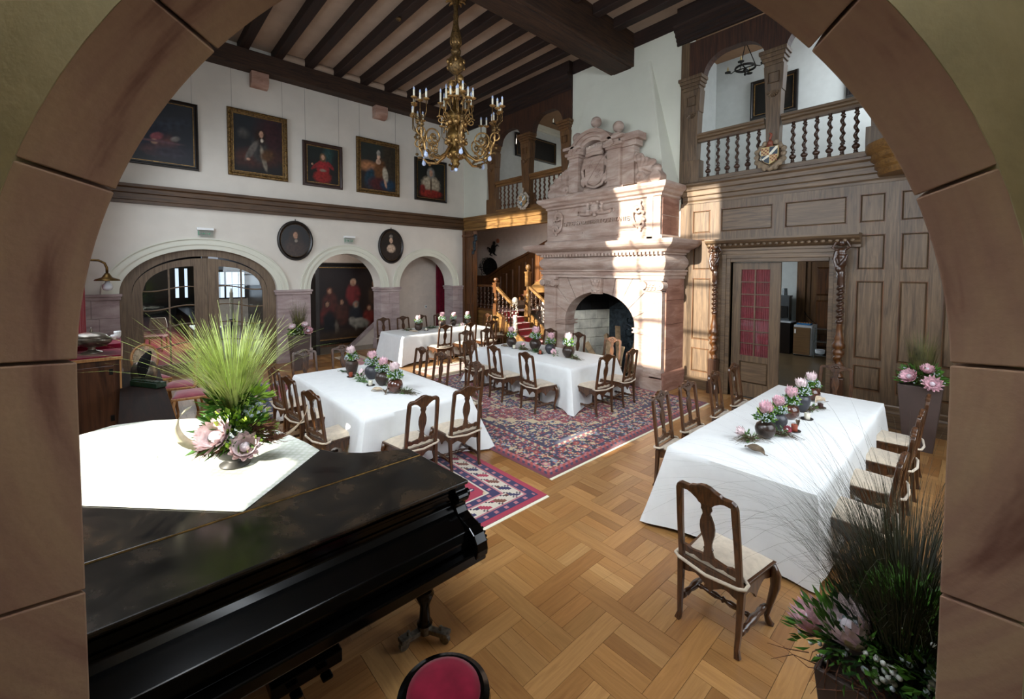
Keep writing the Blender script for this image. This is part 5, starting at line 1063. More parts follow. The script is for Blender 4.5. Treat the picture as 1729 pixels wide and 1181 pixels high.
# ================================================================== TABLES AND CLOTHS
def table(name, x0, x1, y0, y1, label, clabel, hem=.03, seed=1, lo=.02, flare=.16, fc=None):
    cx, cy = (x0+x1)/2, (y0+y1)/2; t = thing('dining_table', label, 'table', (cx, cy, 0), 0, 'long dining tables under white cloths'); X, Y = (x1-x0)/2, (y1-y0)/2
    MB().box(-X+.01, X-.01, -Y+.01, Y-.01, .715, .742).build('tabletop', 'chair_wood', t, bevel=.004)
    for sx in (-1, 1):
        for sy in (-1, 1): MB().box(sx*(X-.12)-.035, sx*(X-.12)+.035, sy*(Y-.12)-.035, sy*(Y-.12)+.035, 0, .715).build('leg', 'chair_wood', t)
    # cloth: perimeter loop swept down with folds; corners flare outward
    per = []; N = 150; P = 4*(X+Y); r = random.Random(seed); ph = [r.random()*6.28 for _ in range(6)]
    def at(s):
        s %= P
        if s < 2*X: return (-X+s, -Y), (0, -1), min(s, 2*X-s)
        s -= 2*X
        if s < 2*Y: return (X, -Y+s), (1, 0), min(s, 2*Y-s)
        s -= 2*Y
        if s < 2*X: return (X-s, Y), (0, 1), min(s, 2*X-s)
        s -= 2*X; return (-X, Y-s), (-1, 0), min(s, 2*Y-s)
    ss = []
    for k, (s0, ln) in enumerate(((0, 2*X), (2*X, 2*Y), (2*X+2*Y, 2*X), (4*X+2*Y, 2*Y))):
        m = max(8, int(ln/.045)); ss += [s0+ln*i/m for i in range(m)]
    NV_ = 14; b = MB(); rows = [[] for _ in range(NV_+1)]
    for s in ss:
        p, nrm, dc = at(s); cxn = (1 if p[0] > 0 else -1); cyn = (1 if p[1] > 0 else -1); fl = math.exp(-(dc/.20)**1.4)
        for j in range(NV_+1):
            v = j/NV_; z = .752-(.752-lo)*v; f = .012*math.sin(s*9+ph[0])+.014*math.sin(s*4.3+ph[1])+.006*math.sin(s*23+ph[2]); out_ = .012+(.025+f*1.3)*v
            px = p[0]+nrm[0]*out_; py = p[1]+nrm[1]*out_; k = fl*v**1.1*((fc or {}).get((cxn, cyn), flare)); px += cxn*k*(1 if nrm[0] == 0 or True else 0); py += cyn*k
            if j == 0: px = p[0]+nrm[0]*.004; py = p[1]+nrm[1]*.004; z = .754
            z2 = z - (.0 if j < NV_ else 0)
            if j == NV_: z2 = lo+.03*(1-fl)+.008*math.sin(s*5+ph[3])
            rows[j].append((px, py, max(z2, .014)))
    n = len(ss); vs = [p for rr in rows for p in rr]; fs = [(j*n+i, j*n+(i+1) % n, (j+1)*n+(i+1) % n, (j+1)*n+i) for j in range(NV_) for i in range(n)]
    b.add(vs, fs); k0 = len(vs)
    # top surface grid with faint ironing waves, fan-joined to the rim
    b.add([(-X, -Y, .757), (X, -Y, .757), (X, Y, .757), (-X, Y, .757)], []); fs2 = []
    top = [(p[0]*.985, p[1]*.985, .758) for p in rows[0]]; b.add(top, []); k1 = k0+4
    b.f += [(i, (i+1) % n, k1+(i+1) % n, k1+i) for i in range(n)]; b.f.append(tuple(k1+i for i in range(n)))
    b.v = b.v; o = b.build('tablecloth', 'cloth', smooth='all', loc=(cx, cy, 0)); o.data.set_sharp_from_angle(angle=1.2); tag(o, clabel, 'tablecloth', 'white tablecloths'); return t
table('right', -1.98, -.78, 3.84, 7.20, 'long table nearest the camera on the right, under a floor-length cloth', 'white tablecloth with a wide flaring corner on the right-hand table', seed=2, flare=.17, fc={(1, -1): .04, (1, 1): .08})
table('left', -7.42, -4.68, 1.98, 3.46, 'table beside the piano on the left, under a white cloth', 'white tablecloth on the table beside the grand piano', seed=3, flare=.22)
table('middle', -7.42, -4.72, 5.66, 7.05, 'middle table on the large rug before the fireplace', 'white tablecloth on the table standing on the large rug', seed=4, flare=.2)
table('far', -11.16, -9.90, 5.22, 8.10, 'far table beside the round arches, lit by the sun', 'sunlit white tablecloth on the far table beside the arches', seed=5, flare=.14)

# ================================================================== GRAND PIANO
OUT = [(-2.31, -.32), (-2.31, 1.70), (-3.05, 1.65), (-3.12, 1.52), (-3.22, 1.34), (-3.38, 1.18), (-3.62, 1.07), (-3.95, 1.00), (-4.3, .90), (-4.65, .73), (-4.98, .46), (-5.2, .14), (-5.27, -.12), (-5.15, -.30), (-4.9, -.34), (-2.9, -.32)]
pn = thing('grand_piano', 'old black grand piano with a worn lid, in the left foreground', 'piano', (-3.6, .6, 0)); PM = T((-3.6, .6, 0)).inverted()
def pb(): return MB(PM)
def shrink(poly, d):
    c = (-3.5, .5); return [(c[0]+(x-c[0])*(1-d), c[1]+(y-c[1])*(1-d)) for x, y in poly]
rear = [(-2.885, -.32), (-2.885, 1.66)]+OUT[2:]
front = [(-2.31, -.32), (-2.31, 1.70), (-2.87, 1.66), (-2.87, -.32)]
pb().prism(rear, .992, 1.02, 'xy').build('lid', 'piano_top', pn, bevel=.008)
pb().prism(front, .992, 1.02, 'xy').build('lid_flap', 'piano_top', pn, bevel=.008)
pb().tube([(-2.878, -.3, 1.018), (-2.878, 1.655, 1.018)], .006, 6).build('hinge', 'brass_dark', pn)
pb().prism(shrink([(-2.36, -.32), (-2.36, 1.66)]+OUT[2:], .012), .60, .992, 'xy').build('case', 'black_lacquer', pn, bevel=.01)
ck = [(-2.40, .985), (-2.335, .985), (-2.325, .955), (-2.30, .95), (-2.285, .93), (-2.285, .91), (-2.30, .89), (-2.325, .88), (-2.325, .85), (-2.30, .82), (-2.24, .80), (-2.17, .785), (-2.12, .755), (-2.09, .71), (-2.08, .66), (-2.085, .62), (-2.11, .60), (-2.40, .60)]
for y0 in (1.60, -.30):
    c = pb().prism(ck, y0, y0+.09, 'xz').build('cheek', 'black_lacquer', pn, bevel=.008)
    b = pb()
    for i in range(9): a = -.3+i*.32; b.sphere((-2.20+.095*math.cos(a), y0+.093, .70+.075*math.sin(a)), .009, 6, 4)
    b.lathe([(.055, 0), (.055, .02), (.02, .03)], 16, M=T((-2.20, y0+.085, .70)) @ RX(-PI/2)); b.lathe([(.028, 0), (.028, .02)], 12, M=T((-2.325, y0+.085, .93)) @ RX(-PI/2)); b.build('scroll_carving', 'black_lacquer', c, smooth=True)
fbp = [(-2.42, .985), (-2.37, .985), (-2.36, .93), (-2.36, .86), (-2.33, .83), (-2.25, .79), (-2.19, .76), (-2.17, .71), (-2.17, .66), (-2.42, .66)]
pb().prism(fbp, -.21, 1.60, 'xz').build('fallboard', 'black_lacquer', pn, bevel=.006)
pb().box(-2.9, -2.10, -.30, 1.69, .58, .65).build('key_bed', 'black_lacquer', pn, bevel=.01)
b = pb(); b.box(-2.365, -2.35, -.2, 1.58, .94, .955); b.box(-2.365, -2.35, -.2, 1.58, .885, .895); b.build('front_moulding', 'black_lacquer', pn)
lp = [(.05, .04), (.035, .07), (.03, .16), (.045, .20), (.06, .24), (.042, .27), (.055, .33), (.085, .42), (.095, .50), (.075, .54), (.09, .56), (.09, .60)]
for (x, y) in ((-2.42, 1.42), (-2.42, -.10), (-4.75, .2)):
    l = pb().lathe([(r*1.05, z+.06 if z < .3 else z) for r, z in lp], 16, (x, y, 0)).build('leg', 'black_lacquer', pn, smooth='all')
    b = pb(); 
    for a in (.5, 2.6, 4.7): b.box(0, .15, -.022, .022, .045, .075, M=T((x, y, 0)) @ RZ(a)); b.lathe([(.034, -.014), (.034, .014)], 14, M=T((x+.15*math.cos(a), y+.15*math.sin(a), .036)) @ RZ(a) @ RX(PI/2)); b.box(.11, .18, -.03, .03, .06, .085, M=T((x, y, 0)) @ RZ(a)); b.lathe([(.012, 0), (.012, .03)], 8, (x+.12*math.cos(a), y+.12*math.sin(a), .08))
    b.lathe([(.05, .04), (.05, .10)], 10, (x, y, 0)); b.build('caster_cradle', 'caster_metal', l, bevel=.003)
b = pb(); b.box(-2.62, -2.48, .52, .90, .12, .20); b.tube([(-2.55, .58, .2), (-2.55, .54, .38), (-2.55, .62, .58)], .02); b.tube([(-2.55, .84, .2), (-2.55, .88, .38), (-2.55, .80, .58)], .02); b.box(-2.46, -2.40, .60, .66, .13, .15); b.box(-2.46, -2.40, .76, .82, .13, .15)
b.build('pedal_lyre', 'black_lacquer', pn, bevel=.01)
# lace cloth draped over the tail of the lid
CL = [(-2.88, .476), (-3.47, 1.10), (-3.66, 1.075), (-3.96, 1.015), (-4.32, .915), (-4.67, .745), (-5.0, .475), (-5.22, .15), (-5.29, -.12), (-5.16, -.33), (-3.71, -.33)]
b = MB(); n = len(CL); cc = (-4.0, .3)
def dense(poly, m=6): return [(poly[i][0]+(poly[(i+1) % len(poly)][0]-poly[i][0])*k/m, poly[i][1]+(poly[(i+1) % len(poly)][1]-poly[i][1])*k/m) for i in range(len(poly)) for k in range(m)]
D = dense(CL); n = len(D); rings = []
for f in (0, .25, .5, .75, .93, 1.0): rings.append([(cc[0]+(x-cc[0])*f, cc[1]+(y-cc[1])*f, 1.0245+(.0022*math.sin(x*17+y*9)*math.sin(y*21) if 0 < f < 1 else 0)) for x, y in D])
vs = [p for r in rings[1:] for p in r]; fs = [(j*n+i, j*n+(i+1) % n, (j+1)*n+(i+1) % n, (j+1)*n+i) for j in range(4) for i in range(n)]+[tuple(range(n))]
b.add(vs, fs); k0 = len(vs); hang = [k for k in range(12, 54)]
b.add([(D[k % n][0]-(.015), D[k % n][1]+.02, 1.0-.16) for k in hang], []); b.f += [(4*n+hang[i], 4*n+hang[i+1], k0+i+1, k0+i) for i in range(len(hang)-1)]
o = b.build('lace_cloth', 'lace', smooth='all', solid=.003); o.data.set_sharp_from_angle(angle=.8); tag(o, 'cream lace cloth spread over the tail of the grand piano', 'cloth')
t = thing('piano_stool', 'round black piano stool with a crimson velvet seat, at the bottom edge', 'stool', (-1.59, 1.03, 0))
MB().lathe([(.14, .44), (.205, .45), (.215, .48), (.21, .515), (.185, .525), (.17, .52)], 40).build('seat_rim', 'black_lacquer', t, smooth=True); MB().lathe([(.172, .50), (.165, .535), (.13, .553), (.07, .56), (.005, .562)], 36).build('seat_pad', 'velvet', t, smooth='all')
MB().lathe([(.05, .18), (.07, .22), (.035, .26), (.05, .34), (.03, .38), (.06, .43), (.12, .45)], 16).build('column', 'black_lacquer', t, smooth='all')
for k in range(3): a = .4+k*2*PI/3; MB().tube([(.03*math.cos(a), .03*math.sin(a), .22), (.14*math.cos(a), .14*math.sin(a), .17), (.21*math.cos(a), .21*math.sin(a), .05), (.25*math.cos(a), .25*math.sin(a), .018)], [.03, .026, .018, .018], 8).build('leg', 'black_lacquer', t, smooth='all')

# ================================================================== FLOWERS AND CENTREPIECES
def protea(bl, ht, c, r, h, opening=.35, tilt=(0, 0), seed=0, n=12):
    rr = random.Random(seed); M = T(c) @ RX(tilt[0]) @ RY(tilt[1])
    for ring_, (nn, op, hh, w_) in enumerate(((n, opening*.55, 1.0, .27), (n, opening*.9+.05, .90, .26), (n-2, opening*1.25+.12, .70, .25))):
        for i in range(nn):
            a = 2*PI*(i+.5*ring_)/nn+rr.uniform(-.08, .08); H_ = h*hh*rr.uniform(.9, 1.1); vs = []
            ca, sa = math.cos(a), math.sin(a)
            for t, wv in ((0, .45), (.35, 1), (.7, .8), (.9, .35)):
                rad = r*(.30+op*1.1*t**1.3+.42*math.sin(PI*.62*min(t, .85))); z = H_*t; w2 = r*w_*wv
                for s_ in (-1, 1): vs.append((rad*ca-s_*w2*sa, rad*sa+s_*w2*ca, z))
            rad = r*(.70+op*1.1); vs.append((rad*ca, rad*sa, H_)); bl.add(vs, [(0, 1, 3, 2), (2, 3, 5, 4), (4, 5, 7, 6), (6, 7, 8)], M)
    ht.sphere((0, 0, h*.38), (r*.42, r*.42, h*.34), 10, 7, M)
def leafball(b, c, r, n, L, W, seed, up_=.2, droop=0):
    rr = random.Random(seed)
    for _ in range(n):
        a = rr.random()*2*PI; e = rr.uniform(-.35, 1.1); d = Vector((math.cos(a)*math.cos(e), math.sin(a)*math.cos(e), math.sin(e)+up_)).normalized(); p = Vector(c)+d*r*rr.uniform(.35, 1.0)
        s_ = d.cross(Vector((rr.uniform(-1, 1), rr.uniform(-1, 1), rr.uniform(-.3, 1)))).normalized(); l = L*rr.uniform(.6, 1.2); w_ = W*rr.uniform(.7, 1.2); nn = d.cross(s_)
        b.add([tuple(p), tuple(p+d*l*.45+s_*w_+nn*.1*l), tuple(p+d*l-Vector((0, 0, droop))), tuple(p+d*l*.45-s_*w_+nn*.1*l)], [(0, 1, 2), (0, 2, 3)])
def berries(b, c, r, n, rb, seed, zmin=-.2):
    rr = random.Random(seed)
    for _ in range(n):
        a = rr.random()*2*PI; e = rr.uniform(zmin, .8); d = Vector((math.cos(a)*math.cos(e), math.sin(a)*math.cos(e), math.sin(e))); b.sphere(tuple(Vector(c)+d*r*rr.uniform(.85, 1.1)), rb*rr.uniform(.8, 1.15), 6, 4)
BLADE_KEEP = None
def blades(b, c, n, L, spread, droop, w_, seed, r0=.03, lean=(0, 0), seg=4, el=None):
    rr = random.Random(seed)
    for _ in range(n):
        a = rr.random()*2*PI; q = rr.random()**.7*spread; l = L*rr.uniform(.55, 1.08); ca, sa = math.cos(a), math.sin(a); x0, y0 = c[0]+r0*ca*rr.random()**.5, c[1]+r0*sa*rr.random()**.5; vs = []; dr = droop*rr.uniform(.3, 1.4)
        for k in range(seg):
            t = k/(seg-1) if k < seg-1 else 1; rad = l*(q*t*.8+dr*.55*t*t); z = l*(t*(1-.3*q*q)-dr*(.35+.3*q)*t**3); ww = w_*(1-.85*t)
            px, py = x0+rad*ca+lean[0]*t*l, y0+rad*sa+lean[1]*t*l
            vs += [(px-sa*ww, py+ca*ww, c[2]+z), (px+sa*ww, py-ca*ww, c[2]+z)]
        if BLADE_KEEP and not all(BLADE_KEEP(v) for v in vs): continue
        b.add(vs, [(2*k, 2*k+1, 2*k+3, 2*k+2) for k in range(seg-1)])
VASE = {'round': [(.045, 0), (.05, .01), (.075, .04), (.095, .085), (.098, .115), (.085, .155), (.06, .18), (.048, .188), (.04, .185)], 'jar': [(.05, 0), (.06, .01), (.075, .06), (.09, .13), (.092, .16), (.075, .195), (.055, .21), (.05, .205)], 'ball': [(.03, 0), (.05, .008), (.08, .035), (.094, .08), (.094, .10), (.08, .14), (.055, .16), (.04, .165)]}
def vase(name_mat, shape, bloom, loc, s, rz, label, group, seed, pale=False):
    t = thing('flower_vase', label, 'vase', loc, rz, group); t.scale = (s,)*3; top = VASE[shape][-1][1]
    MB().lathe(VASE[shape], 22).build('vase', name_mat, t, smooth='all')
    b = MB(); leafball(b, (0, 0, top+.03), .07, 95, .06, .014, seed); b.tube([(0, 0, top-.03), (0, 0, top+.08)], .03, 6); b.build('foliage', 'leaf', t)
    b = MB(); leafball(b, (.01, 0, top+.04), .085, 35, .04, .014, seed+9); b.build('light_foliage', 'leaf_light', t)
    b = MB(); berries(b, (0, 0, top+.035), .088, 100, .0085, seed+3); b.build('berry_sprigs', 'berry', t)
    bl, ht = MB(), MB(); protea(bl, ht, (0, 0, top+.07), .060, .14, .30, (random.Random(seed).uniform(-.2, .2), .1), seed, 13); o = bl.build('protea_bloom', 'petal_pale' if pale else 'petal', t); ht.build('flower_heart', 'protea_heart', o, smooth='all'); return t
gA, gB, gC, gD = 'protea vases on the left table', 'protea vases on the middle table', 'protea vases on the right table', 'protea vases on the far table'
V = [('ceramic_brown', 'jar', (-6.82, 2.68), 1.12, gA, 'tall dull brown jar with a pink protea, leftmost on the left table', 1), ('ceramic_grey', 'round', (-6.33, 2.80), 1.12, gA, 'grey round vase with the tallest pink bloom on the left table', 0), ('ceramic_dark', 'round', (-5.88, 2.76), 1.05, gA, 'dark round vase between the cream candle and the reddish jar on the left table', 0), ('ceramic_red', 'ball', (-5.40, 2.72), 1.15, gA, 'glossy reddish-brown ball vase with a pale bloom, rightmost on the left table', 1),
     ('ceramic_dark', 'round', (-6.96, 6.31), 1.15, gB, 'dark round vase with a lilac bloom, leftmost on the middle table', 0), ('ceramic_dark', 'round', (-6.33, 6.42), 1.3, gB, 'large dark round vase with pink bloom, second from the left on the middle table', 0), ('ceramic_grey', 'round', (-5.86, 6.38), 1.1, gB, 'dark grey vase behind the terracotta candle on the middle table', 0), ('ceramic_dark', 'round', (-5.36, 6.36), 1.25, gB, 'dark round vase with a nearly white bloom, rightmost on the middle table', 1),
     ('ceramic_dark', 'ball', (-1.42, 4.78), 1.0, gC, 'glossy dark ball vase with blue-grey berries, nearest the camera on the right table', 0), ('ceramic_grey', 'round', (-1.41, 5.15), .92, gC, 'small matt grey vase, second nearest on the right table', 0), ('ceramic_red', 'ball', (-1.42, 5.62), 1.0, gC, 'glossy red-brown ball vase in the middle of the right table', 0), ('ceramic_grey', 'jar', (-1.40, 6.02), .98, gC, 'grey upright vase behind the cream candle on the right table', 1), ('ceramic_red', 'ball', (-1.44, 6.66), 1.0, gC, 'dark red-brown vase farthest along the right table', 1),
     ('ceramic_brown', 'ball', (-10.62, 6.08), 1.15, gD, 'brown sunlit vase with a pale bloom, nearest on the far table', 1), ('ceramic_brown', 'round', (-10.75, 6.95), 1.15, gD, 'brown vase, second nearest on the far table', 0), ('ceramic_dark', 'round', (-10.85, 7.42), 1.05, gD, 'low dark vase, third along the far table', 0), ('ceramic_dark', 'round', (-10.75, 7.88), 1.05, gD, 'dark vase at the farthest end of the far table', 0)]
ZT = .760
for k, (m_, sh, (x, y), s, g_, lb, pl_) in enumerate(V): vase(m_, sh, None, (x, y, ZT), s, k*1.3, lb, g_, 20+k, pl_)
def candle(col, x, y, label, tall=.07):
    t = thing('candle', label, 'candle', (x, y, ZT), 0, 'candles on dark saucers on the dining tables'); MB().lathe([(.03, 0), (.055, .002), (.062, .012), (.056, .010), (.03, .006)], 22).build('saucer', 'saucer', t, smooth='all')
    MB().lathe([(.028, .006), (.030, .01), (.030, tall), (.026, tall+.004), (.01, tall)], 16).build('wax', col, t, smooth=True); MB().tube([(0, 0, tall), (.001, 0, tall+.012)], .0015, 5).build('wick', 'iron', t)
candle('candle_red', -6.66, 2.60, 'terracotta candle before the brown jar on the left table'); candle('candle_white', -5.97, 2.62, 'cream candle on a saucer on the left table'); candle('candle_white', -6.78, 6.22, 'cream candle beside the leftmost vase on the middle table'); candle('candle_red', -5.97, 6.20, 'terracotta candle in the middle of the middle table')
candle('candle_white', -1.28, 5.74, 'cream candle beside the grey vase on the right table'); candle('candle_red', -1.27, 5.20, 'terracotta candle next to the rose bloom on the right table'); candle('candle_brown', -1.28, 6.34, 'dark brown candle on a wide saucer at the far end of the right table', .055); candle('candle_white', -10.44, 6.22, 'cream candle in the sun on the far table')
def loose_bloom(x, y, rz, label, s=1, mat='petal'):
    t = thing('loose_protea', label, 'flower', (x, y, ZT+.045*s), rz, 'single proteas lying on the tables'); t.scale = (s,)*3; bl, ht = MB(), MB(); protea(bl, ht, (-.03, 0, .01), .045, .10, .28, (0, 1.1), int(x*100) % 50, 11); o = bl.build('petals', mat, t); ht.build('flower_heart', 'protea_heart', o, smooth='all')
    b = MB(); leafball(b, (-.03, 0, 0), .03, 16, .06, .012, 3, 0); b.build('leaves', 'leaf', t)
for x, y, r_z, lb, s, m_ in ((-6.40, 2.66, 2.4, 'pale pink protea lying between the candle and grey vase, left table', 1.2, 'petal_pale'), (-5.68, 2.80, .5, 'small protea half hidden behind the reddish vase, left table', .9, 'petal_pale'), (-6.58, 6.30, 2.2, 'lilac protea lying left of the large vase, middle table', 1.1, 'petal'), (-5.60, 6.22, 3.0, 'pink protea lying before the pale-bloomed vase, middle table', 1.15, 'petal'), (-1.30, 5.02, -.6, 'rose-pink protea lying beside the terracotta candle, right table', .8, 'petal_deep'), (-1.56, 4.56, 3.6, 'faded feathery protea at the camera end of the right table', 1.0, 'petal_pale'), (-10.40, 7.40, 0, 'pale bloom lying beyond the middle of the far table', 1.1, 'petal_pale')): loose_bloom(x, y, r_z, lb, s, m_)
def dry_leaf(x, y, rz, L, W, mat, label, h=.03):
    t = thing('dry_leaf', label, 'leaf', (x, y, ZT+.002), rz, 'dried leaves and pods on the tables')
    def f(u, v): w_ = W*math.sin(PI*min(1, u*1.02))**.7*(1-.2*u); return ((u-.5)*L, (v-.5)*w_, .004+h*math.sin(PI*u)*(.35+.65*(4*(v-.5)**2))+.01*math.sin(u*9))
    MB().grid(f, 14, 6).build('blade', mat, t, smooth='all', solid=.003); MB().tube([(L*.46, 0, .008), (L*.58, .01, .01), (L*.68, -.02, .02)], .003, 5).build('leaf_stalk', 'twig', t)
dry_leaf(-1.37, 4.33, -.35, .21, .14, 'dry_leaf', 'broad brown dried leaf at the camera end of the right table', .05); dry_leaf(-5.62, 2.56, .9, .17, .12, 'pale_leaf', 'pale dried leaf beside the reddish vase on the left table', .05); dry_leaf(-5.45, 2.60, -.4, .17, .07, 'dry_leaf', 'dark curled pod in front of the reddish vase on the left table', .06); dry_leaf(-7.04, 2.62, 3.5, .2, .05, 'leaf_dark', 'thin dark pointed leaf left of the brown jar on the left table')
dry_leaf(-7.08, 6.20, .4, .16, .10, 'dry_leaf', 'grey-brown dried leaf below the leftmost vase on the middle table', .05); dry_leaf(-1.33, 6.58, 1.0, .15, .09, 'pale_leaf', 'pale curled bark piece behind the brown candle on the right table', .09); dry_leaf(-1.30, 5.45, 1.8, .2, .045, 'dry_leaf', 'narrow brown pod between the candles on the right table', .05); dry_leaf(-10.40, 5.80, .4, .3, .12, 'pale_leaf', 'pale dried leaf at the near end of the far table', .06)
def twigs(x, y, rz, label, mat='twig', n=60, L=.22, g=True):
    t = thing('dried_twigs', label, 'twigs', (x, y, ZT), rz, 'dried twigs and greens on the tables'); rr = random.Random(int(abs(x*y)*100)); b = MB()
    for _ in range(n):
        a = rr.uniform(-.5, .5)+(PI if rr.random() < .5 else 0); l = L*rr.uniform(.3, 1); z = rr.uniform(.003, .05); b.tube([(0+rr.uniform(-.05, .05), rr.uniform(-.03, .03), z), (l*.5*math.cos(a), l*.5*math.sin(a)*.8, z+.02), (l*math.cos(a), l*math.sin(a), z*.5+.004)], [.0022, .0018, .001], 3)
    b.build('twig_bundle', mat, t, kind='stuff')
    if g: b = MB(); leafball(b, (0, 0, .02), .05, 30, .07, .005, 7, 0); b.build('green_sprig', 'leaf', t)
twigs(-1.48, 4.55, .9, 'bundle of bare twigs beside the nearest vase on the right table'); twigs(-1.33, 4.92, .3, 'spiky twig sprig behind the nearest vase on the right table'); twigs(-1.32, 6.12, 1.2, 'fine twigs by the grey vase on the right table'); twigs(-6.24, 2.60, .1, 'green spiky sprig before the grey vase on the left table', 'leaf', 40); twigs(-5.22, 2.80, .5, 'dry fern sprig right of the reddish vase on the left table', 'twig'); twigs(-6.50, 6.22, .2, 'round mossy twig wreath at the large vase on the middle table', 'twig'); twigs(-6.10, 6.24, .2, 'green-brown grasses before the terracotta candle on the middle table', 'leaf_dark'); twigs(-5.15, 6.30, -.2, 'curled stem with moss right of the last vase on the middle table', 'twig'); twigs(-10.70, 5.82, .8, 'clump of dried greens at the near end of the far table', 'twig'); twigs(-10.70, 6.55, 1.2, 'dark greens between the vases on the far table', 'leaf_dark', 80, .35)

# large arrangement on the piano
t = thing('flower_arrangement', 'tall arrangement of grass, proteas and greens in a dark bowl on the piano', 'flower arrangement', (-3.62, .56, 1.03))
MB().lathe([(.095, 0), (.10, .012), (.05, .03), (.045, .045), (.10, .07), (.135, .12), (.14, .15), (.12, .155), (.11, .14)], 28).build('bowl', 'bowl_dark', t, smooth='all')
b = MB(); leafball(b, (0, 0, .20), .20, 420, .12, .016, 11, .15, .02); leafball(b, (-.02, -.02, .42), .13, 200, .10, .014, 12, .3); b.build('green_foliage', 'leaf', t, kind='stuff')
b = MB(); leafball(b, (.03, .03, .22), .21, 260, .07, .018, 15, .1); leafball(b, (-.04, -.02, .50), .12, 200, .06, .016, 16, .3); leafball(b, (.03, .10, .47), .11, 120, .08, .014, 18, .2); b.build('pale_foliage', 'leaf_light', t, kind='stuff')
b = MB(); berries(b, (.02, -.10, .22), .12, 60, .014, 4); berries(b, (0, .08, .36), .10, 70, .014, 5); berries(b, (-.10, -.05, .30), .12, 60, .013, 6); b.build('berry_clusters', 'berry', t, kind='stuff')
b = MB(); blades(b, (0, 0, .40), 520, .74, .62, .25, .0042, 21, .07, (-.03, -.06), 5); blades(b, (0, 0, .45), 130, .80, 1.0, .35, .0038, 22, .06, (.0, -.10), 6); b.build('grass_plume', 'grass', t, kind='stuff')
for (c, r, h, tl, sd, op, nn) in (((.13, -.10, .25), .092, .15, (.75, .55), 3, .42, 14), ((.19, .03, .17), .080, .13, (.35, 1.0), 4, .34, 14)):
    bl, ht = MB(), MB(); protea(bl, ht, c, r, h, op, tl, sd, nn); o = bl.build('protea_bloom', 'petal_pale', t); ht.build('flower_heart', 'protea_heart', o, smooth='all')
b = MB(); 
rr = random.Random(2)
for (cx_, cy_, cz_, n) in ((.13, .16, .27, 420), (.1, -.16, .17, 200), (.16, .22, .18, 160)):
    for _ in range(n): a = rr.uniform(0, 6.28); e = rr.uniform(-.5, 1); l = rr.uniform(.05, .13); b.tube([(cx_, cy_, cz_), (cx_+l*.6*math.cos(a), cy_+l*.6*math.sin(a), cz_+l*e*.4), (cx_+l*math.cos(a+.5), cy_+l*math.sin(a+.5), cz_+l*e*.5)], [.0022, .0018, .0006], 3)
b.build('palm_fibre', 'fibre', t, kind='stuff')
def strap(pts, w0, parent, name, mat):
    n = len(pts); b = MB(); vs = []
    for i, p in enumerate(pts): w_ = w0*math.sin(PI*(i+.4)/n)**.6; vs += [(p[0], p[1]-w_*.3, p[2]-w_*.5), (p[0], p[1]+w_*.3, p[2]+w_*.5)]
    b.add(vs, [(2*i, 2*i+1, 2*i+3, 2*i+2) for i in range(n-1)]); b.build(name, mat, parent, smooth='all', solid=.004)
strap([(.10, -.12-.17*math.sin(a)-.03*a, .20+.155*(1-math.cos(a))) for a in [PI*.9*i/14 for i in range(15)]], .055, t, 'curled_bark', 'bark_strip')
strap([(.13, .20+.26*math.sin(a*.5), .14+.02+.18*(1-math.cos(a*.55))) for a in [PI*i/14 for i in range(15)]], .04, t, 'curled_bark', 'pale_leaf')

# planters with ornamental grass
def planter(x, y, rz, w0, w1, h, label, mats, seed, nb, GL, blooms, spread=.18, droop=.25, s=1, extra=None):
    t = thing('grass_planter', label, 'planter', (x, y, 0), rz); a, c = w0/2, w1/2; b = MB()
    b.add([(-a, -a, 0), (a, -a, 0), (a, a, 0), (-a, a, 0), (-c, -c, h), (c, -c, h), (c, c, h), (-c, c, h), (-c+.02, -c+.02, h), (c-.02, -c+.02, h), (c-.02, c-.02, h), (-c+.02, c-.02, h), (-c+.03, -c+.03, h-.05), (c-.03, -c+.03, h-.05), (c-.03, c-.03, h-.05), (-c+.03, c-.03, h-.05)],
          [(0,3,2,1),(0,1,5,4),(1,2,6,5),(2,3,7,6),(3,0,4,7),(4,5,9,8),(5,6,10,9),(6,7,11,10),(7,4,8,11),(8,9,13,12),(9,10,14,13),(10,11,15,14),(11,8,12,15),(12,13,14,15)]); b.build('pot', mats[0], t, bevel=.004)
    b = MB(); leafball(b, (0, 0, h+.04), c*1.05, int(430*s), .09, .013, seed, .25); b.build('foliage', mats[1], t, kind='stuff')
    b = MB(); leafball(b, (0, -.02, h+.06), c*.95, int(170*s), .07, .013, seed+1, .3); b.build('light_foliage', mats[2], t, kind='stuff')
    b = MB(); berries(b, (0, 0, h+.04), c*1.0, 90, .011, seed+2, .0); b.build('berry_sprigs', 'berry', t)
    b = MB(); blades(b, (0, .0, h), nb, GL, spread*1.1, droop, .0028, seed+3, c*.5, (0, 0), 5)
    if extra: extra(b)
    b.build('grass_plume', mats[3], t, kind='stuff')
    for (c_, r, hh, tl, op, m_) in blooms:
        bl, ht = MB(), MB(); protea(bl, ht, c_, r, hh, op, tl, seed+7, 15); o = bl.build('protea_bloom', m_, t); ht.build('flower_heart', 'protea_heart', o, smooth='all')
    return t
planter(-11.25, 3.13, 0, .30, .42, .86, 'taupe planter with tall grass before the stone pier of the arches', ('planter_brown', 'leaf', 'leaf_light', 'grass_dry'), 31, 420, .85, (((.16, .16, .93), .09, .14, (.3, .9), .35, 'petal'), ((.18, .06, 1.08), .07, .12, (0, .8), .3, 'petal_pale'), ((.1, -.16, 1.05), .07, .1, (.6, .6), .3, 'petal_pale')))
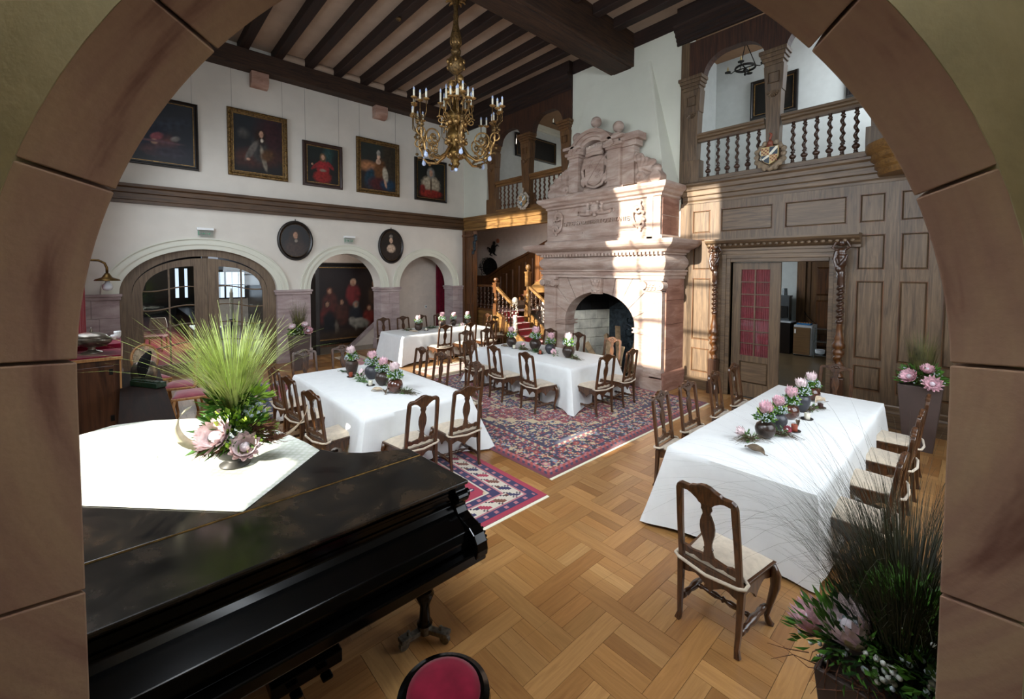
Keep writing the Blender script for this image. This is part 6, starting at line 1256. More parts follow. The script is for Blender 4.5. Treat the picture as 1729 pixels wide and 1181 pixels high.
planter(-.50, 8.13, 0, .30, .45, .90, 'brown planter with upright grass against the oak panelling on the right', ('planter_brown', 'leaf', 'leaf', 'grass_dry'), 41, 460, .75, (((-.08, -.20, 1.00), .075, .12, (.9, -.5), .5, 'petal'), ((.06, -.14, 1.09), .065, .12, (.5, .1), .35, 'petal'), ((.12, -.22, .95), .072, .12, (1.1, .1), .6, 'petal')), .13, .2)
def fg_extra(b): blades(b, (.02, .10, .80), 900, .72, .45, .55, .0022, 79, .22, (.02, .05), 7); blades(b, (-.0, .12, .85), 150, 1.15, .50, 1.15, .0013, 77, .14, (-.06, .10), 10); blades(b, (0, .1, .9), 70, 1.3, .45, 1.5, .0012, 78, .12, (-.10, .16), 10)
BLADE_KEEP = lambda v: (Vector((v[0]-.17, v[1]+2.42, 0))).dot(FH) > 1.26 and v[0]-.17 < 1.1
fg = planter(-.17, 2.42, 0, .36, .52, .74, 'dark planter overflowing with wispy grass, proteas and white berries, lower right corner', ('planter_brown', 'leaf_dark', 'leaf_dark', 'grass_dark'), 51, 1100, .72, (((-.13, -.13, .84), .085, .17, (.25, -.35), .34, 'petal_pale'), ((-.25, -.08, .78), .075, .15, (.2, -.75), .34, 'petal')), .45, .35, 1.4, fg_extra)
b = MB(); leafball(b, (-.16, -.12, .80), .20, 330, .07, .010, 61, .2); leafball(b, (.12, -.16, .86), .18, 260, .06, .010, 62, .3); leafball(b, (.02, .0, 1.0), .16, 260, .06, .010, 63, .4); b.build('fir_sprigs', 'leaf', fg, kind='stuff')
b = MB()
for c_, n in (((-.03, -.20, .86), 22), ((.14, -.16, .88), 20), ((-.28, -.12, .74), 8), ((.05, -.27, .72), 8), ((.06, -.1, .98), 8)):
    rr = random.Random(n+int(c_[0]*100))
    for _ in range(n): b.sphere((c_[0]+rr.gauss(0, .026), c_[1]-.03+rr.gauss(0, .015), c_[2]+rr.gauss(0, .03)), .0105, 8, 6)
b.build('white_berries', 'berry_white', fg, smooth='all', kind='stuff')
b = MB(); rr = random.Random(8)
for _ in range(46): x = rr.uniform(-.3, .2); a = rr.uniform(-1, 1); b.tube([(x, -.2+rr.uniform(-.05, .1), .74), (x+.1*a, -.26, .72+rr.uniform(-.06, .1)), (x+.2*a, -.27, .66+rr.uniform(-.05, .12))], [.003, .002, .001], 3)
b.build('bark_fibre', 'fibre', fg, kind='stuff')

# ================================================================== PAINTINGS
def paint(name, nx, ny, fn, poly=None):
    V = []; Fs = []; C_ = []
    return None
def canvas_mesh(w_, h, fn, oval=False, res=58):
    nx = res; ny = int(res*h/w_); V = []; Fs = []; C_ = []
    for j in range(ny+1):
        for i in range(nx+1):
            u, v = i/nx, j/ny
            if oval:   # map square to disc
                a, b_ = 2*u-1, 2*v-1; x = a*math.sqrt(1-b_*b_/2); y = b_*math.sqrt(1-a*a/2); u2, v2 = (x+1)/2, (y+1)/2
            else: u2, v2 = u, v
            V.append(((u2-.5)*w_, 0, (v2-.5)*h)); C_.append(fn(u2, v2))
    for j in range(ny):
        for i in range(nx): a = j*(nx+1)+i; Fs.append((a, a+1, a+nx+2, a+nx+1))
    me = bpy.data.meshes.new('canvas'); me.from_pydata(V, [], Fs); me.materials.append(MT['painting'])
    at = me.attributes.new('tint', 'FLOAT_COLOR', 'POINT'); c = np.ones((len(C_), 4), np.float32); c[:, :3] = C_; at.data.foreach_set('color', c.ravel()); return me
def painter(bg0, bg1, blobs, seed):
    B0, B1 = L_(bg0), L_(bg1); bl = [(cx, cy, rx, ry, math.cos(a), math.sin(a), L_(c), sf) for (cx, cy, rx, ry, a, c, sf) in blobs]
    def f(u, v):
        n = noise.noise((u*5, v*6, seed)); t = min(1, max(0, v+.35*n)); c = [B0[k]*(1-t)+B1[k]*t for k in range(3)]
        for (cx, cy, rx, ry, ca, sa, cc_, sf) in bl:
            dx, dy = u-cx, v-cy; x = (dx*ca+dy*sa)/rx; y = (-dx*sa+dy*ca)/ry; d = math.sqrt(x*x+y*y)+.10*noise.noise((u*22, v*22, seed+cx*9)); k = min(1, max(0, (1-d)/sf+.5))
            if k > 0: sh = .80+.45*noise.noise((u*15, v*18, seed+5))-.25*(x*.5-y*.3); c = [c[q]*(1-k)+max(0, cc_[q]*sh)*k for q in range(3)]
        return c
    return f
def frame_rect(w_, h, fw_, depth, prof):   # prof: list of (inward fraction, out)
    b = MB(); vs = []; L = len(prof)
    for (sx, sz) in ((-1, -1), (1, -1), (1, 1), (-1, 1)):
        for (f, o) in prof: vs.append((sx*(w_/2-fw_*f), -o, sz*(h/2-fw_*f)))
    fs = [(k*L+i, ((k+1) % 4)*L+i, ((k+1) % 4)*L+i+1, k*L+i+1) for k in range(4) for i in range(L-1)]; b.add(vs, fs); return b
def picture(y, z, w_, h, kind, fn, label, wires=True, x=XL, rot=PI/2, name='framed_portrait', loc=None, fwid=None):
    t = thing(name, label, 'painting', loc or (x+.012, y, z), rot, 'portraits hanging on the wall' if loc is None else None)
    fw_ = fwid or {'gilt': .13, 'black': .10, 'brown': .12}[kind]; mat = {'gilt': 'gilt', 'black': 'frame_black', 'brown': 'frame_brown'}[kind]
    frame_rect(w_, h, fw_, .07, [(0, 0), (0, .045), (.12, .07), (.35, .075), (.55, .05), (.8, .05), (.9, .035), (1, .02), (1, .0)]).build('frame', mat, t)
    q = frame_rect(w_-2*fw_*.82, h-2*fw_*.82, fw_*.18, .02, [(0, .03), (.2, .056), (.8, .056), (1, .02)]); q.build('inner_slip', 'gold', t)
    if kind == 'gilt':
        b = MB()
        for side in range(4):
            L = w_ if side % 2 == 0 else h; n = int(L/.11)
            for i in range(n):
                u = -L/2+L*(i+.5)/n; r_ = .022 if i % 3 else .032; o_ = (h if side % 2 == 0 else w_)/2-fw_*.32; p = [(u, -.07, o_), (o_, -.07, u), (u, -.07, -o_), (-o_, -.07, u)][side]; b.sphere(p, (r_*1.4 if side % 2 == 0 else r_, .012, r_ if side % 2 == 0 else r_*1.4), 6, 4)
        b.build('frame_ornament', 'brass_dark', t, kind='stuff')
    me = canvas_mesh(w_-2*fw_+.01, h-2*fw_+.01, fn); o = bpy.data.objects.new('canvas', me); COL.objects.link(o); o.parent = t; o.location = (0, -.022, 0)
    if wires:
        b = MB()
        for s in (-.42, .42): b.tube([(s*w_, -.004, h/2), (s*w_, -.004, 7.30-z)], .0022, 4)
        b.build('hanging_wire', 'iron', t, kind='stuff')
    return t
def SLy(y): return y*1.0216
def SLz(z): return CAMZ+(z-CAMZ)*1.0216
def pic(y0, y1, z0, z1, kind, fn, label, **k): return picture((SLy(y0)+SLy(y1))/2, (SLz(z0)+SLz(z1))/2, SLy(y1)-SLy(y0), SLz(z1)-SLz(z0), kind, fn, label, **k)
SK = 'c59a80'
f0 = painter('1d222a', '2a2d33', [(.5, .60, .42, .10, .3, '343a48', 1), (.45, .30, .26, .17, .2, '6e3f3c', .6), (.30, .42, .30, .16, .5, '182238', .6), (.62, .18, .30, .12, 0, '3a3440', 1), (.44, .42, .10, .06, .4, '9a5058', .4), (.40, .33, .05, .04, 0, SK, .4), (.5, .34, .30, .02, 0, '77525a', .8), (.35, .72, .06, .07, 0, SK, .3), (.72, .42, .07, .04, .3, '8a857e', .6)], 1)
pic(-.02, 1.294, 4.68, 6.16, 'black', f0, 'portrait with rosy drapery in a black frame, cut by the stone arch')
f1 = painter('1a1614', '23272b', [(.78, .72, .28, .35, .2, '3a2024', 1), (.5, .28, .5, .16, .1, '4a2a22', .8), (.52, .42, .17, .24, 0, '3c3a38', .5), (.54, .66, .12, .14, 0, '2c1c14', .5), (.36, .40, .06, .22, -.6, '6a635c', .4), (.60, .28, .05, .22, .25, '8a8070', .4), (.68, .34, .14, .10, .3, '5a3d24', .6), (.56, .71, .042, .062, 0, SK, .25), (.57, .60, .03, .035, 0, 'cfc4b4', .4), (.29, .23, .035, .025, 0, SK, .3), (.2, .68, .10, .08, 0, '4a4844', 1)], 2)
pic(1.846, 3.135, 4.70, 6.285, 'gilt', f1, 'large gilt-framed portrait of a man in armour with long dark hair')
f2 = painter('1a1512', '232a28', [(.64, .75, .16, .3, -.3, '2f4a48', .8), (.5, .42, .20, .22, 0, '9c2a2e', .35), (.48, .17, .28, .17, 0, '8f2622', .4), (.27, .47, .05, .18, -.9, '8c2a2c', .35), (.74, .52, .05, .15, .8, '8c2a2c', .35), (.5, .72, .10, .12, 0, '6a543a', .4), (.5, .73, .055, .07, 0, SK, .25), (.5, .36, .10, .04, 0, '8a7a6a', .6), (.16, .50, .03, .03, 0, SK, .3)], 3)
pic(3.49, 4.52, 4.68, 5.85, 'brown', f2, 'brown-framed portrait of a child in a red coat')
f3 = painter('2a1c16', '2c332f', [(.22, .50, .30, .10, 0, 'b07a52', .9), (.84, .70, .20, .5, .2, '3a3226', .7), (.28, .25, .16, .22, -.3, '1d3a48', .5), (.55, .42, .17, .26, 0, '6a4526', .4), (.52, .14, .30, .14, 0, '4a1d20', .6), (.78, .14, .22, .12, 0, '1f3c52', .6), (.70, .36, .08, .16, .2, 'b9b09c', .4), (.50, .63, .07, .06, 0, 'd8b49a', .3), (.505, .74, .048, .065, 0, 'd8b49a', .22), (.505, .82, .055, .06, 0, 'a8a49a', .35), (.70, .17, .03, .10, .3, SK, .3)], 4)
pic(4.915, 6.235, 4.68, 6.25, 'gilt', f3, 'gilt-framed portrait of a lady in a brown dress with blue mantle')
f4 = painter('1a1410', '1f2522', [(.5, .38, .33, .24, 0, 'b9ac94', .35), (.5, .13, .40, .12, 0, '8c2c24', .4), (.2, .25, .10, .12, 0, '7a2822', .5), (.5, .38, .03, .22, 0, '5a4a38', .6), (.5, .70, .14, .15, 0, '8f8c84', .4), (.5, .70, .065, .09, 0, SK, .25)], 5)
pic(6.757, 7.942, 4.68, 6.01, 'black', f4, 'black-framed portrait of an elderly man in an ermine cape')
def oval(y, z, ry, rz_, fn, label):
    t = thing('oval_portrait', label, 'painting', (XL+.012, y, z), PI/2, 'oval portraits above the arches'); b = MB(); n = 48; prof = [(1.0, 0), (1.0, .035), (.97, .055), (.92, .06), (.87, .045), (.84, .03), (.82, .02)]
    vs = [(ry*f*math.cos(2*PI*i/n), -o, rz_*f*math.sin(2*PI*i/n)) for (f, o) in prof for i in range(n)]; b.add(vs, [(k*n+i, k*n+(i+1) % n, (k+1)*n+(i+1) % n, (k+1)*n+i) for k in range(len(prof)-1) for i in range(n)]); b.build('frame', 'frame_black', t, smooth=True)
    b = MB()
    for i in range(60): a = 2*PI*i/60; b.sphere((ry*.82*math.cos(a), -.03, rz_*.82*math.sin(a)), .011, 6, 4)
    b.build('bead_border', 'gilt', t, kind='stuff'); b = MB(); b.tube([(0, -.02, rz_), (0, -.02, rz_+.04)], .012); b.build('hanger', 'iron', t)
    me = canvas_mesh(ry*1.66, rz_*1.66, fn, True, 44); o = bpy.data.objects.new('canvas', me); COL.objects.link(o); o.parent = t; o.location = (0, -.022, 0)
oval(SLy(3.29), SLz(3.215), .44, .525, painter('15110f', '17161a', [(.5, .25, .35, .28, 0, '3c2920', .6), (.5, .62, .20, .22, 0, '2c1e16', .5), (.5, .66, .075, .10, 0, 'b08468', .3), (.52, .50, .05, .05, 0, '8a7f72', .5)], 6), 'oval portrait of a man in brown, left of the middle arch')
oval(SLy(5.955), SLz(3.18), .415, .535, painter('17120e', '201a14', [(.5, .22, .34, .24, 0, '2c211a', .6), (.5, .42, .20, .14, 0, 'cdb49c', .35), (.5, .70, .08, .10, 0, 'd0ae94', .25), (.5, .84, .08, .06, 0, '8f8a80', .4)], 7), 'oval portrait of a lady with bare shoulders, between the two round arches')
fig = []
for (x, y, c1, c2) in ((.16, .62, '5a2a22', '6a3a2a'), (.52, .74, '7a2a2a', 'd0a88c'), (.88, .72, '4a3426', 'b08a70'), (.12, .44, '6e2a26', '3a2420'), (.34, .46, '4e2a20', '3a2420'), (.56, .42, '23252b', '8a8478'), (.78, .36, '7a2c24', '5a3424')):
    fig += [(x, y-.12, .11, .15, 0, c1, .45), (x, y+.055, .045, .05, 0, c2, .4), (x, y+.05, .026, .034, 0, 'b98c70', .25)]
fig += [(.15, .22, .10, .18, 0, '16161c', .5), (.26, .14, .03, .12, .1, '6a6054', .4), (.62, .20, .16, .07, -.1, '8c867a', .3), (.50, .24, .05, .06, .4, '8c867a', .3), (.74, .12, .02, .10, .2, '8c867a', .3), (.56, .10, .02, .10, 0, '8c867a', .3), (.5, .04, .6, .08, 0, '3a2a1c', .8)]
picture(0, 0, 2.42, 2.62, 'black', painter('241712', '1a1113', fig, 8), 'huge dark group portrait with a dog, seen through the middle arch', wires=False, loc=(-13.97, 5.52, 1.38), fwid=.17, name='group_portrait')
picture(0, 0, 1.0, .92, 'black', painter('14120f', '121211', [(.7, .5, .2, .3, 0, '33291f', 1)], 9), 'dark painting behind the right gallery post', wires=False, loc=(-3.43, 11.48, 6.62), rot=0, name='gallery_painting')
picture(0, 0, 1.0, .92, 'black', painter('14120f', '121211', [(.3, .5, .2, .3, 0, '2c241c', 1)], 10), 'dark painting half hidden at the right end of the gallery', wires=False, loc=(-1.55, 11.48, 6.62), rot=0, name='gallery_painting')
picture(0, 0, 2.3, .90, 'black', painter('0f0e0c', '141210', [(.5, .4, .4, .3, 0, '1e1b17', 1)], 11), 'long dark painting in the left gallery', wires=False, loc=(XL+.0, 12.45, 7.38), rot=PI/2, name='gallery_painting', fwid=.07)

# ================================================================== CHANDELIER
ch = thing('chandelier', 'large gilded chandelier with candle bulbs hanging from the beamed ceiling', 'chandelier', (-7.06, 4.90, 0))
CHZ = CEIL
MB().lathe([(.012, 5.9), (.02, 6.28), (.05, 6.30), (.14, 6.38), (.165, 6.47), (.16, 6.56), (.12, 6.62), (.07, 6.66), (.095, 6.70), (.10, 6.76), (.07, 6.80), (.11, 6.88), (.115, 7.0), (.085, 7.12), (.055, 7.25), (.045, 7.38), (.06, 7.42), (.04, 7.46), (.045, 7.60), (.07, 7.68), (.05, 7.95)], 20).build('stem', 'gilt', ch, smooth='all')
b = MB()
for k in range(10):
    a = 2*PI*k/10; b.tube([(.05*math.cos(a), .05*math.sin(a), 7.72), (.16*math.cos(a), .16*math.sin(a), 7.74), (.20*math.cos(a+.1), .20*math.sin(a+.1), 7.70)], [.02, .03, .012], 6)
    b.sphere((.16*math.cos(a), .16*math.sin(a), 6.45+.08*(k % 2)), (.035, .035, .05), 6, 5); b.sphere((.095*math.cos(a), .095*math.sin(a), 6.92), (.025, .025, .07), 6, 5)
b.build('ceiling_crown', 'gold', ch, smooth='all')
b = MB()
for sx in (-1, 1):
    X = sx*.15; b.sphere((X, 0, 6.17), (.07, .07, .085)); b.sphere((X*1.0, 0, 6.02), (.085, .075, .11)); b.tube([(X, .05, 6.05), (X*.4, .1, 6.1), (0, .03, 6.15)], [.03, .026, .022], 7); b.tube([(X, -.05, 6.05), (X*1.3, -.1, 5.95), (X*.6, -.12, 5.88)], [.03, .026, .022], 7)
    b.tube([(X, .03, 5.95), (X*1.2, .07, 5.82), (X*.7, .05, 5.70)], [.05, .04, .025], 7); b.tube([(X, -.03, 5.95), (X*1.2, -.08, 5.82), (X*.7, -.05, 5.70)], [.05, .04, .025], 7)
b.tube([(.2*math.cos(2*PI*i/16), .2*math.sin(2*PI*i/16), 6.10) for i in range(16)], .012, 5, closed=True); b.build('cherub_figures', 'gold', ch, remesh=.014)
MB().lathe([(.03, 4.47), (.05, 4.52), (.08, 4.57), (.05, 4.62), (.12, 4.68), (.18, 4.76), (.14, 4.83), (.10, 4.90), (.16, 5.0), (.19, 5.12), (.14, 5.24), (.10, 5.32), (.17, 5.42), (.20, 5.52), (.12, 5.60), (.06, 5.70), (.04, 5.95)], 18).build('body', 'brass_dark', ch, smooth='all')
b = MB()
for k in range(8):
    a = 2*PI*k/8+.2; c_, s_ = math.cos(a), math.sin(a)
    b.tube([(.15*c_+.06*c_*math.cos(q)*1.5, .15*s_+.06*s_*math.cos(q)*1.5, 5.15+.12*math.sin(q)) for q in [i*.5 for i in range(12)]], .014, 5); b.sphere((.19*c_, .19*s_, 4.98), (.045, .045, .05), 7, 5); b.sphere((.17*c_, .17*s_, 5.35), (.05, .05, .06), 7, 5); b.sphere((.15*c_, .15*s_, 4.72), (.04, .04, .05), 6, 5)
b.build('body_leafwork', 'gold', ch, smooth='all', kind='stuff')
def cbulb(parent, x, y, z, h=.21):
    b = MB(); b.lathe([(.018, 0), (.018, h*.68)], 10, (x, y, z)); c = b.build('candle_sleeve', 'candle_white', parent, smooth=True); MB().lathe([(.012, h*.68), (.019, h*.76), (.016, h*.88), (.003, h*1.02)], 9, (x, y, z)).build('flame_bulb', 'frosted', c, smooth='all')
    MB().lathe([(.01, -.03), (.05, -.012), (.062, .002), (.05, .0), (.018, .004)], 12, (x, y, z)).build('drip_pan', 'gold', parent, smooth='all')
def sp2(cx, cz, r, turns, sgn, a0, ax, n=24): return [((cx+sgn*r*(1-.8*i/n)*math.cos(a0+turns*2*PI*i/n))*ax[0], (cx+sgn*r*(1-.8*i/n)*math.cos(a0+turns*2*PI*i/n))*ax[1], cz+r*(1-.8*i/n)*math.sin(a0+turns*2*PI*i/n)) for i in range(n+1)]
for k in range(6):
    a = 2*PI*k/6-.48; ax = (math.cos(a), math.sin(a)); R = lambda r, z, t=0: (r*ax[0]-t*ax[1], r*ax[1]+t*ax[0], z)
    b = MB(); b.tube([R(.12, 4.92), R(.25, 4.72), R(.42, 4.60), R(.60, 4.62), R(.72, 4.72), R(.74, 4.86), R(.70, 5.0)], [.03, .032, .028, .026, .024, .02, .018], 7)
    b.tube(sp2(.52, 4.98, .19, 1.6, 1, -1.2, ax), .016, 6); b.tube(sp2(.50, 4.76, .10, 1.4, -1, 1.2, ax), .013, 6); b.tube(sp2(.82, 5.02, .12, 1.4, -1, -1.0, ax), .015, 6); b.tube([R(.72, 4.78), R(.80, 4.95), R(.80, 5.2), R(.78, 5.32)], [.02, .02, .016, .014], 6)
    arm = b.build('main_arm', 'gold', ch, smooth='all')
    b = MB(); rr = random.Random(k)
    for q in range(9): b.sphere(R(.44+.05*q, 4.64+.05*math.sin(q*1.7)+(.12 if q > 5 else 0), rr.uniform(-.05, .05)), (.035, .035, .028), 7, 5)
    for q in range(6): aa = 2*PI*q/6; b.sphere(R(.52+.04*math.cos(aa), 4.98+.04*math.sin(aa)), (.02, .02, .02), 6, 4); b.sphere(R(.83+.06*math.cos(aa), 5.16+.05*math.sin(aa)), (.03, .03, .03), 6, 5)
    b.build('leaf_scrolls', 'gilt', arm, smooth='all', kind='stuff')
    for q in range(5):
        t_ = (q-2)/2; rr_ = .84+.13*(1-abs(t_))-.02; tt = .20*t_; z = 5.56-.05*abs(t_)*1.0+(.0 if q % 2 else .04)
        MB().tube([R(.78, 5.28, 0), R(.80+.3*(rr_-.8), 5.24, tt*.6), R(rr_, 5.32, tt), R(rr_, z-.02, tt)], [.012, .01, .009, .009], 5).build('candle_branch', 'gilt', arm, smooth='all'); p = R(rr_, z, tt); cbulb(arm, *p, h=.19)
    b = MB(); p = R(.70, 4.73); b.lathe([(.02, .02), (.022, -.03), (.018, -.05), (.035, -.09), (.04, -.12), (.028, -.15), (.004, -.16)], 12, p); b.build('hanging_bulb', 'frosted', arm, smooth='all')
for k in range(8):
    a = 2*PI*k/8+.3; ax = (math.cos(a), math.sin(a)); R = lambda r, z: (r*ax[0], r*ax[1], z)
    b = MB(); b.tube([R(.15, 5.45), R(.26, 5.38), R(.33, 5.48), R(.31, 5.62), R(.30, 5.70)], .012, 6); b.tube(sp2(.30, 5.40, .085, 1.4, 1, .6, ax), .012, 6); o = b.build('upper_arm', 'gold', ch, smooth='all'); cbulb(o, *R(.30, 5.72), h=.29)
MB().lathe([(.02, .02), (.022, -.02), (.018, -.035), (.034, -.07), (.038, -.10), (.026, -.125), (.004, -.135)], 12, (0, 0, 4.55)).build('hanging_bulb', 'frosted', ch, smooth='all')
# iron ring chandelier in the right gallery
t = thing('iron_ring_lamp', 'black wrought-iron ring lamp hanging in the right gallery', 'lamp', (-3.66, 10.3, 6.98))
b = MB(); b.tube([(.20*math.cos(2*PI*i/24), .20*math.sin(2*PI*i/24), 0) for i in range(24)], .02, 6, 1.3, closed=True); b.tube([(-.2, 0, 0), (.2, 0, 0)], .012); b.tube([(0, -.2, 0), (0, .2, 0)], .012); b.sphere((0, 0, -.06), .05); b.sphere((0, 0, -.14), .03); b.build('ring', 'iron', t, smooth='all')
b = MB()
for k in range(3): a = 2*PI*k/3+.4; b.tube([(.2*math.cos(a), .2*math.sin(a), .03), (.015*math.cos(a), .015*math.sin(a), .52)], .009, 5)
b.tube([(0, 0, .52), (0, 0, .84)], .009, 5); b.build('chain', 'iron', t)
for k in range(4):
    a = PI/2*k+.1; c_, s_ = math.cos(a), math.sin(a); b = MB(); b.tube([(.2*c_, .2*s_, 0), (.28*c_, .28*s_, -.04), (.36*c_, .36*s_, -.01)], .01, 5); b.lathe([(.01, 0), (.06, .005), (.065, .02)], 12, (.36*c_, .36*s_, -.01)); o = b.build('arm', 'iron', t); MB().lathe([(.02, .01), (.02, .08), (.012, .10), (.003, .14)], 8, (.36*c_, .36*s_, 0)).build('candle', 'shield_gold', o, smooth='all')
t = thing('wall_sconce', 'small iron candle sconce on the left gallery post', 'lamp', (-7.80, 8.74, 6.42)); MB().tube([(.08, 0, .0), (-.02, -.05, -.02), (-.10, -.08, .02)], .012).lathe([(.01, 0), (.05, .01)], 10, (-.10, -.08, .02)).build('arm', 'iron', t); MB().lathe([(.018, .02), (.018, .09), (.004, .13)], 8, (-.10, -.08, .02)).build('candle', 'candle_white', t)

# ================================================================== HERALDIC SHIELDS ON THE GALLERIES
def crest(x, z, s, label, pale):
    t = thing('coat_of_arms', label, 'coat of arms', (x, YB-.19, z)); t.scale = (s,)*3; mat = 'carved_pale' if pale else 'carved_grey'
    b = MB()
    for k in range(16):
        a = 2*PI*k/16; r = .215+.02*(k % 2); b.sphere((r*math.cos(a), 0, r*1.02*math.sin(a)), (.05, .035, .05), 7, 5); b.tube([(p[0], p[1], p[2]) for p in spiral((.235*math.cos(a), -.02, .24*math.sin(a)), .035, 1.0, 1 if math.cos(a) > 0 else -1, a, 8)], .012, 5)
    b.tube([(-.2, 0, -.1), (0, 0, -.24), (.2, 0, -.1)], .05, 7); b.build('mantling', mat, t, remesh=.011)
    sh = [(-.14, .15), (.14, .15), (.14, -.03), (.08, -.12), (0, -.165), (-.08, -.12), (-.14, -.03)]
    o = MB().prism(sh, -.045, .0, 'xz').build('shield', 'shield_gold', t, bevel=.004)
    MB().prism([(0, .14), (.13, .14), (.13, .0), (0, .0)], -.05, -.045, 'xz').build('quarter', 'stripe_blue' if pale else 'shield_blue', o); MB().prism([(-.13, 0), (0, 0), (0, -.155), (-.075, -.115), (-.13, -.03)], -.05, -.045, 'xz').build('quarter', 'stripe_blue' if pale else 'shield_blue', o)
    MB().prism([(0, .0), (.03, .0), (.13, .105), (.13, .14), (.10, .14), (0, .03)], -.054, -.049, 'xz').build('bend', 'shield_white', o); MB().prism([(-.12, -.06), (-.10, -.085), (0, -.03), (0, .0), (-.03, .0)], -.054, -.049, 'xz').build('bend', 'shield_white', o)
    b = MB(); rr = random.Random(1)
    for (x0, z0) in ((-.13, .01), (.01, -.11)):
        for i in range(4):
            for j in range(4):
                if (i+j) % 2: b.box(x0+.03*i, x0+.03*i+.026, -.052, -.045, z0+.03*j, z0+.03*j+.026)
    b.build('checks', 'helmet_red', o, kind='stuff')
    b = MB(); b.sphere((0, -.02, .22), (.05, .045, .055)); b.tube([(-.05, -.02, .17), (0, -.05, .165), (.05, -.02, .17)], .02); b.sphere((0, -.02, .30), (.022, .022, .03)); b.tube([(0, -.02, .3), (.02, -.02, .36), (-.01, -.02, .40), (.02, -.02, .37)], .022); b.build('helmet', 'carved_pale' if pale else 'helmet_red', t, remesh=.009)
crest(-2.62, 4.55, 1.0, 'carved coat of arms with quartered shield on the right gallery ledge', False); crest(-9.07, 4.50, .95, 'pale silvered coat of arms on the left gallery ledge', True)

# ================================================================== LEFT CORNER: cabinet, table, chairs, lamp, curtain
t = thing('writing_cabinet', 'old walnut cabinet with dark red cloth top, at the left edge', 'cabinet', (-8.75, -.35, 0))
MB().box(-.70, .70, -.26, .26, .08, 1.22).build('body', 'cabinet_wood', t, bevel=.006); b = MB(); b.box(-.73, .73, -.29, .29, 0, .10); b.box(-.71, .71, -.27, .27, .10, .16); b.build('plinth', 'cabinet_wood', t, bevel=.01)
b = MB(); b.box(-.72, .74, -.28, .29, 1.20, 1.245); b.build('cornice', 'rattan_frame', t, bevel=.006); MB().box(-.71, .725, -.27, .275, 1.245, 1.262).box(-.72, .0, -.27, .27, 1.262, 1.33).build('cloth_top', 'velvet', t, bevel=.006)
MB().box(.70, .715, -.20, .20, .22, 1.12).build('side_panel', 'cabinet_wood', t, bevel=.004); MB().box(.66, .70, .255, .275, .12, 1.2).build('corner_strip', 'rattan_frame', t); dr_ = MB().box(-.68, .64, .26, .275, .2, 1.16).build('door', 'cabinet_wood', t, bevel=.004)
for z in (.35, 1.0): MB().box(.715, .73, .15, .19, z, z+.08).build('hinge', 'iron', t)
t = thing('silver_urn', 'lidded silver boat-shaped bowl standing on the red cabinet top', 'bowl', (-8.45, -.38, 1.262), .6)
MB().lathe([(.12, 0), (.11, .015), (.05, .04), (.035, .07), (.06, .10)], 20).build('foot', 'silver', t, smooth='all'); b = MB(); b.grid(lambda u, v: ((.27*math.sin(PI*v*.5+.12)+.03)*math.cos(2*PI*u)*(1.0), .17*math.sin(PI*v*.5+.12)*math.sin(2*PI*u), .09+.13*(1-math.cos(PI*v*.5))), 30, 8, closed_u=True); b.build('bowl', 'silver', t, smooth='all', solid=.004)
b = MB(); b.grid(lambda u, v: (.24*math.cos(PI*v*.5)*math.cos(2*PI*u), .15*math.cos(PI*v*.5)*math.sin(2*PI*u), .22+.08*math.sin(PI*v*.5)), 30, 6, closed_u=True); b.lathe([(.01, .28), (.02, .31), (.008, .34), (.003, .37)], 10); b.build('lid', 'silver', t, smooth='all')
for s in (-1, 1): MB().tube([(.02*s, s*.17+s*.05*math.sin(a), .17+.05*math.cos(a)) for a in [2*PI*i/14 for i in range(14)]], .008, 6, closed=True).build('ring_handle', 'silver', t, smooth='all')
t = thing('stacked_cups', 'pair of small white cups behind the silver bowl on the cabinet', 'cups', (-9.25, -.16, 1.335)); MB().lathe([(.025, 0), (.04, .05), (.042, .075)], 14).build('cup', 'white_plastic', t, smooth='all'); MB().lathe([(.025, 0), (.045, .05), (.047, .10), (.045, .12)], 14, (-.11, .04, 0)).build('cup', 'white_plastic', t, smooth='all')
t = thing('side_table', 'dark polished table behind the piano in the left corner', 'table', (-7.6, .16, 0)); MB().box(-1.75, 1.8, -.26, .22, .745, .785).build('tabletop', 'desk_wood', t, bevel=.008); MB().box(-1.65, 1.7, -.2, .16, .64, .745).build('apron', 'desk_wood', t)
for sx in (-1.62, 1.66):
    for sy in (-.16, .13): MB().lathe([(.02, 0), (.03, .1), (.02, .2), (.035, .5), (.035, .64)], 10, (sx, sy, 0)).build('leg', 'desk_wood', t, smooth='all')
t = thing('writing_stand', 'green enamelled inkstand on the dark corner table', 'inkstand', (-7.93, .20, .787), .55); MB().box(-.26, .26, -.07, .07, 0, .075).build('tray', 'green_enamel', t, bevel=.008)
for i in range(7): MB().box(-.25+.072*i, -.19+.072*i, -.06, .0, .075, .095).build('compartment', 'green_enamel', t, bevel=.003)
b = MB(); b.tube([(-.12, 0, .07), (-.12, 0, .16)], .004, 5); b.build('pen_stem', 'iron', t)
b = MB(); b.grid(lambda u, v: (-.12+(.028+.085*math.sin(PI*min(1, v*.92+.08))**.7*1.0)*math.cos(2*PI*u)*1.0+.17*v*v+.010*noise.noise((u*30, v*20, 1)), .03*math.sin(PI*v)*math.sin(2*PI*u), .13+.38*v+.012*noise.noise((u*25, v*25, 2))), 40, 26, closed_u=True)
fe = b.build('plume', 'feather', t)
t = thing('silver_pot', 'pale silvery rounded pot on the corner table behind the cabinet edge', 'pot', (-8.35, .17, .79), 0); MB().lathe([(.11, 0), (.14, .02), (.155, .12), (.15, .20), (.12, .27), (.06, .30)], 24).build('body', 'silver', t, smooth='all'); MB().tube([(.12*math.cos(2*PI*i/20), .12*math.sin(2*PI*i/20), .012) for i in range(20)], .012, 6, closed=True).build('rim', 'gold', t)
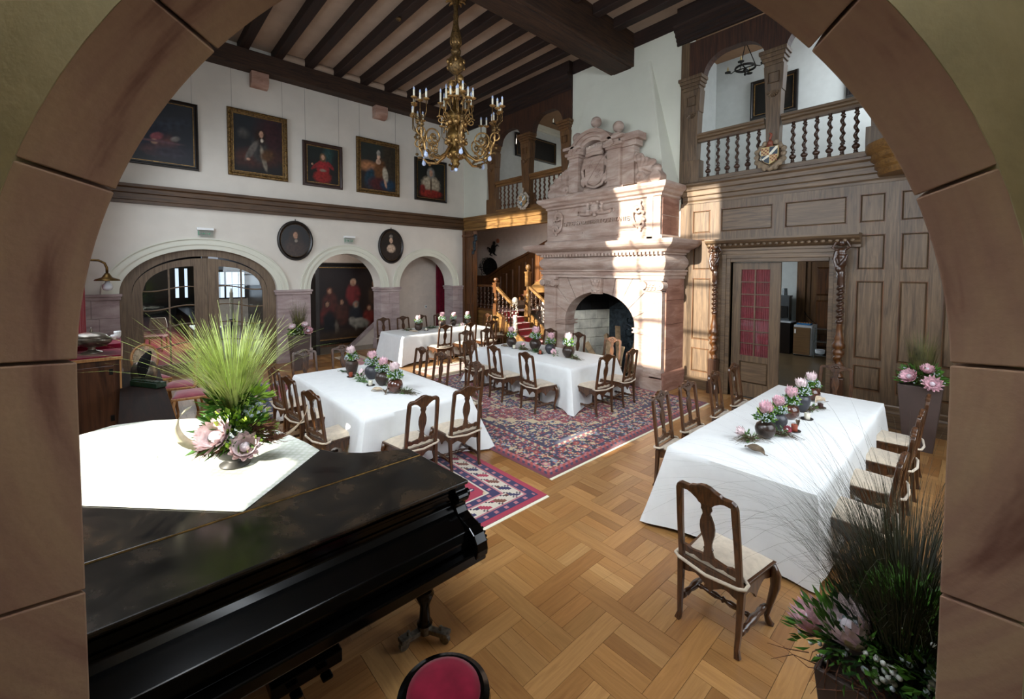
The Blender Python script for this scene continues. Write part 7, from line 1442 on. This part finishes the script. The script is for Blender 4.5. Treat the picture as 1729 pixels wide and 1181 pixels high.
def rattan_chair(x, y, rz, label):
    t = thing('cane_chair', label, 'chair', (x, y, 0), rz, 'cane-backed chairs in the left corner')
    MB().box(-.24, .24, -.22, .24, .40, .44).build('seat_frame', 'rattan_frame', t, bevel=.01); MB().grid(lambda u, v: ((u-.5)*.44, -.20+.42*v, .44+.05*(1-(2*u-1)**4)*(1-(2*v-1)**4)), 10, 10).build('seat_cushion', 'cushion_red', t, smooth='all', solid=.02)
    def sh(a): return (.20*math.cos(a)*(1+.10*math.sin(a)), .27*math.sin(a))
    M = T((0, -.22, .77)) @ RX(.15); n = 32; fr = [(sh(2*PI*i/n)[0], 0, sh(2*PI*i/n)[1]) for i in range(n)]
    b = MB(M); b.tube(fr, .020, 6, closed=True); b.sphere((0, 0, .285), (.035, .015, .02)); b.build('backrest_frame', 'rattan_frame', t, smooth='all'); b = MB(M)
    for k in range(-9, 10):
        q = k/10; w_ = math.sqrt(1-q*q); b.tube([(.20*q, 0, -.27*w_), (.20*q, 0, .27*w_)], .004, 4); b.tube([(-.20*w_, .002, .27*q), (.20*w_, .002, .27*q)], .004, 4)
        if k % 2 == 0: b.tube([(-.14*w_+.1*q, 0, .2*q-.14*w_), (.14*w_+.1*q, 0, .2*q+.14*w_)], .0035, 4)
    b.build('cane_web', 'cane', t, kind='stuff')
    for sx in (-1, 1): MB().tube([(sx*.20, -.21, .42), (sx*.16, -.24, .56)], [.024, .018], 6).build('back_post', 'rattan_frame', t); MB().tube([(sx*.21, .2, .40), (sx*.225, .22, .3), (sx*.19, .19, .1), (sx*.2, .2, 0)], [.03, .028, .018, .02], 7).build('leg', 'rattan_frame', t, smooth='all'); MB().tube([(sx*.2, -.2, .40), (sx*.2, -.22, .2), (sx*.21, -.26, 0)], [.026, .02, .018], 6).build('leg', 'rattan_frame', t, smooth='all')
rattan_chair(-10.25, .30, -1.25, 'cane-back chair facing the camera behind the ink stand'); rattan_chair(-9.35, .68, PI-.25, 'pink-cushioned cane chair seen edge-on, the farther one'); rattan_chair(-8.55, .74, PI-.15, 'pink-cushioned cane chair seen edge-on, nearest the piano flowers')
t = thing('wall_lamp', 'brass bracket lamp with dished shade and bare bulb at the left edge', 'lamp', (-11.2, -.75, 2.5)); MB().tube([(0, .0, .10), (0, .22, .125), (0, .38, .12), (0, .46, .07), (0, .49, -.02), (0, .49, -.12)], .022, 8).build('arm', 'brass_dark', t, smooth='all'); MB().lathe([(.04, 0), (.05, .02), (.02, .04)], 14, M=T((0, .0, .10)) @ RX(-PI/2)).build('wall_rose', 'brass_dark', t)
MB().lathe([(.19, -.265), (.17, -.24), (.08, -.205), (.05, -.16), (.03, -.12)], 26, (0, .49, 0), caps=False).build('shade', 'brass_dark', t, smooth='all', solid=.005); MB().lathe([(.03, -.24), (.035, -.30), (.07, -.34), (.08, -.39), (.06, -.44), (.004, -.46)], 16, (0, .49, 0)).build('bulb', 'glass_bulb', t, smooth='all')
tag(MB().grid(lambda u, v: (-12.15+2.2*u, -.66+.035*math.sin(u*PI*22)+.01*math.sin(u*50), .02+3.05*v), 170, 3).build('window_curtain', 'curtain_red', smooth='all', solid=.006), 'long red window curtain in folds at the left edge', 'curtain')

# ================================================================== EXIT SIGNS, ANNEX OBJECTS
def exit_sign(y, label):
    t = thing('exit_sign', label, 'sign', (XL, SLy(y), SLz(3.40)), 0, 'emergency exit signs above the arches'); MB().box(0, .09, -.16, .16, -.045, .01).build('housing', 'white_plastic', t, bevel=.006); MB().box(.04, .05, -.15, .15, -.20, -.045).build('sign_plate', 'glass', t)
    b = MB(); pm = lambda *a: b.prism(*a); X0, X1 = .050, .053
    for dy in (-.09, .02): b.prism([(dy, -.12), (dy+.05, -.12), (dy+.05, -.10), (dy+.08, -.125), (dy+.05, -.15), (dy+.05, -.13), (dy, -.13)], X0, X1, 'yz')
    b.box(X0, X1, -.14, -.12, -.16, -.07); b.build('arrow_pictogram', 'sign_green', t)
exit_sign(1.38, 'exit sign above the glazed arch doors'); exit_sign(4.69, 'exit sign above the middle arch')
t = thing('small_refrigerator', 'low white refrigerator with brown wood-look door in the annex', 'refrigerator', (-3.42, 14.75, 0)); MB().box(-.21, .24, -.25, .25, .03, .90).build('body', 'fridge_white', t, bevel=.006); MB().box(-.21, .20, -.285, -.252, .05, .84).build('door', 'fridge_door', t, bevel=.004); MB().box(-.19, -.15, -.30, -.285, .66, .78).build('handle', 'white_plastic', t)
MB().box(-.20, .22, -.24, .24, 0, .03).build('feet', 'iron', t)
t = thing('blue_crate', 'flat blue tray with orange-topped bottles on the refrigerator', 'tray', (-3.42, 14.72, .902)); MB().box(-.17, .17, -.12, .12, 0, .045).build('tray', 'blue', t, bevel=.004)
for i in range(5): MB().lathe([(.022, .045), (.022, .065)], 10, (-.13+.065*i, 0, 0)).build('cap', 'orange', t)
t = thing('counter', 'white-topped counter left of the refrigerator in the annex', 'counter', (-4.25, 14.85, 0)); MB().box(-.55, .52, -.3, .3, .93, .97).build('countertop', 'fridge_white', t); MB().box(-.55, .5, -.28, .3, 0, .93).build('base_unit', 'dark_wood', t)
t = thing('coffee_urn', 'tall steel coffee machine on the annex counter', 'coffee machine', (-3.98, 14.85, .97)); MB().box(-.16, .16, -.14, .14, 0, .72).build('housing', 'steel', t, bevel=.01); MB().box(-.17, .17, -.15, .15, .72, .77).lathe([(.07, .77), (.06, .98)], 14).build('lid', 'steel', t); MB().box(-.12, .12, -.165, -.14, .1, .45).build('front_panel', 'iron', t)
t = thing('steel_trolley', 'slim steel trolley beside the annex door', 'trolley', (-2.86, 14.3, 0)); b = MB()
for x in (-.2, .2):
    for y in (-.15, .15): b.tube([(x, y, .04), (x, y, .98)], .011)
b.build('frame', 'steel', t)
for z in (.12, .50, .86): MB().box(-.2, .2, -.15, .15, z, z+.015).build('shelf', 'steel', t)
MB().lathe([(.05, .135), (.11, .18), (.12, .28)], 14, (-.08, 0, 0)).build('basin', 'glass_bulb', t)
t = thing('power_cable', 'black cable drooping from the annex wall socket', 'cable', (-3.6, 15.15, 0)); MB().tube([(.02, 0, 1.42), (.06, -.04, 1.28), (.16, -.06, 1.12), (.30, -.08, .98), (.42, -.1, .90)], .010, 5).build('cord', 'iron', t); MB().box(-.05, .05, .0, .04, 1.38, 1.48).build('socket', 'white_plastic', t)
